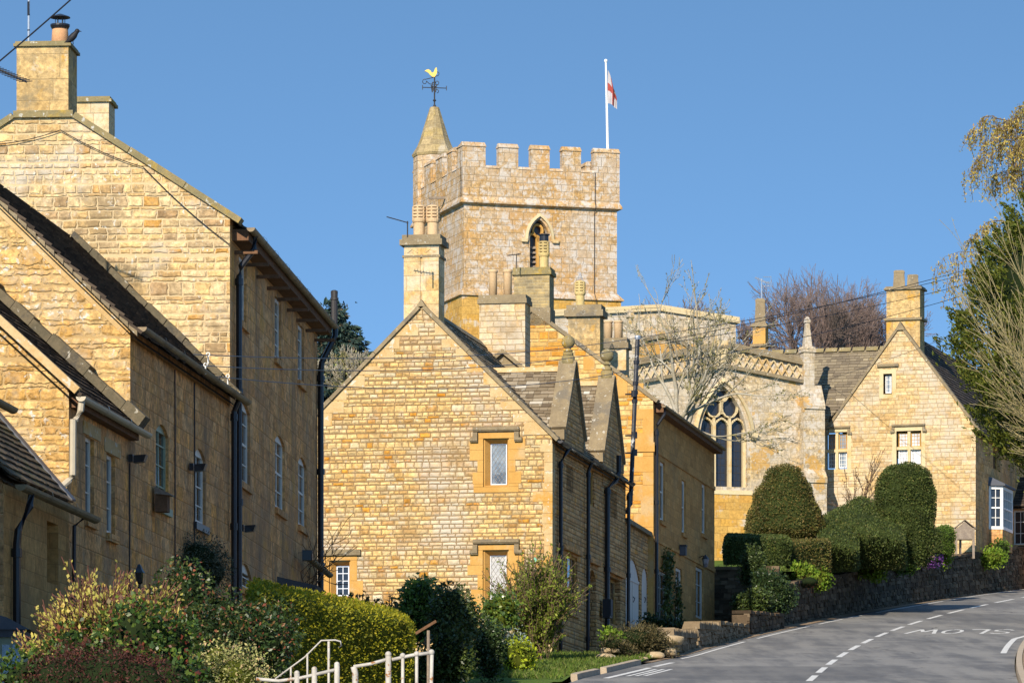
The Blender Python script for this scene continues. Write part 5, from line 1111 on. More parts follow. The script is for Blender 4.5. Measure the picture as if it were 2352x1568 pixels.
# corner buttress with pinnacle
def buttress(parent, pl, s0, s1, levels, mat):
    m = MB()
    for (za_, zb_, o0, o1) in levels:
        m.hexa([pl.pt(s0, za_, o0), pl.pt(s1, za_, o0), pl.pt(s1, za_, -.35), pl.pt(s0, za_, -.35)], [pl.pt(s0, zb_, o1), pl.pt(s1, zb_, o1), pl.pt(s1, zb_, -.35), pl.pt(s0, zb_, -.35)])
    return m.build('buttress', M[mat], parent)
zq = lambda v: Q.sz(1862, v)[1]
s0, s1 = Q.sz(1836, 1000)[0], Q.sz(1884, 1000)[0]
bt = buttress(CH, Q, s0, s1, [(zbQ, zq(1112), .72, .72), (zq(1112), zq(1100), .78, .78), (zq(1100), zq(1080), .78, .5), (zq(1080), zq(942), .5, .5), (zq(942), zq(934), .56, .56), (zq(934), zq(885), .56, .12)], 'chancel')
c = Q.pt((Q.sz(1841, 800)[0] + Q.sz(1869, 800)[0]) / 2, 0, -.05); a8 = R(17 + 45)
m = MB(); m.lathe(c, [(.31, zq(890)), (.31, zq(812)), (.38, zq(810)), (.38, zq(802)), (.31, zq(800)), (.22, zq(798)), (.10, zq(742)), (.15, zq(741)), (.13, zq(733)), (.03, zq(727))], 4, 0, a8)
for i in range(8): th = i * math.pi / 4; m.box(c + Vector((math.cos(th) * .27 - .04, math.sin(th) * .27 - .04, zq(803))), (.08, 0, 0), (0, .08, 0), (0, 0, .1))
m.build('pinnacle', M['chancel'], CH)
c = Q.pt(Q.sz(1449, 760)[0], 0, -.05)
m = MB(); m.lathe(c, [(.26, zbQ), (.26, zq(850)), (.24, zq(846)), (.2, zq(800)), (.2, zq(785)), (.13, zq(760)), (.13, zq(748)), (.2, zq(745)), (.2, zq(740)), (.13, zq(737)), (.17, zq(732)), (.05, zq(725))], 4, 0, a8); m.build('pinnacle', M['chancel'], CH)
m = MB(); n_ = 9
m.face([Q.pt(-.02, zq0 - .1, -.3), Q.pt(sq, zqp - .1, -.3), Q.pt(sq, zqp - .1, -4.5), Q.pt(-.02, zq0 - .1, -4.5)]); m.face([Q.pt(sq, zqp - .1, -.3), Q.pt(WQ, zq1 - .1, -.3), Q.pt(WQ, zq1 - .1, -4.5), Q.pt(sq, zqp - .1, -4.5)]); m.build('chancel_roof', M['lead'], CH)

# ------------------------------------------------------------------ gabled house on the right
V_ = empty('stone_house', (15, 190, 15.2), 'pale gabled stone house at the right with mullioned windows and two square chimney pots', 'house')
gV = PL(((2241 - CU) / F * 184, 184.0), (1, -.3)); fV = gV.side(); zbV = 13.0
saV, zaV = gV.sz(2068, 752); zeV = gV.sz(2236, 975)[1]; s_l = gV.sz(1905, 962)[0]; WV = -2 * saV; slV = 1.34
zv = lambda s_: zaV - abs(s_ - saV) * slV
zeV = zv(0.0); sw = gV.sz(1742, 960)[0]; zwE = gV.sz(1900, 956)[1]; LV = 19.0
H = []
m0 = len(H)
def vwin(u0, u1, v0, v1, nx, ny, glass, cur=False, frames=True):
    s0, s1, z0, z1 = gV.rect(u0, u1, v0, v1); loop = [(s0, z0), (s1, z0), (s1, z1), (s0, z1)]; H.append(loop)
    m = MB(); mu = .11
    for i in range(1, nx): a = s0 + (s1 - s0) * i / nx; m.pbox(gV, a - mu / 2, a + mu / 2, z0, z1, -.26, -.03)
    for j in range(1, ny): z = z0 + (z1 - z0) * (.5 if ny == 2 else j / ny); m.pbox(gV, s0, s1, z - mu / 2, z + mu / 2, -.26, -.035)
    f = .16
    for a, b, c, d in ((s0 - f, s0, z0 - f, z1 + f), (s1, s1 + f, z0 - f, z1 + f), (s0, s1, z1, z1 + f), (s0, s1, z0 - f, z0)): m.pbox(gV, a, b, c, d, -.1, .016)
    w_ = m.build('window', M['dressed_pale'], V_)
    for i in range(nx):
        for j in range(ny):
            a, b = s0 + (s1 - s0) * i / nx + mu / 2, s0 + (s1 - s0) * (i + 1) / nx - mu / 2; c, d = z0 + (z1 - z0) * j / ny + mu / 2, z0 + (z1 - z0) * (j + 1) / ny - mu / 2
            q = MB(); fr = .035
            for k, (e, g_, h, l) in enumerate(((a, a + fr, c, d), (b - fr, b, c, d), (a + fr, b - fr, c, c + fr), (a + fr, b - fr, d - fr, d))): q.pbox(gV, e, g_, h, l, -.2, -.14)
            for k in range(1, 3): x = a + (b - a) * k / 3; q.pbox(gV, x - .006, x + .006, c, d, -.168, -.155)
            for k in range(1, 4): z = c + (d - c) * k / 4; q.pbox(gV, a, b, z - .006, z + .006, -.168, -.156)
            ff = q.build('casement', M['white'] if frames and (j == 0 or ny == 1) else M['dressed'], w_)
            q = MB(); q.pbox(gV, a, b, c, d, -.19, -.17); q.build('pane', M[glass], w_)
    return w_
vwin(2029, 2049, 858, 905, 1, 1, 'glass_pale'); vwin(2059, 2116, 989, 1068, 2, 2, 'curtain'); vwin(1898, 1946, 992, 1077, 2, 2, 'glass_pale')
for a, b, c, dr_ in ((2040, 2096 + 38, 979, .18), (1890, 1962, 984, .18), (2015, 2064, 842, 0)):
    s0, s1, z0, z1 = gV.rect(a, b, c - 6, c); m = MB()
    if dr_: hood(m, gV, s0 + .15, s1 - .15, z0, drop=.24, th=z1 - z0, out=.1, ret=.16)
    else: m.pbox(gV, s0, s1, z0, z1, 0, .1)
    m.build('hood_mould', M['coping'], V_)
m = MB(); m.wall(gV, [(sw, zbV), (0, zbV), (0, zeV), (saV, zaV), (s_l, zv(s_l)), (s_l - .05, zwE), (sw, zwE)], H, reveal=.28); m.build('gable_wall', M['rubble_cream'], V_)
H = []
window(V_, fV, fV.rect(2281, 2298, 1030, 1079), H, d=.15, nx=2, ny=1, frame='dressed', fw=.08, bar=.1)
m = MB(); m.wall(fV, [(0, zbV), (LV, zbV), (LV, zeV), (0, zeV)], H, reveal=.25); m.build('side_wall', M['ashlar'], V_)
m = MB(); m.wall(fV.side(LV), [(0, zbV), (-sw, zbV), (-sw, zwE), (0, zeV)]); m.wall(gV, [(sw - .01, zbV), (sw, zbV), (sw, zwE), (sw - .01, zwE)]); m.build('rear_wall', M['ashlar'], V_)
m = MB(); coping(m, (.1, zv(.1)), (saV + .02, zaV), gV, .09, .3, .06, 1.3); coping(m, (s_l - .1, zv(s_l - .1)), (saV - .02, zaV), gV, .09, .3, .06, 1.3)
m.prism([gV.pt(saV - .2, zaV - .1, .09), gV.pt(saV + .2, zaV - .1, .09), gV.pt(saV, zaV + .22, .09)], (gV.n * -.42).to_3d()); m.build('verge_coping', M['coping'], V_)
slates(V_, [gV.pt(.2, zv(.2) + .02, -.3), gV.pt(.2, zv(.2) + .02, -LV), gV.pt(saV, zaV, -LV), gV.pt(saV, zaV, -.3)], 'slate_dark', .2, .28, .03)
zri = gV.sz(1950, 788)[1]; dri = (zri - zwE) / 1.25
lft = lambda z_: saV - (zaV - z_) / slV
slates(V_, [gV.pt(sw - .1, zwE - .12, .12), gV.pt(s_l - .05, zwE - .12, .12), gV.pt(lft(zri) + .2, zri, -dri), gV.pt(sw - .1, zri, -dri)], 'slate_grey', .155, .27, .028)
slates(V_, [gV.pt(s_l, zwE, -2 * dri), gV.pt(sw - .1, zwE, -2 * dri), gV.pt(sw - .1, zri, -dri), gV.pt(lft(zri), zri, -dri)], 'slate_grey', .24, .4)
slates(V_, [gV.pt(s_l, zv(s_l), -LV), gV.pt(s_l, zv(s_l), -dri), gV.pt(saV, zaV, -.4), gV.pt(saV, zaV, -LV)], 'slate_grey', .24, .4)
m = MB(); k = int((lft(zri) - sw) / .5)
for i in range(k): a = sw + (lft(zri) + .2 - sw) * i / k; m.prism([gV.pt(a, zri - .05, -dri + .16), gV.pt(a, zri + .12, -dri), gV.pt(a, zri - .05, -dri - .16)], (gV.t * .47).to_3d())
m.build('ridge_stones', M['coping_yellow'], V_)
c, q, s0, s1, zt = chimney(V_, gV, 2036, 2113, 657, zaV - 1.2, .85, 'render_stone', 'coping', (8,), .09, bands=((730, .09, .09),), d=.35, label='rendered chimney with two tapered square pots')
for u, v0, v1 in ((2060, 618, 657), (2091.5, 628, 657)): pot(c, q.at(u, 657, -.42), q.sz(u, v0)[1] - q.sz(u, v1)[1], .33, 'square', 'coping')
c, q, s0, s1, zt = chimney(V_, gV.shift(-dri + .3), 1729, 1758, 742, zri - .5, .5, 'dressed', 'coping', (8,), .09, bands=((790, .1, .1),), label='slim ochre chimney with one tapered square pot')
pot(c, q.at(1743, 742, -.25), q.sz(1743, 684)[1] - q.sz(1743, 742)[1], .3, 'square', 'coping')
# canted bay window and lean-to on the shaded side
s0 = fV.sz(2271, 1170)[0]; s1 = s0 + 2.5; zB0, zB1 = fV.sz(2298, 1226)[1], fV.sz(2298, 1128)[1]
pj = .5; pts = [fV.pt(s0, 0, 0), fV.pt(s0 + .22, 0, pj), fV.pt(s1 - .22, 0, pj), fV.pt(s1, 0, 0)]
m = MB(); g_ = MB(); ro_ = MB()
for i in range(3):
    a, b = pts[i], pts[i + 1]; d = (b - a).normalized(); nn = Vector((d.y, -d.x, 0)); L = (b - a).length
    pl = PL(a.to_2d(), d.to_2d())
    m.pbox(pl, 0, .09, zB0, zB1, -.08, .02); m.pbox(pl, L - .09, L, zB0, zB1, -.08, .02); m.pbox(pl, .09, L - .09, zB0, zB0 + .12, -.08, .03); m.pbox(pl, .09, L - .09, zB1 - .12, zB1, -.08, .02); m.pbox(pl, .09, L - .09, (zB0 + zB1) / 2 - .03, (zB0 + zB1) / 2 + .03, -.06, .01)
    k = 2 if L < 1 else 5
    for j in range(1, k): x = L * j / k; m.pbox(pl, x - .012, x + .012, zB0, zB1, -.05, .0)
    for z in (.27, .73): zz = zB0 + (zB1 - zB0) * z; m.pbox(pl, .09, L - .09, zz - .012, zz + .012, -.05, 0)
    g_.pbox(pl, .05, L - .05, zB0 + .05, zB1 - .05, -.06, -.045)
bwn = m.build('bay_window', M['white'], V_); g_.build('pane', M['glass'], bwn)
m = MB(); base = [p + Vector((0, 0, 16.35)) for p in pts]; m.prism(base, (0, 0, zB0 - 16.36)); m.build('bay_base', M['ashlar'], V_)
m = MB(); top = [fV.pt(s0 - .12, zB1 + .01, 0), fV.pt(s0 + .12, zB1 + .01, pj + .12), fV.pt(s1 - .16, zB1 + .01, pj + .12), fV.pt(s1 + .1, zB1 + .01, 0)]
m.prism(top, (0, 0, .07)); m.hexa([p + Vector((0, 0, .07)) for p in top], [fV.pt(s0, zB1 + .35, 0), fV.pt(s0 + .2, zB1 + .35, .1), fV.pt(s1 - .2, zB1 + .35, .1), fV.pt(s1, zB1 + .35, 0)]); m.build('bay_roof', M['lead'], V_)
s0 = fV.sz(2326, 1200)[0]; zpr = fV.sz(2335, 1166)[1]
pp = PL(fV.pt(s0, 0, 0).to_2d(), (1, -.3))
m = MB(); m.wall(pp, [(0, zbV), (2.2, zbV), (2.2, zpr), (0, zpr)], [arch_loop(*pp.rect(2328.5, 2358, 1172, 1250))], reveal=.15); m.wall(PL(pp.pt(2.2, 0).to_2d(), (.3, 1)), [(0, zbV), (3, zbV), (3, zpr), (0, zpr)]); m.build('lean_to_wall', M['ashlar'], V_)
window(V_, pp, pp.rect(2328.5, 2358, 1172, 1250), None, d=.08, nx=2, ny=3, fw=.05)
slates(V_, [pp.pt(-.1, zpr - .02, .2), pp.pt(2.4, zpr - .02, .2), pp.pt(2.4, zpr + 1.3, -1.6), pp.pt(-.1, zpr + 1.3, -1.6)], 'slate_dark', .2, .28)
#@@TAIL
# ------------------------------------------------------------------ plants
nr = np.random.default_rng(5)
def unit(a): return a / np.maximum(np.linalg.norm(a, axis=-1, keepdims=True), 1e-9)
def leaf_quads(Pt, Nn, size, aspect=.55, out=.5, up=0.0, var=.45, lie=0.0):
    """one small pointed leaf at each point; out: how far leaves point away, lie: how flat they lie on the surface"""
    n = len(Pt); d = unit(nr.normal(size=(n, 3)) + Nn * out * 2 + np.array([0, 0, up]) * 2)
    s = nr.normal(size=(n, 3)); s = unit(np.cross(d, unit(s * (1 - lie) + Nn * lie * 2)))
    L = (size * (1 + var * nr.uniform(-1, 1, n)))[:, None]; w_ = L * aspect * .5
    fold = unit(np.cross(d, s)) * L * .08
    V = np.stack([Pt - d * L * .5, Pt + s * w_ + fold, Pt + d * L * .5, Pt - s * w_ + fold], 1).reshape(-1, 3)
    return V, np.arange(n * 4).reshape(n, 4)
def sample(V, Fc, n):
    t = Fc if Fc.shape[1] == 3 else np.concatenate([Fc[:, :3], Fc[:, [0, 2, 3]]])
    a, b, c = V[t[:, 0]], V[t[:, 1]], V[t[:, 2]]; cr = np.cross(b - a, c - a); ar = np.linalg.norm(cr, axis=1)
    i = nr.choice(len(t), n, p=ar / ar.sum()); u, v = nr.uniform(size=(2, n)); f = u + v > 1; u[f], v[f] = 1 - u[f], 1 - v[f]
    return a[i] + (b[i] - a[i]) * u[:, None] + (c[i] - a[i]) * v[:, None], unit(cr[i])
_ph = nr.uniform(0, 6.28, (12, 3)); _k = nr.normal(size=(12, 3))
def wob(p, f=1.0):
    """smooth pseudo noise about -1..1"""
    return sum(np.sin((p * f) @ (_k[i] * (1 + .35 * i)) + _ph[i, 0]) / (1 + .3 * i) for i in range(8)) / 2.6
def sphere(c, r, n=14):
    th = np.linspace(.05, math.pi - .05, n); ph = np.linspace(0, 2 * math.pi, 2 * n, endpoint=False)
    V = np.array([(math.sin(t) * math.cos(p), math.sin(t) * math.sin(p), math.cos(t)) for t in th for p in ph]); m_ = 2 * n
    Fc = np.array([(i * m_ + j, (i + 1) * m_ + j, (i + 1) * m_ + (j + 1) % m_, i * m_ + (j + 1) % m_) for i in range(n - 1) for j in range(m_)])
    return V * np.array(r) + np.array(c), Fc
def revolve(c, prof, n=36, sx=1.0, sy=1.0):
    prof = np.array(prof); V = np.array([(math.cos(p) * r * sx, math.sin(p) * r * sy, z) for r, z in prof for p in np.linspace(0, 2 * math.pi, n, endpoint=False)]) + np.array(c)
    Fc = np.array([(i * n + j, i * n + (j + 1) % n, (i + 1) * n + (j + 1) % n, (i + 1) * n + j) for i in range(len(prof) - 1) for j in range(n)]); return V, Fc
def prism_hull(poly, z0, z1, nz=6, inset=.0):
    """clipped hedge block: plan polygon, bottom z0, top z1 (either may be a function of x, y)"""
    P_ = []
    for i in range(len(poly)):
        a, b = np.array(poly[i]), np.array(poly[(i + 1) % len(poly)]); k = max(2, int(np.linalg.norm(b - a) / .35)); P_ += [a + (b - a) * j / k for j in range(k)]
    P_ = np.array(P_); c = P_.mean(0); f0 = z0 if callable(z0) else (lambda x, y: z0); f1 = z1 if callable(z1) else (lambda x, y: z1); rings = []
    for t in np.linspace(0, 1, nz): rings.append([(x, y, f0(x, y) + (f1(x, y) - f0(x, y) - .12) * t) for x, y in P_])
    for s_, dz in ((.97, -.02), (.85, 0), (.55, 0), (.25, 0), (.02, 0)): rings.append([(c[0] + (x - c[0]) * s_, c[1] + (y - c[1]) * s_, f1(c[0] + (x - c[0]) * s_, c[1] + (y - c[1]) * s_) + dz) for x, y in P_])
    V = np.array([p for r_ in rings for p in r_]); n = len(P_)
    Fc = np.array([(i * n + j, i * n + (j + 1) % n, (i + 1) * n + (j + 1) % n, (i + 1) * n + j) for i in range(len(rings) - 1) for j in range(n)]); return V, Fc
def clothe(name, hulls, n, size, leaf, core, label, cat='shrub', group=None, rough=.06, f=1.6, aspect=.55, out=.5, depth=.05, lie=.0, up=0., parent=None, extra=(), inner=.965):
    """a clipped or leafy shape: dark inner body plus many small leaves spread through its outer layer"""
    parts = []; ar = []
    for V, Fc in hulls:
        c = V.mean(0); d = unit(V - c); V2 = V + d * (wob(V, f) * rough)[:, None]
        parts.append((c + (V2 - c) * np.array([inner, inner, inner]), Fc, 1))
        t = np.concatenate([Fc[:, :3], Fc[:, [0, 2, 3]]]); A_ = np.linalg.norm(np.cross(V2[t[:, 1]] - V2[t[:, 0]], V2[t[:, 2]] - V2[t[:, 0]]), axis=1).sum(); ar.append((A_, V2, Fc, c))
    tot = sum(a[0] for a in ar)
    for A_, V2, Fc, c in ar:
        k = max(20, int(n * A_ / tot)); Pt, Nn = sample(V2, Fc, k); sg = np.sign(np.sum(Nn * (Pt - c), 1))[:, None]; Nn = Nn * np.where(sg == 0, 1, sg)
        Pt = Pt + Nn * nr.uniform(-depth * 1.3, depth, k)[:, None]
        q = leaf_quads(Pt, Nn, size, aspect, out, up, lie=lie); parts.append((*q, 0))
    for e in extra: parts.append(e)
    o = npobj(name, parts, [leaf, core] + ([M['bark']] if extra else []), parent)
    if label: tag(o, label, cat, group)
    return o
M['bark'] = mottled('bark', (.12, .09, .06), (.19, .15, .10), (.09, .07, .04), 6, .6)
M['redstem'] = plain('reddish stem', (.13, .06, .045), .8, .15)
M['twig'] = plain('brown twig', (.15, .10, .065), .85, .1)
M['twig_pale'] = mottled('pale grey bark', (.38, .35, .29), (.28, .24, .17), (.24, .21, .09), 2.5, .3)
M['twig_olive'] = mottled('olive tan bark', (.36, .30, .15), (.28, .22, .11), (.40, .34, .20), 1.5, .3)
M['twig_purple'] = mottled('purple brown twig', (.165, .115, .10), (.225, .165, .145), (.13, .10, .085), .7, .1)
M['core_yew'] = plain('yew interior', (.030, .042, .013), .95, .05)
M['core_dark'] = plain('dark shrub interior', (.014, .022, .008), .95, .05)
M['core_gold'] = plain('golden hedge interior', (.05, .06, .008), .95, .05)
M['yew'] = leafmat('yew needles', [(0, (.036, .056, .012)), (.5, (.060, .084, .017)), (.85, (.085, .104, .022)), (1, (.12, .105, .03))], .12)
M['yew_brown'] = leafmat('yew needles, bronzed', [(0, (.055, .064, .013)), (.4, (.088, .088, .019)), (.8, (.125, .102, .026)), (1, (.17, .105, .034))], .12)
M['box_green'] = leafmat('bright box leaves', [(0, (.05, .10, .012)), (.6, (.09, .15, .02)), (1, (.14, .20, .03))], .3)
M['gold'] = M['gold']
M['gold_leaf'] = leafmat('golden hedge leaves', [(0, (.10, .13, .010)), (.3, (.20, .21, .012)), (.7, (.30, .28, .014)), (1, (.40, .33, .02))], .35)
M['laurel'] = leafmat('glossy dark leaves', [(0, (.05, .095, .018)), (.5, (.10, .17, .028)), (.85, (.17, .25, .04)), (1, (.30, .34, .06))], .35, .3, .5)
M['dark_leaf'] = leafmat('dark hedge leaves', [(0, (.026, .044, .012)), (.5, (.05, .078, .018)), (.9, (.085, .12, .025)), (1, (.15, .18, .04))], .2, .45, .4)
M['fresh'] = leafmat('fresh spring leaves', [(0, (.09, .17, .015)), (.5, (.17, .27, .02)), (1, (.30, .38, .05))], .4)
M['olive_leaf'] = leafmat('small spring leaves', [(0, (.11, .16, .02)), (.5, (.20, .26, .03)), (.9, (.30, .34, .05)), (1, (.34, .26, .10))], .45)
M['lime'] = leafmat('lime euphorbia heads', [(0, (.28, .36, .02)), (.5, (.42, .46, .02)), (1, (.16, .25, .03))], .35)
M['silver'] = leafmat('silver leaves', [(0, (.22, .29, .26)), (.6, (.33, .40, .36)), (1, (.42, .48, .43))], .25)
M['variegated'] = leafmat('cream edged leaves', [(0, (.16, .20, .05)), (.4, (.38, .38, .13)), (.8, (.52, .48, .2)), (1, (.52, .36, .2))], .35)
M['bud'] = leafmat('yellow buds', [(0, (.40, .36, .07)), (.6, (.58, .52, .14)), (1, (.42, .28, .07))], .4)
M['bud_green'] = leafmat('olive buds', [(0, (.16, .16, .04)), (.6, (.24, .22, .06)), (1, (.30, .22, .09))], .3)
M['bronze'] = leafmat('green and bronze leaves', [(0, (.028, .06, .012)), (.55, (.055, .11, .018)), (.84, (.16, .21, .03)), (.90, (.15, .07, .03)), (.97, (.17, .035, .022)), (1, (.22, .09, .05))], .35, .4, .4)
M['redtip'] = leafmat('dark leaves with red tips', [(0, (.02, .045, .012)), (.72, (.045, .078, .018)), (.86, (.13, .15, .035)), (.91, (.20, .05, .03)), (.96, (.26, .09, .05)), (1, (.24, .17, .07))], .3, .4, .4)
M['redbrown'] = leafmat('dark red twigs and leaves', [(0, (.045, .02, .015)), (.6, (.08, .03, .022)), (1, (.14, .04, .03))], .3)
M['cotoneaster'] = leafmat('grey green leaves', [(0, (.035, .045, .03)), (.6, (.065, .078, .05)), (.9, (.15, .15, .09)), (1, (.25, .23, .14))], .2)
M['juniper'] = leafmat('brown green juniper', [(0, (.05, .045, .02)), (.5, (.085, .075, .03)), (1, (.14, .105, .045))], .2)
M['thuja'] = leafmat('olive green conifer sprays', [(0, (.045, .062, .009)), (.4, (.088, .112, .013)), (.8, (.145, .162, .02)), (1, (.21, .19, .035))], .35)
M['spruce'] = leafmat('blue green spruce sprays', [(0, (.020, .040, .034)), (.5, (.034, .062, .050)), (.9, (.055, .085, .058)), (1, (.14, .10, .06))], .15)
M['birch_leaf'] = leafmat('birch catkins and young leaves', [(0, (.38, .27, .07)), (.5, (.52, .39, .10)), (.9, (.42, .39, .10)), (1, (.34, .18, .05))], .4)
M['ivy'] = leafmat('ivy leaves', [(0, (.016, .034, .012)), (.6, (.03, .058, .016)), (1, (.07, .10, .03))], .15, .4, .4)
M['purple'] = leafmat('purple flowers', [(0, (.16, .05, .25)), (1, (.30, .10, .42))], .3)
M['grass'] = leafmat('grass blades', [(0, (.07, .12, .015)), (.6, (.12, .18, .025)), (1, (.20, .20, .06))], .35)
# ---- lawns and banks
def wall_x(y): return road_x(y) + np.interp(y, [140, 150, 165, 180, 190, 205], [-4.0, -3.75, -3.25, -2.55, -2.2, -2.0])
def lawn_z(y): return np.interp(y, [149, 160, 178, 190, 205], [12.75, 13.35, 15.1, 16.35, 17.6])
ly = np.arange(151.3, 206, 1.5); V = np.array([(x, y, lawn_z(y) + .02 * math.sin(x * 2 + y)) for y in ly for x in np.linspace(-6, wall_x(y) - .2, 9)])
Fc = np.array([(j * 9 + i, j * 9 + i + 1, (j + 1) * 9 + i + 1, (j + 1) * 9 + i) for j in range(len(ly) - 1) for i in range(8)]); o = npobj('lawn', [(V, Fc, 0)], M['lawn'], None, True); tag(o, kind='structure')
n_ = 9000; y = nr.uniform(151.5, 178, n_); t = nr.uniform(0, 1, n_); wx = np.array([wall_x(q) for q in y]); x = wx - .3 - t * 6
Pt = np.stack([x, y, np.array([lawn_z(q) for q in y]) + .05], 1); o = npobj('lawn_grass', [(*leaf_quads(Pt, np.tile([0, 0, 1.], (n_, 1)), .16, .18, .9), 0)], M['grass']); tag(o, kind='stuff')
def verge_z(x, y): return road_z(y) + .05
ys_ = np.arange(98, 121.5, 1.0); V = np.array([(x, yy, verge_z(x, yy) + .03 * math.sin(x * 3 + yy)) for yy in ys_ for x in np.linspace(-3.5, road_x(yy) + lo(yy) - .18, 10)])
Fc = np.array([(j * 10 + i, j * 10 + i + 1, (j + 1) * 10 + i + 1, (j + 1) * 10 + i) for j in range(len(ys_) - 1) for i in range(9)]); o = npobj('grass_verge', [(V, Fc, 0)], M['lawn'], None, True); tag(o, kind='structure')
n_ = 12000; y = nr.uniform(103, 121, n_); t = nr.uniform(0, 1, n_); ex = np.array([road_x(q) + lo(q) - .3 for q in y]); x = ex - t * 4
Pt = np.stack([x, y, np.array([road_z(q) for q in y]) + .10], 1); o = npobj('verge_grass', [(*leaf_quads(Pt, np.tile([0, 0, 1.], (n_, 1)), .17, .16, .9), 0)], M['grass']); tag(o, kind='stuff')
m = MB()
for k in range(11):
    y = 104 + k * 1.0; f = lambda q: road_x(q) + lo(q); 
    if k in (4,): continue
    m.hexa([Vector((f(y) - .16, y, road_z(y) - .1)), Vector((f(y), y, road_z(y) - .1)), Vector((f(y + .98), y + .98, road_z(y + .98) - .1)), Vector((f(y + .98) - .16, y + .98, road_z(y + .98) - .1))], [Vector((f(y) - .16, y, road_z(y) + .13)), Vector((f(y) - .02, y, road_z(y) + .12)), Vector((f(y + .98) - .02, y + .98, road_z(y + .98) + .12)), Vector((f(y + .98) - .16, y + .98, road_z(y + .98) + .13))])
o = m.build('kerb', M['kerbstone']); tag(o, kind='structure')
# ---- dry stone retaining wall along the road: courses of separate rough stones
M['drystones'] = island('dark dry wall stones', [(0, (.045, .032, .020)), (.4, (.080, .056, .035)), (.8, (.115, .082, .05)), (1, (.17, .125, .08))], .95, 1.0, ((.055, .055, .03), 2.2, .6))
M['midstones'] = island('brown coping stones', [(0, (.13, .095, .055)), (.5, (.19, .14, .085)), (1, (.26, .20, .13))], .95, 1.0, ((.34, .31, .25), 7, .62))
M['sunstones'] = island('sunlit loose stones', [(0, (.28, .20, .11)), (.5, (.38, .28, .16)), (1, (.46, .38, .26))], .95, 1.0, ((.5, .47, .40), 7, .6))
def rubble_wall(name, path, zb, zt, label, mat='drystones', row=.115, wd=.3, thick=.45, cope=True, cat='wall'):
    """path: plan points left to right (face towards +normal); zb/zt functions of distance along it"""
    pts = [Vector(p) for p in path]; cum = [0]
    for a, b in zip(pts[:-1], pts[1:]): cum.append(cum[-1] + (b - a).length)
    def at(s):
        s = max(0, min(cum[-1] - 1e-4, s)); i = max(j for j in range(len(cum) - 1) if cum[j] <= s); d = (pts[i + 1] - pts[i]).normalized(); p = pts[i] + d * (s - cum[i]); return p, d, Vector((d.y, -d.x))
    m = MB(); L = cum[-1]; k = max(1, int(L / 1.0))
    for i in range(k):
        a, b = L * i / k, L * (i + 1) / k; (p, d, n), (q, d2, n2) = at(a), at(b)
        f = lambda p_, n_, o, z: Vector((p_.x + n_.x * o, p_.y + n_.y * o, z))
        m.hexa([f(p, n, -.05, zb(a)), f(q, n2, -.05, zb(b)), f(q, n2, -thick, zb(b)), f(p, n, -thick, zb(a))], [f(p, n, -.05, zt(a) - .03), f(q, n2, -.05, zt(b) - .03), f(q, n2, -thick, zt(b) - .03), f(p, n, -thick, zt(a) - .03)])
    hmax = max(zt(L * i / 20) - zb(L * i / 20) for i in range(21)); z = 0.0
    while z < hmax + .1:
        h = row * rnd.uniform(.6, 1.5); s = rnd.uniform(-.2, 0)
        while s < L:
            w_ = wd * rnd.uniform(.4, 1.6); a, b = max(0, s) + .006, min(L, s + w_) - .006; s += w_
            if b - a < .05: continue
            mid = (a + b) / 2; z0 = zb(mid) + z; z1 = min(z0 + h - .008, zt(mid))
            if z1 - z0 < .03: continue
            p, d, n = at(a); q, d2, n2 = at(b); o0, o1 = rnd.uniform(-.01, .035), rnd.uniform(-.01, .035); j = lambda: rnd.uniform(-.012, .012)
            f = lambda p_, n_, o, zz: Vector((p_.x + n_.x * o, p_.y + n_.y * o, zz))
            m.hexa([f(p, n, o0 + j(), z0 + j()), f(q, n2, o1 + j(), z0 + j()), f(q, n2, -.15, z0), f(p, n, -.15, z0)], [f(p, n, o0 + j() - .01, z1 + j()), f(q, n2, o1 + j() - .01, z1 + j()), f(q, n2, -.15, z1), f(p, n, -.15, z1)])
        z += h
    if cope:
        s = 0
        while s < L - .05:
            w_ = rnd.uniform(.3, .75); a, b = s + .005, min(L, s + w_) - .005; s += w_
            if b - a < .05: continue
            p, d, n = at(a); q, d2, n2 = at(b); t = rnd.uniform(.06, .11); f = lambda p_, n_, o, zz: Vector((p_.x + n_.x * o, p_.y + n_.y * o, zz)); oo = rnd.uniform(.02, .07)
            m.hexa([f(p, n, oo, zt(a)), f(q, n2, oo, zt(b)), f(q, n2, -thick, zt(b)), f(p, n, -thick, zt(a))], [f(p, n, oo, zt(a) + t), f(q, n2, oo, zt(b) + t), f(q, n2, -thick, zt(b) + t), f(p, n, -thick, zt(a) + t)])
    o = m.build(name, M[mat]); tag(o, label, cat); return o
wy = list(np.arange(147.5, 204, 1.5)); path = [(wall_x(y), y) for y in wy]
cumw = [0]
for a, b in zip(path[:-1], path[1:]): cumw.append(cumw[-1] + math.hypot(b[0] - a[0], b[1] - a[1]))
wys = lambda s: float(np.interp(s, cumw, wy))
topz = lambda y: float(np.interp(y, [145, 150, 154, 160, 168, 179, 184, 188, 200], [11.7, 12.3, 12.75, 13.32, 14.1, 15.35, 15.95, 16.45, 17.6]))
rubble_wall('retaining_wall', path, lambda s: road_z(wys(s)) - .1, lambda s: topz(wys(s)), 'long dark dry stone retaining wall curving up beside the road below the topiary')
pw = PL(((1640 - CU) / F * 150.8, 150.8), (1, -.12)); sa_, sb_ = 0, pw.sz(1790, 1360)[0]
rubble_wall('garden_wall', [pw.pt(s, 0).to_2d() for s in (sa_, sb_)], lambda s: 10.4, lambda s: pw.sz(1670, 1308)[1], 'short dark wall end facing the road beside the ochre house')
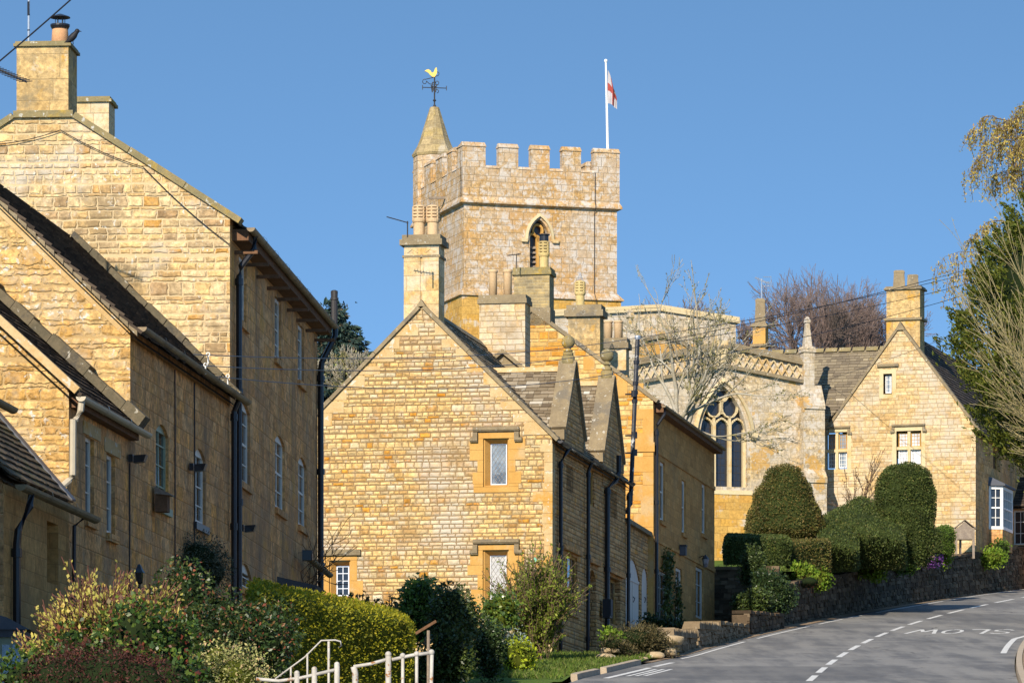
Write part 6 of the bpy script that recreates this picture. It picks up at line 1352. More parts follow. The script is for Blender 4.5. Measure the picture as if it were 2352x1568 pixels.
# low stepped walls in front of the ochre house
for i, (u0, y0, u1, y1, vt, lab) in enumerate(((1545, 121.5, 1600, 127.5, 1458, 'first low rubble wall with upright coping stones beside the junipers'), (1604, 128, 1655, 131.5, 1441, 'second low wall pier with upright coping, in the middle of the stepped row'), (1652, 131.8, 1720, 139.5, 1433, 'third stepped wall with a flat top below the ochre house'), (1720, 139.8, 1800, 147, 1408, 'last low stepped wall running into the retaining wall'))):
    f = lambda u, y: ((u - CU) / F * y, y)
    a, b = f(u0, y0), f(u1, y1); L = math.hypot(b[0] - a[0], b[1] - a[1]); zt0_ = P(u0, vt, y0).z; zt1_ = zt0_ + .06 * L
    yy = lambda s: y0 + (y1 - y0) * s / L
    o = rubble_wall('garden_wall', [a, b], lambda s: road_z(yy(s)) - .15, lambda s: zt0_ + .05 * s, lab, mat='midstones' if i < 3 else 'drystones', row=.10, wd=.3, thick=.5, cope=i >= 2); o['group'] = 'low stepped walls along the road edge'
    if i < 2:
        m = MB(); s = 0.0; d = Vector((b[0] - a[0], b[1] - a[1])).normalized(); n = Vector((d.y, -d.x))
        while s < L - .05:
            w_ = rnd.uniform(.07, .14); p = Vector(a) + d * s; h_ = rnd.uniform(.13, .22); z = zt0_ + .05 * s - .02
            m.hexa([(p.x + n.x * .04, p.y + n.y * .04, z), (p.x + n.x * .04 + d.x * w_ * .85, p.y + n.y * .04 + d.y * w_ * .85, z), (p.x - n.x * .45 + d.x * w_ * .85, p.y - n.y * .45 + d.y * w_ * .85, z), (p.x - n.x * .45, p.y - n.y * .45, z)],
                   [(p.x + .03, p.y, z + h_), (p.x + .03 + d.x * w_ * .7, p.y + d.y * w_ * .7, z + h_ * .95), (p.x - n.x * .4 + d.x * w_ * .7, p.y - n.y * .4 + d.y * w_ * .7, z + h_ * .9), (p.x - n.x * .4, p.y - n.y * .4, z + h_)]); s += w_
        m.build('coping_stones', M['midstones'], o)
# loose rocks of the rockery
def rock(name, c, r, label, group=None):
    V, Fc = sphere((0, 0, 0), (1, 1, 1), 7); V = V * (1 + .22 * wob(V + np.array(c) * 3, 1.7))[:, None] * np.array(r); V[:, 2] = np.clip(V[:, 2], -.6 * r[2], .75 * r[2])
    o = npobj(name, [(V + np.array(c), Fc, 0)], M['sunstones']); tag(o, label, 'rock', group); return o
# ---- topiary and hedges above the retaining wall
def ctr(u, v, Y): return np.array(P(u, v, Y))
def px(Y): return Y / F
def topi(u, Y, prof, name, label, n, leaf='yew', sx=1.0, sy=1.0, **k):
    """prof: (half width px, v px) from the bottom up"""
    pr = [(r * px(Y), P(u, v, Y).z) for r, v in prof]; c = ((u - CU) / F * Y, Y, 0)
    out = []; zz = np.array([p[1] for p in pr]); rr = np.array([p[0] for p in pr])
    t = np.linspace(0, 1, 26); tt = np.linspace(0, 1, len(pr)); dense = [(float(np.interp(q, tt, rr)), float(np.interp(q, tt, zz))) for q in t]
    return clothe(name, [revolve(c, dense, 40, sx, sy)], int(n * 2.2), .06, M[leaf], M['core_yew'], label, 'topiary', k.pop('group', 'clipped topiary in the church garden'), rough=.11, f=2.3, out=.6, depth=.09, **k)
topi(1803, 160, [(20, 1242), (70, 1238), (86, 1220), (89, 1206), (80, 1178), (68, 1148), (55, 1118), (43, 1096), (30, 1081), (14, 1073), (2, 1070)], 'topiary', 'large bronzed yew clipped to a tall bell, leftmost of the topiary', 15000, 'yew_brown')
topi(2078, 164, [(46, 1300), (58, 1280), (64, 1240), (67, 1190), (67, 1160), (65, 1130), (58, 1100), (46, 1080), (28, 1068), (2, 1063)], 'topiary', 'tall green yew dome with rounded top beside the pale gabled house', 16000, 'yew')
topi(2167, 176, [(14, 1274), (22, 1262), (23, 1240), (20, 1224), (12, 1213), (1, 1210)], 'topiary', 'small bright green clipped ball bush by the notice board', 3000, 'box_green')
topi(2148, 174, [(10, 1270), (12, 1250), (12, 1225), (7, 1212), (1, 1207)], 'topiary', 'narrow dark bush squeezed behind the tall dome', 1500, 'yew')
def quad_hedge(corners, v_top, v_bot, label, n, leaf='yew', name='hedge', size=.08, core='core_yew', cat='hedge', top=None, **k):
    """corners: (u, Y) plan; tops and bottoms given in px at each corner"""
    poly = [((u - CU) / F * Y, Y) for u, Y in corners]; zt = [P(0, v, c[1]).z for v, c in zip(v_top, corners)]; zb_ = [P(0, v, c[1]).z for v, c in zip(v_bot, corners)]
    A_ = np.array([(x, y, 1) for x, y in poly]); ct_ = np.linalg.lstsq(A_, np.array(zt), rcond=None)[0]; cb_ = np.linalg.lstsq(A_, np.array(zb_), rcond=None)[0]
    ft = lambda x, y: ct_[0] * x + ct_[1] * y + ct_[2]; fb = lambda x, y: cb_[0] * x + cb_[1] * y + cb_[2]
    return clothe(name, [prism_hull(poly, fb, ft)], int(n * 2), size * .78, M[leaf], M[core], label, cat, k.pop('group', None), **k)
quad_hedge([(1666, 152.6), (1812, 153.4), (1808, 156.5), (1668, 156)], [1232, 1240, 1228, 1226], [1296, 1302, 1290, 1290], 'low dark box cut hedge at the left end, below the bell yew', 8000)
quad_hedge([(1808, 154), (1905, 155.5), (1902, 158.5), (1808, 157)], [1246, 1242, 1236, 1240], [1312, 1312, 1300, 1300], 'low brownish hedge block right of the dark box hedge', 6000, 'yew_brown')
# wedge topped hedge pieces
def wedge(u0, u1, Yf, Yb, uap, vap, vl, vr, vbl, vbr, label, n, leaf='yew'):
    f = lambda u, v, Y: np.array(P(u, v, Y)); N_ = 14; rings = []
    us_ = np.linspace(u0, u1, N_)
    vt = np.interp(us_, [u0, uap, u1], [vl, vap, vr]); vb = np.interp(us_, [u0, u1], [vbl, vbr])
    V = []
    for u, a, b in zip(us_, vt, vb):
        lip = a + (b - a) * .5
        V += [f(u + 4, b, Yf + 1.3), f(u, (lip + b) / 2, Yf + .55), f(u, lip, Yf), f(u, a + (lip - a) * .55, Yf + (Yb - Yf) * .3), f(u, a + (lip - a) * .15, Yf + (Yb - Yf) * .62), f(u, a, Yf + (Yb - Yf) * .75), f(u, a + 6, Yb), f(u, b, Yb)]
    V = np.array(V); k = 8; Fc = [(i * k + j, i * k + (j + 1) % k, (i + 1) * k + (j + 1) % k, (i + 1) * k + j) for i in range(N_ - 1) for j in range(k)]
    for i in (0, N_ - 1): Fc += [(i * k, i * k + 1, i * k + 2, i * k + 7), (i * k + 2, i * k + 3, i * k + 6, i * k + 7), (i * k + 3, i * k + 4, i * k + 5, i * k + 6)]
    return clothe('hedge', [(V, np.array(Fc))], int(n * 2.2), .06, M[leaf], M['core_yew'], label, 'hedge', None, rough=.10, f=1.9, out=.6, depth=.09)
wedge(1882, 1968, 157, 162.5, 1895, 1186, 1192, 1214, 1306, 1306, 'small sloping yew block tucked between the bell and the roof shaped hedge', 8000)
wedge(1886, 2076, 160, 167, 1978, 1140, 1188, 1184, 1300, 1302, 'broad yew hedge clipped like a sloping roof, in the middle of the topiary', 16000)
def bigshrub(lobes, n, size, leaf, label, core='core_dark', **k):
    hs = [sphere(ctr(u, v, Y), (r * .98, r * .9, r * rz), 9) for u, v, Y, r, rz in lobes]; k.setdefault('rough', .2); k.setdefault('depth', .16); k.setdefault('inner', .78)
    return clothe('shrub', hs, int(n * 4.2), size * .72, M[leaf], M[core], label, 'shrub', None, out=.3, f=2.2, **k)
# ---- plants on and around the retaining wall
def tuft(name, u, v, Y, rx, ry, rz, n, size, leaf, label, cat='plant', core='core_dark', group=None, **k):
    """loose leafy mound built of several overlapping lobes"""
    c = ctr(u, v, Y); hs = []
    for i in range(6):
        o_ = nr.uniform(-.5, .5, 3) * np.array([rx, ry, rz]); hs.append(sphere(c + o_, np.array([rx, ry, rz]) * nr.uniform(.45, .75), 8))
    k.setdefault('rough', .16); k.setdefault('depth', .16); k.setdefault('out', .4); k.setdefault('inner', .80); n = int(n * 2.2); size *= .85
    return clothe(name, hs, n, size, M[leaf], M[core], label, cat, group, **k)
def mound(u, v, Y, rx, rz, n, size, leaf, label, ry=None, **k): return tuft('shrub', u, v, Y, rx, ry or rx * .8, rz, n, size, leaf, label, 'shrub', **k)
mound(1772, 1362, 147.6, .70, .58, 8000, .09, 'ivy', 'dark ivy mass hanging over the corner of the retaining wall')
mound(1726, 1305, 148.6, .30, .62, 3500, .10, 'dark_leaf', 'upright dark conifer shrub at the wall corner', aspect=.3)
mound(1738, 1390, 146.2, .62, .36, 6000, .09, 'dark_leaf', 'rounded dark shrub at the foot of the wall corner')
mound(1845, 1318, 153.2, .42, .30, 700, .13, 'fresh', 'bright green leafy shoots spilling over the wall left of the lawn', core='core_gold')
mound(1885, 1330, 155.4, .38, .26, 600, .12, 'fresh', 'yellow green shoots hanging just left of the lawn gap', core='core_gold')
mound(1995, 1310, 163.5, .50, .34, 900, .13, 'fresh', 'bright yellow green plant trailing over the middle of the wall', core='core_gold')
mound(2088, 1292, 170.2, .42, .30, 700, .12, 'box_green', 'green plant on the wall below the tall yew dome')
mound(2166, 1276, 176.5, .30, .28, 500, .11, 'fresh', 'small fresh green plant on the wall below the ball bush', core='core_gold')
mound(2140, 1290, 174.3, .36, .13, 500, .06, 'purple', 'purple flowering aubrieta cushion on the wall top')
mound(2272, 1273, 184.6, .60, .36, 1200, .12, 'fresh', 'bright bush spilling over the wall right of the notice board', core='core_gold')
mound(2300, 1266, 186.2, .40, .30, 600, .11, 'box_green', 'olive green bush on the wall below the bay window')
mound(1845, 1340, 152.9, .50, .14, 500, .07, 'redbrown', 'dry brown trailing stems on the retaining wall', aspect=.12)
# ---- notice board
NB = empty('notice_board', P(2216, 1276, 182.2), 'grey wooden notice board with a gabled top on posts in front of the pale house', 'notice board')
pn = PL(((2196 - CU) / F * 182.2, 182.2), (1, -.05)); z_ = lambda v: pn.sz(2216, v)[1]; s_ = lambda u: pn.sz(u, 1230)[0]
for u, d in ((2196, 0), (2207, -.5), (2236, 0)): m = MB(); m.pbox(pn, s_(u) - .045, s_(u) + .045, z_(1282), z_(1212) if d == 0 else z_(1236), d - .045, d + .045); m.build('post', M['wood'], NB)
m = MB(); m.prism([pn.pt(s_(2196) + .046, z_(1238), .03), pn.pt(s_(2236) - .046, z_(1238), .03), pn.pt(s_(2236) - .046, z_(1212), .03), pn.pt(s_(2216), z_(1197), .03), pn.pt(s_(2196) + .046, z_(1212), .03)], (pn.n * -.5).to_3d()); m.build('back_panel', M['wood'], NB)
m = MB()
for sg in (-1, 1): a = pn.pt(s_(2216), z_(1194), .1); b = pn.pt(s_(2216) + sg * .42, z_(1214), .1); m.beam(a, b, (pn.n * -.62).to_3d(), Vector((0, 0, .035)))
m.build('roof', M['wood'], NB)
# ---- woody growth: recursive branching into tapered segments
def grow(base, d, L, r, depth, segs, pr, rng):
    """pr: children per level, length ratio, spread, wander, lift, droop"""
    k = 4 if depth > 1 else 3; p = np.array(base, float); d = np.array(d, float); tips = []
    for i in range(k):
        d = d + rng.normal(size=3) * pr['wander'] + np.array([0, 0, pr['lift']]); d /= np.linalg.norm(d)
        q = p + d * L / k; r2 = max(pr['rmin'], r * (1 - .42 * (i + 1) / k)); segs.append((p, q, max(pr['rmin'], r * (1 - .42 * i / k)), r2, depth)); p = q
        if depth > 0 and i >= pr.get('first', 1):
            for _ in range(pr['kids']):
                if rng.uniform() < pr.get('prob', .85):
                    s_ = rng.normal(size=3); s_ -= s_.dot(d) * d; s_ /= np.linalg.norm(s_); a = pr['spread'] * rng.uniform(.6, 1.3)
                    nd_ = d * math.cos(a) + s_ * math.sin(a); grow(p, nd_, L * pr['ratio'] * rng.uniform(.55, 1.2), r2 * .68, depth - 1, segs, pr, rng)
    if depth > 0: grow(p, d, L * pr['ratio'], r2 * .9, depth - 1, segs, pr, rng)
    return segs
def seg_mesh(segs, n=4):
    A_ = np.array([s[0] for s in segs]); B_ = np.array([s[1] for s in segs]); ra = np.array([s[2] for s in segs])[:, None]; rb = np.array([s[3] for s in segs])[:, None]
    d = unit(B_ - A_); h = np.where(np.abs(d[:, 2:3]) < .9, np.array([[0, 0, 1.]]), np.array([[1., 0, 0]])); a = unit(np.cross(d, h)); b = np.cross(d, a); V = []
    for C, r in ((A_, ra), (B_, rb)):
        for j in range(n): t = 2 * math.pi * j / n; V.append(C + (a * math.cos(t) + b * math.sin(t)) * r)
    V = np.stack(V, 1).reshape(-1, 3); N_ = len(segs); base = np.arange(N_)[:, None] * 2 * n
    Fc = np.concatenate([base + np.array([[j, (j + 1) % n, n + (j + 1) % n, n + j]]) for j in range(n)]); return V, Fc
def tree(name, loc, label, segs, twig, leaves=None, leafmat_=None, cut=2, group=None, cat='tree', bark=None):
    t = empty(name, loc, label, cat, group); big = [s for s in segs if s[4] >= cut]; small = [s for s in segs if s[4] < cut]
    if big: npobj('trunk', [(*seg_mesh(big, 7), 0)], M[bark or twig], t, True)
    parts = [(*seg_mesh(small, 4), 0)]
    if leaves is not None: parts.append((*leaves, 1))
    npobj('crown', parts, [M[twig]] + ([M[leafmat_]] if leafmat_ else []), t); return t
def tip_leaves(segs, n, size, aspect=.5, depth=0, out=.2, up=0.):
    ss = [s for s in segs if s[4] <= depth]; i = nr.integers(0, len(ss), n); t = nr.uniform(size=(n, 1)); A_ = np.array([s[0] for s in ss])[i]; B_ = np.array([s[1] for s in ss])[i]
    Pt = A_ + (B_ - A_) * t + nr.normal(size=(n, 3)) * .03; return leaf_quads(Pt, unit(B_ - A_), size, aspect, out, up)
# silver barked bare tree in front of the church window
b = ctr(1560, 1000, 165); b[2] = 12.4; rg = np.random.default_rng(21); segs = []
top = ctr(1556, 985, 165); segs.append((b, top, .20, .16, 4))
pr = dict(kids=1, ratio=.66, spread=.55, wander=.13, lift=.045, rmin=.008, first=0, prob=.6)
for du, dv, L, r in ((-75, -190, 2.0, .075), (-25, -240, 2.2, .085), (25, -260, 2.35, .09), (85, -235, 2.3, .085), (140, -130, 2.1, .075), (165, -10, 1.9, .06), (-95, -90, 1.5, .05), (110, 70, 1.7, .05), (60, -60, 1.6, .05)):
    tgt = ctr(1556 + du, 985 + dv, 165 + rg.uniform(-1.5, 1.0)); d = tgt - top; grow(top + rg.normal(size=3) * .1 + np.array([0, 0, rg.uniform(-.4, .3)]), d / np.linalg.norm(d), L, r, 4, segs, pr, rg)
tree('bare_tree', b, 'silver barked bare tree with budding twigs in front of the church window', segs, 'twig_pale', tip_leaves(segs, 4200, .07, .5, 1), 'bud_green', 3)
# purple brown beeches far behind the roofs
prb = dict(kids=2, ratio=.62, spread=.55, wander=.12, lift=.05, rmin=.0095, first=0, prob=.6)
for i, (u, vt, Y, H_, lab) in enumerate(((1862, 655, 300, 9.0, 'left one of two bare purple brown beeches behind the grey slate roof'), (1945, 650, 306, 10.0, 'right one of two bare purple brown beeches behind the grey slate roof'), (2005, 690, 310, 8.0, 'smaller bare beech showing at the right behind the gable chimney'))):
    rg = np.random.default_rng(40 + i); b = ctr(u, vt, Y); b[2] -= H_; segs = []; c = b + np.array([0, 0, H_ * .18]); segs.append((b, c, .28, .22, 5))
    for k in range(8):
        a = 2 * math.pi * k / 8 + rg.uniform(-.3, .3); sp_ = rg.uniform(.1, .95); d = np.array([math.cos(a) * sp_, math.sin(a) * sp_, 1]); grow(c + np.array([0, 0, rg.uniform(-.5, 1.5)]), d / np.linalg.norm(d), H_ * .40 * (1 - .25 * sp_), .10, 4, segs, prb, rg)
    t = tree('beech_tree', b, lab, segs, 'twig_purple', None, None, 4, 'bare beeches behind the roofs')
# faint bare treetop above the nave
for u, vt, Y, H_, lab, sd_ in ((1543, 668, 330, 7, 'faint bare treetop rising above the left of the nave parapet', 3), (1600, 690, 335, 5, 'faint bare treetop behind the right of the nave parapet', 4), (1712, 742, 330, 4, 'faint bare twigs between nave and slim chimney', 5)):
    rg = np.random.default_rng(sd_); b = ctr(u, vt, Y); b[2] -= H_; segs = []; segs.append((b, b + np.array([0, 0, 1.5]), .2, .16, 5))
    for k in range(5): a = k * 1.26; d = np.array([math.cos(a) * .35, math.sin(a) * .35, 1]); grow(b + np.array([0, 0, 1.5]), d / np.linalg.norm(d), H_ * .33, .07, 3, segs, dict(prb, rmin=.012), rg)
    tree('bare_tree', b, lab, segs, 'twig_purple', None, None, 4)
# spruce far left, behind the cottage, with a pale bare tree before it
def conifer(name, u, vtop, vbase, Y, rad, label, leaf, n_tiers=22, seed=1, size=.34, lean=0.):
    rg = np.random.default_rng(seed); top = ctr(u, vtop, Y); base = ctr(u, vbase, Y); Hh = top[2] - base[2]; t = empty(name, base, label, 'tree')
    m = MB(); m.tube([base, base * .0 + np.array([base[0], Y, top[2]])], [.26, .02], 7); m.build('trunk', M['bark'], t); Pts, Dr, segs = [], [], []
    for k in range(n_tiers):
        f = (k + rg.uniform(0, .6)) / n_tiers; z = top[2] - Hh * f; rr = rad * (f ** .8) * rg.uniform(.75, 1.1); nb = int(5 + 9 * f)
        for j in range(nb):
            a = rg.uniform(0, 2 * math.pi); L = rr * rg.uniform(.6, 1.12); d = np.array([math.cos(a), math.sin(a), 0]); n_ = max(3, int(L * 9)); p0 = np.array([base[0], Y, z]); prev = p0
            for i in range(1, n_ + 1):
                s_ = i / n_; q = p0 + d * L * s_ + np.array([0, 0, -.38 * L * s_ + .30 * L * s_ ** 2.2 + rg.normal() * .02])
                segs.append((prev, q, .03 * (1 - s_) + .008, .03 * (1 - s_) + .006, 0)); prev = q
                w_ = .30 * (1.15 - s_) + .08
                for _ in range(5): Pts.append(q + np.array([-d[1], d[0], 0]) * rg.normal() * w_ * .8 + np.array([0, 0, -abs(rg.normal()) * .14])); Dr.append(d + np.array([0, 0, -.35]))
    Pts, Dr = np.array(Pts), unit(np.array(Dr)); npobj('crown', [(*seg_mesh(segs, 3), 0), (*leaf_quads(Pts, Dr, size, .34, 1.0), 1)], [M['bark'], M[leaf]], t); return t
conifer('spruce_tree', 766, 690, 1000, 175, 3.5, 'dark blue green spruce beyond the gap between tall house and cottage', 'spruce', 38, 3, .30)
conifer('spruce_tree', 808, 765, 1010, 190, 1.9, 'second shorter spruce half behind the first, nearer the cottage verge', 'spruce', 20, 5, .26)
rg = np.random.default_rng(9); b = ctr(806, 980, 160); segs = [(b, b + np.array([0, 0, 1.0]), .12, .1, 5)]
for k in range(7): a = k * .9; d = np.array([math.cos(a) * .45, math.sin(a) * .3, 1]); grow(b + np.array([0, 0, .7]), d / np.linalg.norm(d), .85, .035, 4, segs, dict(prb, rmin=.008, kids=2), rg)
tree('bare_tree', b, 'pale pinkish budding tree low in front of the spruce', segs, 'twig_pale', tip_leaves(segs, 1500, .07, .6, 1), 'variegated', 4)
# ---- trees at the right edge
bT = np.array([19.6, 150.5, road_z(150)]); TH = empty('conifer_tree', bT, 'big bright green conifer overhanging the right edge of the picture', 'tree')
m = MB(); m.tube([bT, bT + np.array([.1, 0, 6]), bT + np.array([0, .1, 12.5])], [.34, .25, .05], 9); m.build('trunk', M['bark'], TH)
cT = ctr(2506, 728, 150.5); Hh = 5.05; RX = 3.75; core = []
def thuja_r(zr): return RX * np.interp(zr, [-1, -.88, -.6, -.2, .2, .5, .8, 1.0], [.25, .62, .92, 1.0, .93, .74, .40, .03])
zc_ = nr.uniform(-1, 1, 900); ang = nr.uniform(0, 2 * math.pi, 900); rr = thuja_r(zc_) * (1 + .10 * np.sin(ang * 5 + zc_ * 9) + nr.normal(size=900) * .06)
CP = np.stack([cT[0] + np.cos(ang) * rr, cT[1] + np.sin(ang) * rr, cT[2] + zc_ * Hh], 1); CN = unit(np.stack([np.cos(ang), np.sin(ang), np.full(900, .45)], 1))
k = 120; Pt = np.repeat(CP, k, 0); Nn = np.repeat(CN, k, 0); tt = nr.uniform(0, 1, (len(Pt), 1)); sd_ = nr.normal(size=(len(Pt), 3)) * (.26 * (1.05 - tt))
Pt = Pt + (Nn * .75 + np.array([0, 0, .35])) * (tt - .45) + sd_
zd = np.linspace(-1, 1, 18); hull = revolve((cT[0], cT[1], 0), [(float(thuja_r(z)) * .86, cT[2] + z * Hh * .97) for z in zd], 26)
npobj('crown', [(*leaf_quads(Pt, Nn, .15, .34, .7, .3), 0), (hull[0] + unit(hull[0] - cT) * (wob(hull[0], .9) * .3)[:, None], hull[1], 1)], [M['thuja'], M['core_dark']], TH)
# weeping birch above it
rg = np.random.default_rng(77); bB = np.array([20.6, 158.0, road_z(158)]); segs = [(bB, bB + np.array([-.2, 0, 9.0]), .24, .16, 6), (bB + np.array([-.2, 0, 9.0]), bB + np.array([-.6, 0, 17.0]), .16, .05, 6)]; LP, LD_ = [], []
def weep(p0, p1, r, drop, dens):
    p0, p1 = np.array(p0), np.array(p1); prev = p0; n_ = 9
    for i in range(1, n_ + 1):
        s_ = i / n_; q = p0 + (p1 - p0) * s_ + np.array([0, 0, .22 * np.linalg.norm(p1 - p0) * math.sin(math.pi * s_)]) + rg.normal(size=3) * .05; segs.append((prev, q, r * (1.1 - s_), r * (1.05 - s_), 1))
        for _ in range(dens):
            if rg.uniform() < .25 + s_:
                L = drop * rg.uniform(.35, 1.15); a = prev + (q - prev) * rg.uniform(); pv = a; sw_ = rg.normal(size=2) * .12
                for j in range(1, 6):
                    w_ = a + np.array([sw_[0] * j / 5 + rg.normal() * .02, sw_[1] * j / 5, -L * j / 5 + .05 * (j < 2)]); segs.append((pv, w_, .0075, .006, 0)); pv = w_
                    for _ in range(4): LP.append(w_ + rg.normal(size=3) * .05); LD_.append((0, 0, -1))
        prev = q
for (u, v, ua, va, drop) in ((2352, 300, 2222, 306, .9), (2380, 360, 2215, 400, .95), (2390, 300, 2250, 345, 1.1), (2400, 260, 2300, 300, 1.0), (2420, 270, 2340, 250, .7), (2400, 420, 2262, 420, .9), (2420, 330, 2310, 350, 1.1), (2400, 640, 2150, 612, 1.0), (2420, 700, 2175, 640, 1.0), (2400, 760, 2200, 690, 1.2), (2400, 820, 2200, 790, .9), (2380, 560, 2215, 560, .6), (2430, 300, 2335, 330, 1.2), (2430, 400, 2325, 390, 1.0)):
    weep(ctr(u, v, 157.5), ctr(ua, va, 156 + rg.uniform(-1, 1)), .03, drop, 6)
tree('birch_tree', bB, 'weeping birch with hanging yellow brown catkins above the big conifer', segs, 'twig', leaf_quads(np.array(LP), np.array(LD_, float), .105, .42, .5), 'birch_leaf', 5)
# budding bare tree in front of the conifer
rg = np.random.default_rng(55); bS = np.array([17.9, 141.0, road_z(141)]); segs = []; c = ctr(2475, 1060, 141); segs.append((bS, c, .22, .17, 5)); prs = dict(kids=1, ratio=.70, spread=.34, wander=.07, lift=.015, rmin=.008, first=0, prob=.66)
for (ua, va) in ((2225, 670), (2250, 720), (2270, 590), (2310, 520), (2240, 850), (2255, 940), (2290, 1000), (2330, 1050), (2345, 480), (2290, 790), (2310, 880), (2240, 780), (2320, 640), (2335, 760), (2340, 960)):
    tg = ctr(ua, va, 141 + rg.uniform(-2.2, 1.2)); d = tg - c; L = np.linalg.norm(d); grow(c + rg.normal(size=3) * .15, d / L + np.array([0, 0, .12]), L * .46, .026, 3, segs, dict(prs, prob=.85, rmin=.0065), rg)
tree('bare_tree', bS, 'bare tan branched tree dotted with buds in front of the conifer', segs, 'twig_olive', tip_leaves(segs, 4200, .055, .5, 1), 'bud_green', 4)
# bare shrub trained between church and gabled house
rg = np.random.default_rng(66); b = ctr(1965, 1210, 181); segs = []
for (ua, va) in ((1990, 1040), (2020, 1060), (2040, 1110), (1950, 1090), (1925, 1120), (2010, 1130), (1975, 1080), (2000, 1100)): tg = ctr(ua, va, 181); d = tg - b; L = np.linalg.norm(d); grow(b, d / L, L * .5, .03, 2, segs, dict(prs, spread=.5, wander=.12, rmin=.009), rg)
tree('bare_shrub', b, 'thin bare brown shrub against the wall between church and gabled house', segs, 'twig', tip_leaves(segs, 500, .07, .5, 1), 'redbrown', 3, cat='shrub')

# ------------------------------------------------------------------ front gardens
# in front of the gabled cottage
def stems(c, n, hgt, spread, r, rng, kids=1, depth=2):
    segs = []
    for i in range(n):
        a = rng.uniform(0, 6.28); d = np.array([math.cos(a) * spread * rng.uniform(), math.sin(a) * spread * rng.uniform(), 1]); grow(np.array(c) + np.append(rng.normal(size=2) * .12, 0), d / np.linalg.norm(d), hgt * .55 * rng.uniform(.7, 1.1), r, depth, segs, dict(kids=kids, ratio=.62, spread=.5, wander=.12, lift=.04, rmin=.007, first=0, prob=.85), rng)
    return segs
rg = np.random.default_rng(12); c = ctr(1235, 1528, 115); segs = stems(c, 46, 2.4, .12, .0045, rg, 2, 2)
tree('loose_shrub', c, 'tall loose green and tan shrub at the corner of the gabled cottage', segs, 'twig', tip_leaves(segs, 22000, .08, .5, 1), 'olive_leaf', 3, cat='shrub')
mound(958, 1412, 106, .55, .62, 2200, .15, 'laurel', 'glossy green standard bush in front of the cottage gable', aspect=.42)
o = mound(1052, 1440, 98, .55, .75, 5200, .085, 'dark_leaf', 'dark clipped hedge column at the foot of the cottage gable', ry=1.3)
mound(1005, 1520, 97, .62, .62, 4200, .10, 'dark_leaf', 'dark leafy undergrowth below the glossy standard bush')
mound(1122, 1500, 101, .42, .62, 3200, .08, 'ivy', 'low rounded dark shrub right of the hedge column')
mound(1150, 1412, 110, .38, .42, 900, .12, 'laurel', 'rambling rose with mixed green leaves under the lower leaded window', core='core_gold', aspect=.6)
mound(1174, 1472, 109, .28, .2, 500, .14, 'silver', 'silver leaved plant between the dark shrub and the loose shrub', aspect=.2)
mound(1190, 1512, 107, .30, .24, 700, .10, 'lime', 'lime yellow euphorbia at the edge of the grass', core='core_gold')
rg = np.random.default_rng(8)
for i, (u, v, lab) in enumerate(((810, 1378, 'thin dark twiggy shoot below the small cottage window, leftmost of the row'), (850, 1385, 'dark leafy shoot left of the middle above the golden hedge'), (905, 1392, 'bushier dark shoot beside the glossy bush'))):
    c = ctr(u, v + 45, 104); segs = stems(c, 7, .75, .35, .010, rg, 1, 1); tree('young_shrub', c, lab, segs, 'twig', tip_leaves(segs, 160, .10, .45, 1), 'dark_leaf', 3, 'dark shoots above the golden hedge', 'shrub')
m = MB(); c1, c2 = ctr(950, 1540, 104.8), ctr(975, 1540, 104.8)
for a in (c1, c2): m.tube([a, a + np.array([.02, 0, .75])], .02, 6)
o = m.build('stake', M['bark']); tag(o, 'two thin pale stems under the glossy standard bush', 'stem')
# climbers on the ochre house, junipers and rockery at the road edge
def climber(pl, pts, n, label, leaf='dark_leaf', wdt=.25, size=.10):
    Pt = []; m = MB()
    for (u0, v0), (u1, v1) in zip(pts[:-1], pts[1:]):
        a, b = pl.at(u0, v0, .05), pl.at(u1, v1, .05); m.tube([a, a.lerp(b, .5) + Vector((rnd.uniform(-.05, .05), 0, 0)), b], .018, 5)
        t = nr.uniform(size=(n, 1)); Pt.append(np.array(a) + (np.array(b) - np.array(a)) * t + np.array([*(pl.t), 0]) * nr.normal(size=(n, 1)) * wdt + np.array([0, 0, 1]) * nr.normal(size=(n, 1)) * .15 + np.array([*(pl.n), 0]) * nr.uniform(0, .18, (n, 1)))
    o = m.build('climber', M['twig']); tag(o, label, 'climber'); Pt = np.concatenate(Pt); npobj('foliage', [(*leaf_quads(Pt, np.tile(np.array([*pl.n, .2]), (len(Pt), 1)), size, .7, .4), 0)], M[leaf], o); return o
climber(fE, [(1521, 1432), (1523, 1370), (1524, 1300), (1525, 1280)], 330, 'dark leafy climber up the front of the ochre house, tall one by the downpipe', wdt=.32)
climber(fE, [(1549, 1428), (1549, 1380), (1546, 1338)], 130, 'smaller thin climber on the ochre house between the lower windows', wdt=.25)
Pt = []
mound(1478, 1478, 119.8, .95, .34, 5200, .10, 'juniper', 'spreading brown juniper over the rockery at the road edge', ry=.7, aspect=.22, up=.2)
mound(1425, 1492, 117.5, .50, .28, 2400, .10, 'juniper', 'lower brown juniper at the left end of the rockery', ry=.6, aspect=.22, up=.2)
mound(1412, 1462, 118.6, .35, .16, 600, .11, 'fresh', 'yellow green creeper above the left end of the rockery', core='core_gold')
mound(1530, 1432, 134.5, .7, .22, 900, .12, 'ivy', 'dark low plants along the foot of the ochre house')
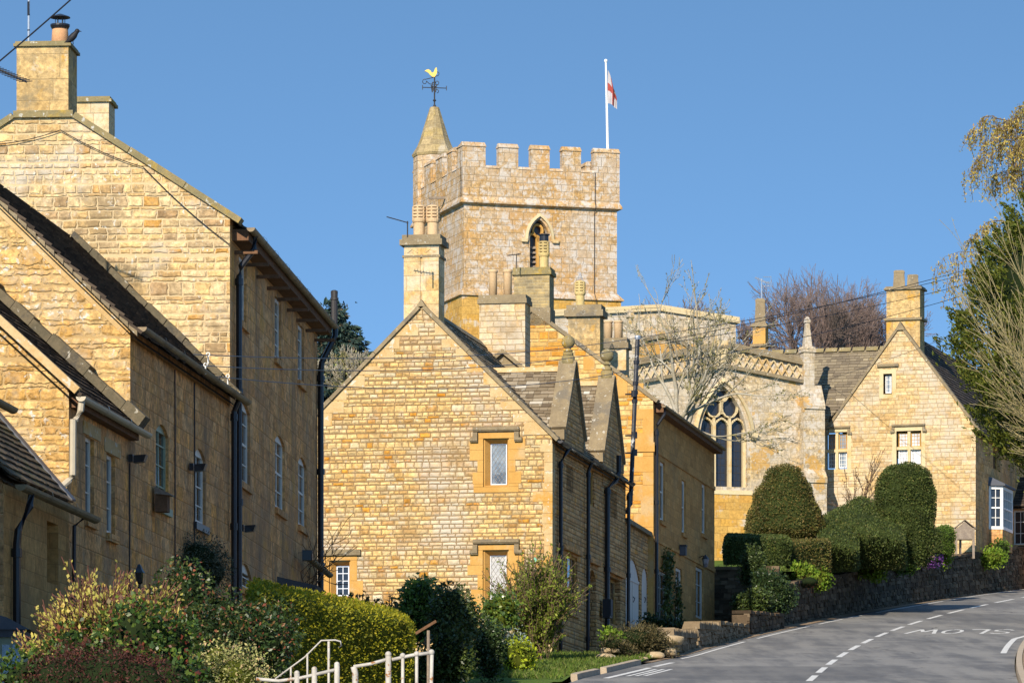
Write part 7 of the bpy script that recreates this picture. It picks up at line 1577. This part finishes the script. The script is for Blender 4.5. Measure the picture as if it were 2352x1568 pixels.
for i, (u, v, Y, r, lab) in enumerate(((1400, 1493, 117.2, (.26, .2, .11), 'pale flat rock on top of the rockery at the left end'), (1392, 1507, 116.9, (.24, .2, .10), 'middle pale rock in the stack at the left end'), (1402, 1520, 116.6, (.30, .22, .11), 'bottom pale rock in the stack at the left end'), (1465, 1515, 117.6, (.28, .2, .12), 'brown rock under the junipers nearest the grass'), (1505, 1505, 118.9, (.24, .2, .13), 'brown rock under the junipers in the middle'), (1535, 1497, 120.0, (.26, .2, .15), 'brown rock under the junipers next to the low wall'), (1540, 1470, 121.0, (.34, .25, .17), 'big sunlit rock between junipers and low wall'))): rock('rock', ctr(u, v, Y), r, lab, 'rocks of the roadside rockery')
# shrub on the shaded front of the middle house
bigshrub([(370, 1290, 79.6, .42, .85), (430, 1292, 80.4, .42, .9), (475, 1320, 81, .36, .9), (400, 1325, 79.8, .5, .9), (345, 1320, 79.4, .3, .9)], 5200, .06, 'cotoneaster', 'grey green fine leaved shrub against the shaded middle house', aspect=.4)
# golden hedge, half in shade
quad_hedge([(590, 66), (940, 69.5), (905, 74), (575, 71)], [1348, 1432, 1400, 1335], [1640, 1640, 1600, 1600], 'clipped golden green hedge, bright where the sun catches its right end', 20000, 'gold_leaf', 'hedge', .06, 'core_gold', rough=.10, f=.9, depth=.07, aspect=.5)
# shrubs in the near left corner
rg = np.random.default_rng(31); c = ctr(250, 1640, 57); segs = stems(c, 80, 1.5, .85, .0045, rg, 2, 2)
tree('bud_shrub', c, 'thicket of reddish stems crowded with pale yellow buds in the left corner', segs, 'redstem', tip_leaves(segs, 30000, .052, .62, 0, .6, .5), 'bud', 3, cat='shrub')
bigshrub([(150, 1500, 56, .32, 1), (290, 1490, 56, .34, .9), (400, 1490, 56.4, .34, 1), (240, 1550, 55.5, .45, 1), (90, 1550, 55.5, .36, 1), (380, 1570, 55.6, .4, 1)], 2200, .085, 'bronze', 'bronze and green leaved shrub filling the bottom left corner', aspect=.7)
bigshrub([(120, 1570, 54, .35, .8), (230, 1575, 54, .4, .8), (340, 1580, 54, .35, .7)], 2500, .06, 'redbrown', 'dark red twiggy bush lowest in the left corner', aspect=.35)
bigshrub([(430, 1400, 61, .42, 1), (520, 1420, 61, .42, 1), (470, 1480, 60.6, .55, 1), (560, 1500, 61, .48, 1.1), (610, 1440, 61.5, .24, 1)], 5200, .075, 'redtip', 'large dark shrub with red young tips left of the golden hedge', aspect=.5)
bigshrub([(490, 1520, 57.5, .20, 1.3), (460, 1560, 57.3, .24, 1), (530, 1560, 57.3, .22, 1)], 2200, .05, 'variegated', 'pale cream variegated bush at the bottom edge', core='core_gold', aspect=.6)
bC = np.array([-9.15, 54.0, road_z(55)]); CT = empty('conifer_tree', bC, 'tall dark evergreen added unseen outside the left edge to shade the near garden', 'tree')  # added out of view only to cast shade on the garden
m = MB(); m.tube([bC, bC + np.array([0, 0, 9.0])], [.2, .04], 7); m.build('trunk', M['bark'], CT)
clothe('crown', [revolve((bC[0], bC[1], 0), [(.4, bC[2] + 2.2), (1.25, bC[2] + 3.4), (1.5, bC[2] + 5.0), (1.5, bC[2] + 7.5), (1.5, bC[2] + 10.6), (1.2, bC[2] + 12.4), (.05, bC[2] + 13.6)], 24)], 9000, .2, M['dark_leaf'], M['core_dark'], None, depth=.3, rough=.25, parent=CT, inner=.85)
# lantern post top in the garden
LN = empty('lantern', P(320, 1350, 66), 'black garden lantern on a post half hidden among the shrubs', 'lantern')
b = Vector(P(320, 1338, 66)); m = MB(); m.lathe(b, [(.02, -.8), (.02, -.02), (.05, 0)], 8); m.build('post', M['black'], LN)
m = MB(); m.lathe(b, [(.05, .0), (.065, .14), (.064, .145)], 4, 0, .6); m.build('glass', M['glass'], LN); m = MB(); m.lathe(b, [(.095, .14), (.05, .20), (.03, .24), (.012, .26)], 4, 0, .6); m.build('cap', M['black'], LN)
# ---- handrails
def railing(name, label, parts, mat='rail', group=None):
    t = empty(name, parts[0][1][0], label, 'railing', group)
    for nm, pts, r in parts: m = MB(); m.tube(pts, r, 8); m.build(nm, M[mat], t, True)
    return t
Yr = 52.0; q = lambda u, v, Y=Yr: Vector(P(u, v, Y))
railing('handrail', 'thin white handrail rising to a curled end in front of the golden hedge', [('rail', [q(632, 1558), q(700, 1508), q(738, 1470), q(770, 1469), q(782, 1472), q(784, 1482), q(778, 1486)], .009), ('post', [q(755, 1700), q(755, 1472)], .014), ('post', [q(706, 1700), q(706, 1500)], .010), ('post', [q(668, 1700), q(668, 1530)], .010)])
def knob(c, r): m = MB(); m.lathe(c, [(r * math.sin(t), -r * math.cos(t)) for t in np.linspace(.15, 3.0, 8)], 12); return m
t = railing('railing', 'rusty white stepped railing with low round topped posts at the bottom edge', [('rail', [q(588, 1558), q(640, 1563), q(690, 1556), q(775, 1536)], .019), ('post', [q(682, 1700), q(682, 1546)], .03), ('post', [q(722, 1700), q(722, 1537)], .03), ('post', [q(774, 1700), q(774, 1526)], .03)])
for u, v in ((682, 1545), (722, 1536), (774, 1525)): knob(q(u, v), .031).build('post_knob', M['rail'], t, True)
t = railing('railing', 'rusty white rail with an open pipe end in the middle of the bottom edge', [('rail', [q(812, 1530), q(850, 1524), q(897, 1511)], .019), ('post', [q(814, 1700), q(816, 1545), q(812, 1530)], .034)])
t = railing('railing', 'clean white railing with a domed end post at the right', [('rail', [q(900, 1514), q(945, 1504), q(990, 1498)], .019), ('post', [q(892, 1700), q(892, 1506)], .032), ('post', [q(925, 1700), q(925, 1508)], .018), ('post', [q(957, 1700), q(957, 1504)], .018), ('post', [q(988, 1700), q(992, 1500)], .02)])
for u, v, r in ((892, 1502, .036), (925, 1505, .032), (957, 1501, .032), (991, 1497, .034)): knob(q(u, v), r).build('post_knob', M['rail'], t, True)
b = q(958, 1550, 88); t = empty('sign_post', P(984, 1540, 88), 'brown sloping wooden handrail on a thin post beside the dark hedge column', 'post'); m = MB(); m.tube([P(984, 1640, 88), P(984, 1447, 88)], .03, 8); m.build('post', M['wood'], t); m = MB(); m.beam(P(955, 1457, 88), P(1003, 1428, 88), Vector((0, .09, 0)), Vector((-.02, 0, .045))); m.build('rail', M['wood_dark'], t)
# ------------------------------------------------------------------ small things
# weathervane
wb = Vector((tc.x, tc.y, zap)); WVt = empty('weathervane', wb, 'iron weathervane with a gilded cockerel and compass letters on the spire', 'weathervane')
zz = lambda v: P(0, v, 208.7).z; ww = 208.7 / F
m = MB(); m.tube([wb, Vector((wb.x, wb.y, zz(168)))], .035, 6); m.lathe(wb, [(.1, 0), (.04, .12)], 8); m.lathe(Vector((wb.x, wb.y, zz(231))), [(.03, -.06), (.08, 0), (.03, .06)], 8); m.build('spindle', M['iron'], WVt)
m = MB(); zA = zz(202); cx = Vector((wb.x, wb.y, zA)); ar = Vector((.98, .2, 0)); br = Vector((-.2, .98, 0))
for d in (ar, br): m.tube([cx - d * .53, cx + d * .53], .02, 6)
for k in (-1, 1): e = cx + ar * .53 * k; m.tube([e + Vector((0, 0, -.1)), e + Vector((0, 0, .1))], .018, 5)
m.build('compass_arms', M['iron'], WVt)
def letter(strk, c, sx, h): 
    m = MB()
    for (a, b), (d, e) in strk: m.tube([c + sx * a + Vector((0, 0, b * h)), c + sx * d + Vector((0, 0, e * h))], .022, 5)
    return m
letter([((0, 0), (0, 1)), ((0, 0), (.16, 0)), ((0, .5), (.13, .5)), ((0, 1), (.16, 1))], cx + br * .5 + Vector((.0, 0, -.02)), Vector((1, .1, 0)), .34).build('letter_e', M['iron'], WVt)
letter([((-.12, .32), (-.07, 0)), ((-.07, 0), (0, .25)), ((0, .25), (.07, 0)), ((.07, 0), (.12, .32))], cx - br * .5 + Vector((-.12, 0, -.28)), Vector((1, .1, 0)), 1.0).build('letter_w', M['iron'], WVt)
m = MB(); c = Vector((wb.x, wb.y, zz(180)))
def curl(c, r, a0, a1, n=12): return [c + Vector((math.cos(a0 + (a1 - a0) * i / n) * r * (1 - .5 * i / n), 0, math.sin(a0 + (a1 - a0) * i / n) * r * (1 - .5 * i / n))) for i in range(n + 1)]
m.tube([c + Vector((-.42, 0, -.06)), c + Vector((-.1, 0, .02)), c + Vector((.1, 0, .10))] + curl(c + Vector((.11, 0, .2)), .1, -1.4, 4), .017, 5); m.tube(curl(c + Vector((-.42, 0, -.16)), .12, 1.5, 6.5), .017, 5); m.tube([c + Vector((-.36, 0, -.12)), c + Vector((-.22, 0, -.25)), c + Vector((.12, 0, -.28))], .017, 5); m.tube(curl(c + Vector((.1, 0, -.2)), .1, -1.5, 4), .017, 5); m.tube(curl(c + Vector((.1, 0, -.56)), .09, -1.5, 4), .017, 5)
m.build('scrollwork', M['iron'], WVt)
ck = [(975, 163), (980, 159.5), (985, 159), (989, 162), (992, 167), (996, 165.5), (998, 160), (1000, 156), (1002, 154.5), (1003.5, 156.5), (1003, 158), (1004, 162), (1003.5, 168), (1001, 173), (998, 176.5), (993, 176), (988, 172), (984, 167), (979, 164)]
base = [Vector(((u - CU) * ww, wb.y, zz(v + 1))) for u, v in ck]; m = MB(); m.prism([p + Vector((0, -.04, 0)) for p in base], (0, .08, 0)); o = m.build('cockerel', M['gold'], WVt)
m = MB()
for u in (992, 997): m.tube([Vector(((u - CU) * ww, wb.y, zz(176))), Vector(((u - CU) * ww + .02, wb.y, zz(180)))], .015, 5)
m.build('cockerel_legs', M['iron'], WVt)
# flag pole and flag
fp = P(1396, 348, 205.2); FPo = empty('flagpole', fp, 'white flagpole standing on the church tower', 'flagpole'); tp = P(1391.5, 142, 205.2)
m = MB(); m.tube([fp - Vector((0, 0, 1.2)), fp, tp], [.065, .06, .04], 10); m.build('pole', M['white'], FPo); m = MB(); m.lathe(tp, [(.06, -.02), (.075, .03), (.06, .09), (.01, .11)], 10); m.build('finial', M['white'], FPo)
M['flag_white'] = plain('white flag cloth', (.38, .36, .38), .85, .1, var=.2, sc=3); M['flag_red'] = plain('red flag cloth', (.30, .06, .05), .85, .1)
def flag():
    """limp flag hanging from its hoist: folds run down from the top corner"""
    nu, nv = 22, 26; H_ = 1.45; V = []; fm = []
    for j in range(nv + 1):
        for i in range(nu + 1):
            a, b = i / nu, j / nv                         # a: hoist to fly, b: top to bottom of the hoist
            fold = math.sin(a * 9 + b * 2.0) * .13 * a + math.sin(a * 17 + b * 3) * .03
            x = .06 + .40 * a ** .8 * (.35 + .65 * math.sin(min(1, b + .25) * 1.7)); z = -H_ * b * (1 - .28 * a) - .80 * a ** 1.15 + .12 * a * b
            V.append((x, fold, z))
    V = np.array(V) + np.array(P(1392.5, 160, 205.2)); w_ = nu + 1
    q, r = [], []
    for j in range(nv):
        for i in range(nu): (r if (abs((j + .5) / nv - .5) < .11 or abs((i + .5) / nu - .5) < .09) else q).append((j * w_ + i, j * w_ + i + 1, (j + 1) * w_ + i + 1, (j + 1) * w_ + i))
    return npobj('flag', [(V, np.array(q), 0), (V * 1.0, np.array(r), 1)], [M['flag_white'], M['flag_red']], None, True)
tag(flag(), 'limp white flag with a red cross and tattered edge hanging from the flagpole', 'flag')
# jackdaw on the chimney
cr = gA.at(164, 99, .02); m = MB()
body = [Vector((-.14, .02, -.015)), Vector((-.06, .01, .02)), Vector((.0, 0, .075)), Vector((.05, 0, .13)), Vector((.085, 0, .175)), Vector((.10, 0, .20))]
m.tube([cr + p for p in body], [.012, .035, .062, .060, .042, .040], 10); m.lathe(cr + Vector((.105, 0, .205)), [(.044 * math.sin(t), -.044 * math.cos(t)) for t in np.linspace(.1, 3.04, 8)], 10); m.tube([cr + Vector((.14, 0, .208)), cr + Vector((.185, -.005, .195))], [.014, .003], 6)
for dy in (-.02, .02): m.tube([cr + Vector((.03, dy, .05)), cr + Vector((.035, dy, -.03))], .006, 5)
M['feather'] = plain('black feathers', (.012, .012, .016), .6, .3); o = m.build('jackdaw', M['feather'], None, True); tag(o, 'black bird perched on the corner of the rendered chimney', 'bird')
# aerials
def yagi(name, mast, boom, els, label, mat='alu', r=.014, el=.25, ev=Vector((0, 0, 1))):
    t = empty(name, mast[0], label, 'aerial'); m = MB(); m.tube(mast, r * 1.3, 6); m.build('mast', M[mat], t); m = MB(); m.tube(boom, r, 5); a, b = Vector(boom[0]), Vector(boom[-1])
    for i in range(els): c = a.lerp(b, (i + .5) / els); m.tube([c - ev * el * .5, c + ev * el * .5], r * .4, 4)
    m.build('antenna', M[mat], t); return t
a = gA.at(59, 100, -.3); t = empty('aerial_mast', a, 'thin banded metal mast on the rendered chimney', 'aerial'); m = MB(); m.tube([a - Vector((0, 0, .1)), a + Vector((.01, 0, 1.6))], .02, 8); m.build('mast', M['alu'], t)
m = MB()
for k in (.05, .28, .55): c = a + Vector((0, 0, k)); m.tube([c, c + Vector((0, 0, .02 if k < .5 else .25))], .024, 8)
m.build('band', M['black'], t)
A2 = lambda u, v: P(u, v, 80.5)
yagi('tv_aerial', [A2(-6, 230), A2(-4, 150)], [A2(-30, 148), A2(62, 189)], 14, 'dark television aerial poking in at the left edge below the mast', 'iron', .019, .42, Vector((.45, .85, .18)))
yagi('tv_aerial', [P(936, 545, 121), P(936, 508, 121)], [P(888, 498, 121), P(938, 512, 121)], 7, 'small dark aerial left of the moulded chimney pots', 'iron', .014, .2, Vector((.2, .95, 0)))
yagi('tv_aerial', [P(1187, 616, 138.4), P(1186, 584, 138.4)], [P(1166, 587, 138.4), P(1196, 583, 138.4)], 6, 'grey aerial on the buff brick chimney', 'iron', .012, .28, Vector((.3, .9, .3)))
yg = yagi('tv_aerial', [P(1750, 780, 189.5), P(1749.5, 640, 189.5)], [P(1734, 637, 189.5), P(1768, 652, 189.5)], 8, 'tall white television aerial on a mast beside the slim ochre chimney', 'alu', .02, .3, Vector((.35, .8, .45)))
m = MB()
for v in (636, 648, 657): m.tube([P(1753, v, 189.5), P(1771, v, 189.5)], .012, 4)
m.tube([P(1771, 634, 189.5), P(1771, 660, 189.5)], .012, 4); m.build('reflector', M['alu'], yg)
# lamps on walls
def flood(pl, u, v, label, d=.02, s_=1.0):
    c = pl.at(u, v, d); t = empty('security_light', c, label, 'security light', 'floodlights on the house fronts'); n = pl.n.to_3d(); tt = pl.t.to_3d(); m = MB(); m.box(c - tt * .05 - Vector((0, 0, .06)), tt * .1, n * .07, Vector((0, 0, .12))); m.build('bracket', M['black'], t)
    m = MB(); e = c + n * .09; m.hexa([e - tt * .09 + Vector((0, 0, -.08)), e + tt * .09 + Vector((0, 0, -.08)), e + tt * .09 + n * .16 + Vector((0, 0, -.06)), e - tt * .09 + n * .16 + Vector((0, 0, -.06))], [e - tt * .09 + Vector((0, 0, .04)), e + tt * .09 + Vector((0, 0, .04)), e + tt * .1 + n * .2 + Vector((0, 0, .05)), e - tt * .1 + n * .2 + Vector((0, 0, .05))]); m.build('lamp', M['black'], t)
flood(fC, 293, 1052, 'black floodlight high between the two front houses'); flood(fB, 433, 1072, 'black floodlight beside the white window of the middle house'); flood(fA, 549, 1212, 'black swivel floodlight by the downpipes of the tall house')
def lantern(pl, u, v, label, d=.02):
    c = pl.at(u, v, d); t = empty('wall_lantern', c, label, 'lantern'); n = pl.n.to_3d(); m = MB(); m.tube([c, c + n * .12 + Vector((0, 0, .06)), c + n * .2], .014, 5); m.build('bracket', M['black'], t); e = c + n * .2
    m = MB(); m.lathe(e, [(.06, -.3), (.11, -.05), (.10, -.04)], 6); m.build('glass', M['glass_pale'], t); m = MB(); m.lathe(e, [(.13, -.05), (.05, .04), (.015, .09)], 6); m.build('cap', M['black'], t)
lantern(fE, 1604, 1280, 'black wall lantern over the doorway of the ochre house'); 
c = fE.at(1560, 1255, .03); t = empty('wall_lamp', c, 'grey box lamp on the ochre house front', 'lamp'); m = MB(); e = c; n = fE.n.to_3d(); tt = fE.t.to_3d(); m.box(e - tt * .12, tt * .24, n * .18, Vector((0, 0, -.26))); m.build('lamp', M['lead'], t); m = MB(); m.box(e - tt * .14 + Vector((0, 0, .002)), tt * .28, n * .2, Vector((0, 0, .05))); m.build('hood', M['iron'], t)
c = fD.at(1380, 1376, .18); n = fD.n.to_3d(); tt = fD.t.to_3d(); t = empty('letter_box', c, 'black box fixed beside the cottage door', 'box'); m = MB(); m.box(c - tt * .2 + n * -.1, tt * .4, n * .2, Vector((0, 0, -.5))); m.build('body', M['black'], t); m = MB(); m.box(c - tt * .17 + n * .101, tt * .34, n * .02, Vector((0, 0, -.45))); m.build('front', M['iron'], t)
# nest box
c = fB.at(352, 1162, .05); n = fB.n.to_3d(); tt = fB.t.to_3d(); t = empty('bird_box', c, 'wooden nest box with a sloping lid on the shaded middle house', 'bird box'); m = MB(); m.box(c - tt * .12 + Vector((0, 0, -.1)), tt * .24, n * .2, Vector((0, 0, .28))); m.build('body', M['wood_dark'], t); m = MB(); m.hexa([c - tt * .16 + Vector((0, 0, .19)), c + tt * .16 + Vector((0, 0, .19)), c + tt * .16 + n * .27 + Vector((0, 0, .16)), c - tt * .16 + n * .27 + Vector((0, 0, .16))], [c - tt * .16 + Vector((0, 0, .31)), c + tt * .16 + Vector((0, 0, .31)), c + tt * .16 + n * .27 + Vector((0, 0, .18)), c - tt * .16 + n * .27 + Vector((0, 0, .18))]); m.build('lid', M['wood'], t)
# green bird feeder roof against the cottage corner
c = P(1229, 1290, 116); t = empty('bird_feeder', c, 'small verdigris roofed bird feeder above the loose shrub', 'bird feeder'); m = MB(); m.lathe(c, [(.13, 0), (.005, .12)], 4, 0, .5); m.build('roof', M['copper'], t); m = MB(); m.tube([c + Vector((0, 0, -1.6)), c], .015, 6); m.lathe(c, [(.1, -.22), (.1, -.2)], 8); m.build('post', M['iron'], t)
# overhead wires
def wire(pts, sag, label, r=.012, n=14):
    m = MB(); P_ = [Vector(p) for p in pts]
    for a, b in zip(P_[:-1], P_[1:]): m.tube([a.lerp(b, i / n) - Vector((0, 0, sag * 4 * (i / n) * (1 - i / n))) for i in range(n + 1)], r, 5, 0, False)
    o = m.build('overhead_wire', M['black']); tag(o, label, 'wire', 'overhead wires across the street'); return o
wire([P(443, 814, 80), P(1448, 778, 132.6), P(2480, 560, 158)], .25, 'overhead wire, uppermost of those from the eyelets on the middle house', .009)
wire([P(437, 838, 80), P(1440, 800, 132.2), P(2480, 580, 159)], .3, 'overhead wire just below the uppermost one across the cottage gable', .009)
wire([P(489, 864, 82), P(1449, 850, 132), P(2480, 590, 160)], .35, 'overhead wire from the lowest eyelet, crossing the cottage gable', .009)
wire([P(1480, 792, 160), P(2480, 545, 158)], .2, 'wire from the church clerestory towards the conifer', .011)
wire([P(-60, 190, 62), P(240, -70, 62)], .02, 'thick cable slanting across the sky behind the left chimney', .011)
wire([P(1905, 870, 186), P(2480, 640, 160)], .2, 'faint low wire running past the attic window of the gabled house', .008)
wire([gA.at(-40, 335, .05), gA.at(140, 300, .05), gA.at(330, 385, .05), gA.at(528, 562, .05)], .06, 'string of small fairy lights looped along the tall gable', .008, 8)['category'] = 'light string'
# bare creeper on the far end of the tall house
rg = np.random.default_rng(17); segs = []; b = np.array(fA.at(702, 1372, .08))
for (ua, va) in ((690, 1200), (700, 1180), (712, 1230), (672, 1250), (660, 1200), (718, 1270), (680, 1150)): tg = np.array(fA.at(ua, va, .15)); d = tg - b; L = np.linalg.norm(d); grow(b, d / L, L * .52, .014, 2, segs, dict(prs, spread=.45, wander=.14, rmin=.006), rg)
tree('creeper', b, 'bare tangled creeper low on the far end of the tall house', segs, 'twig', None, None, 3, cat='creeper')
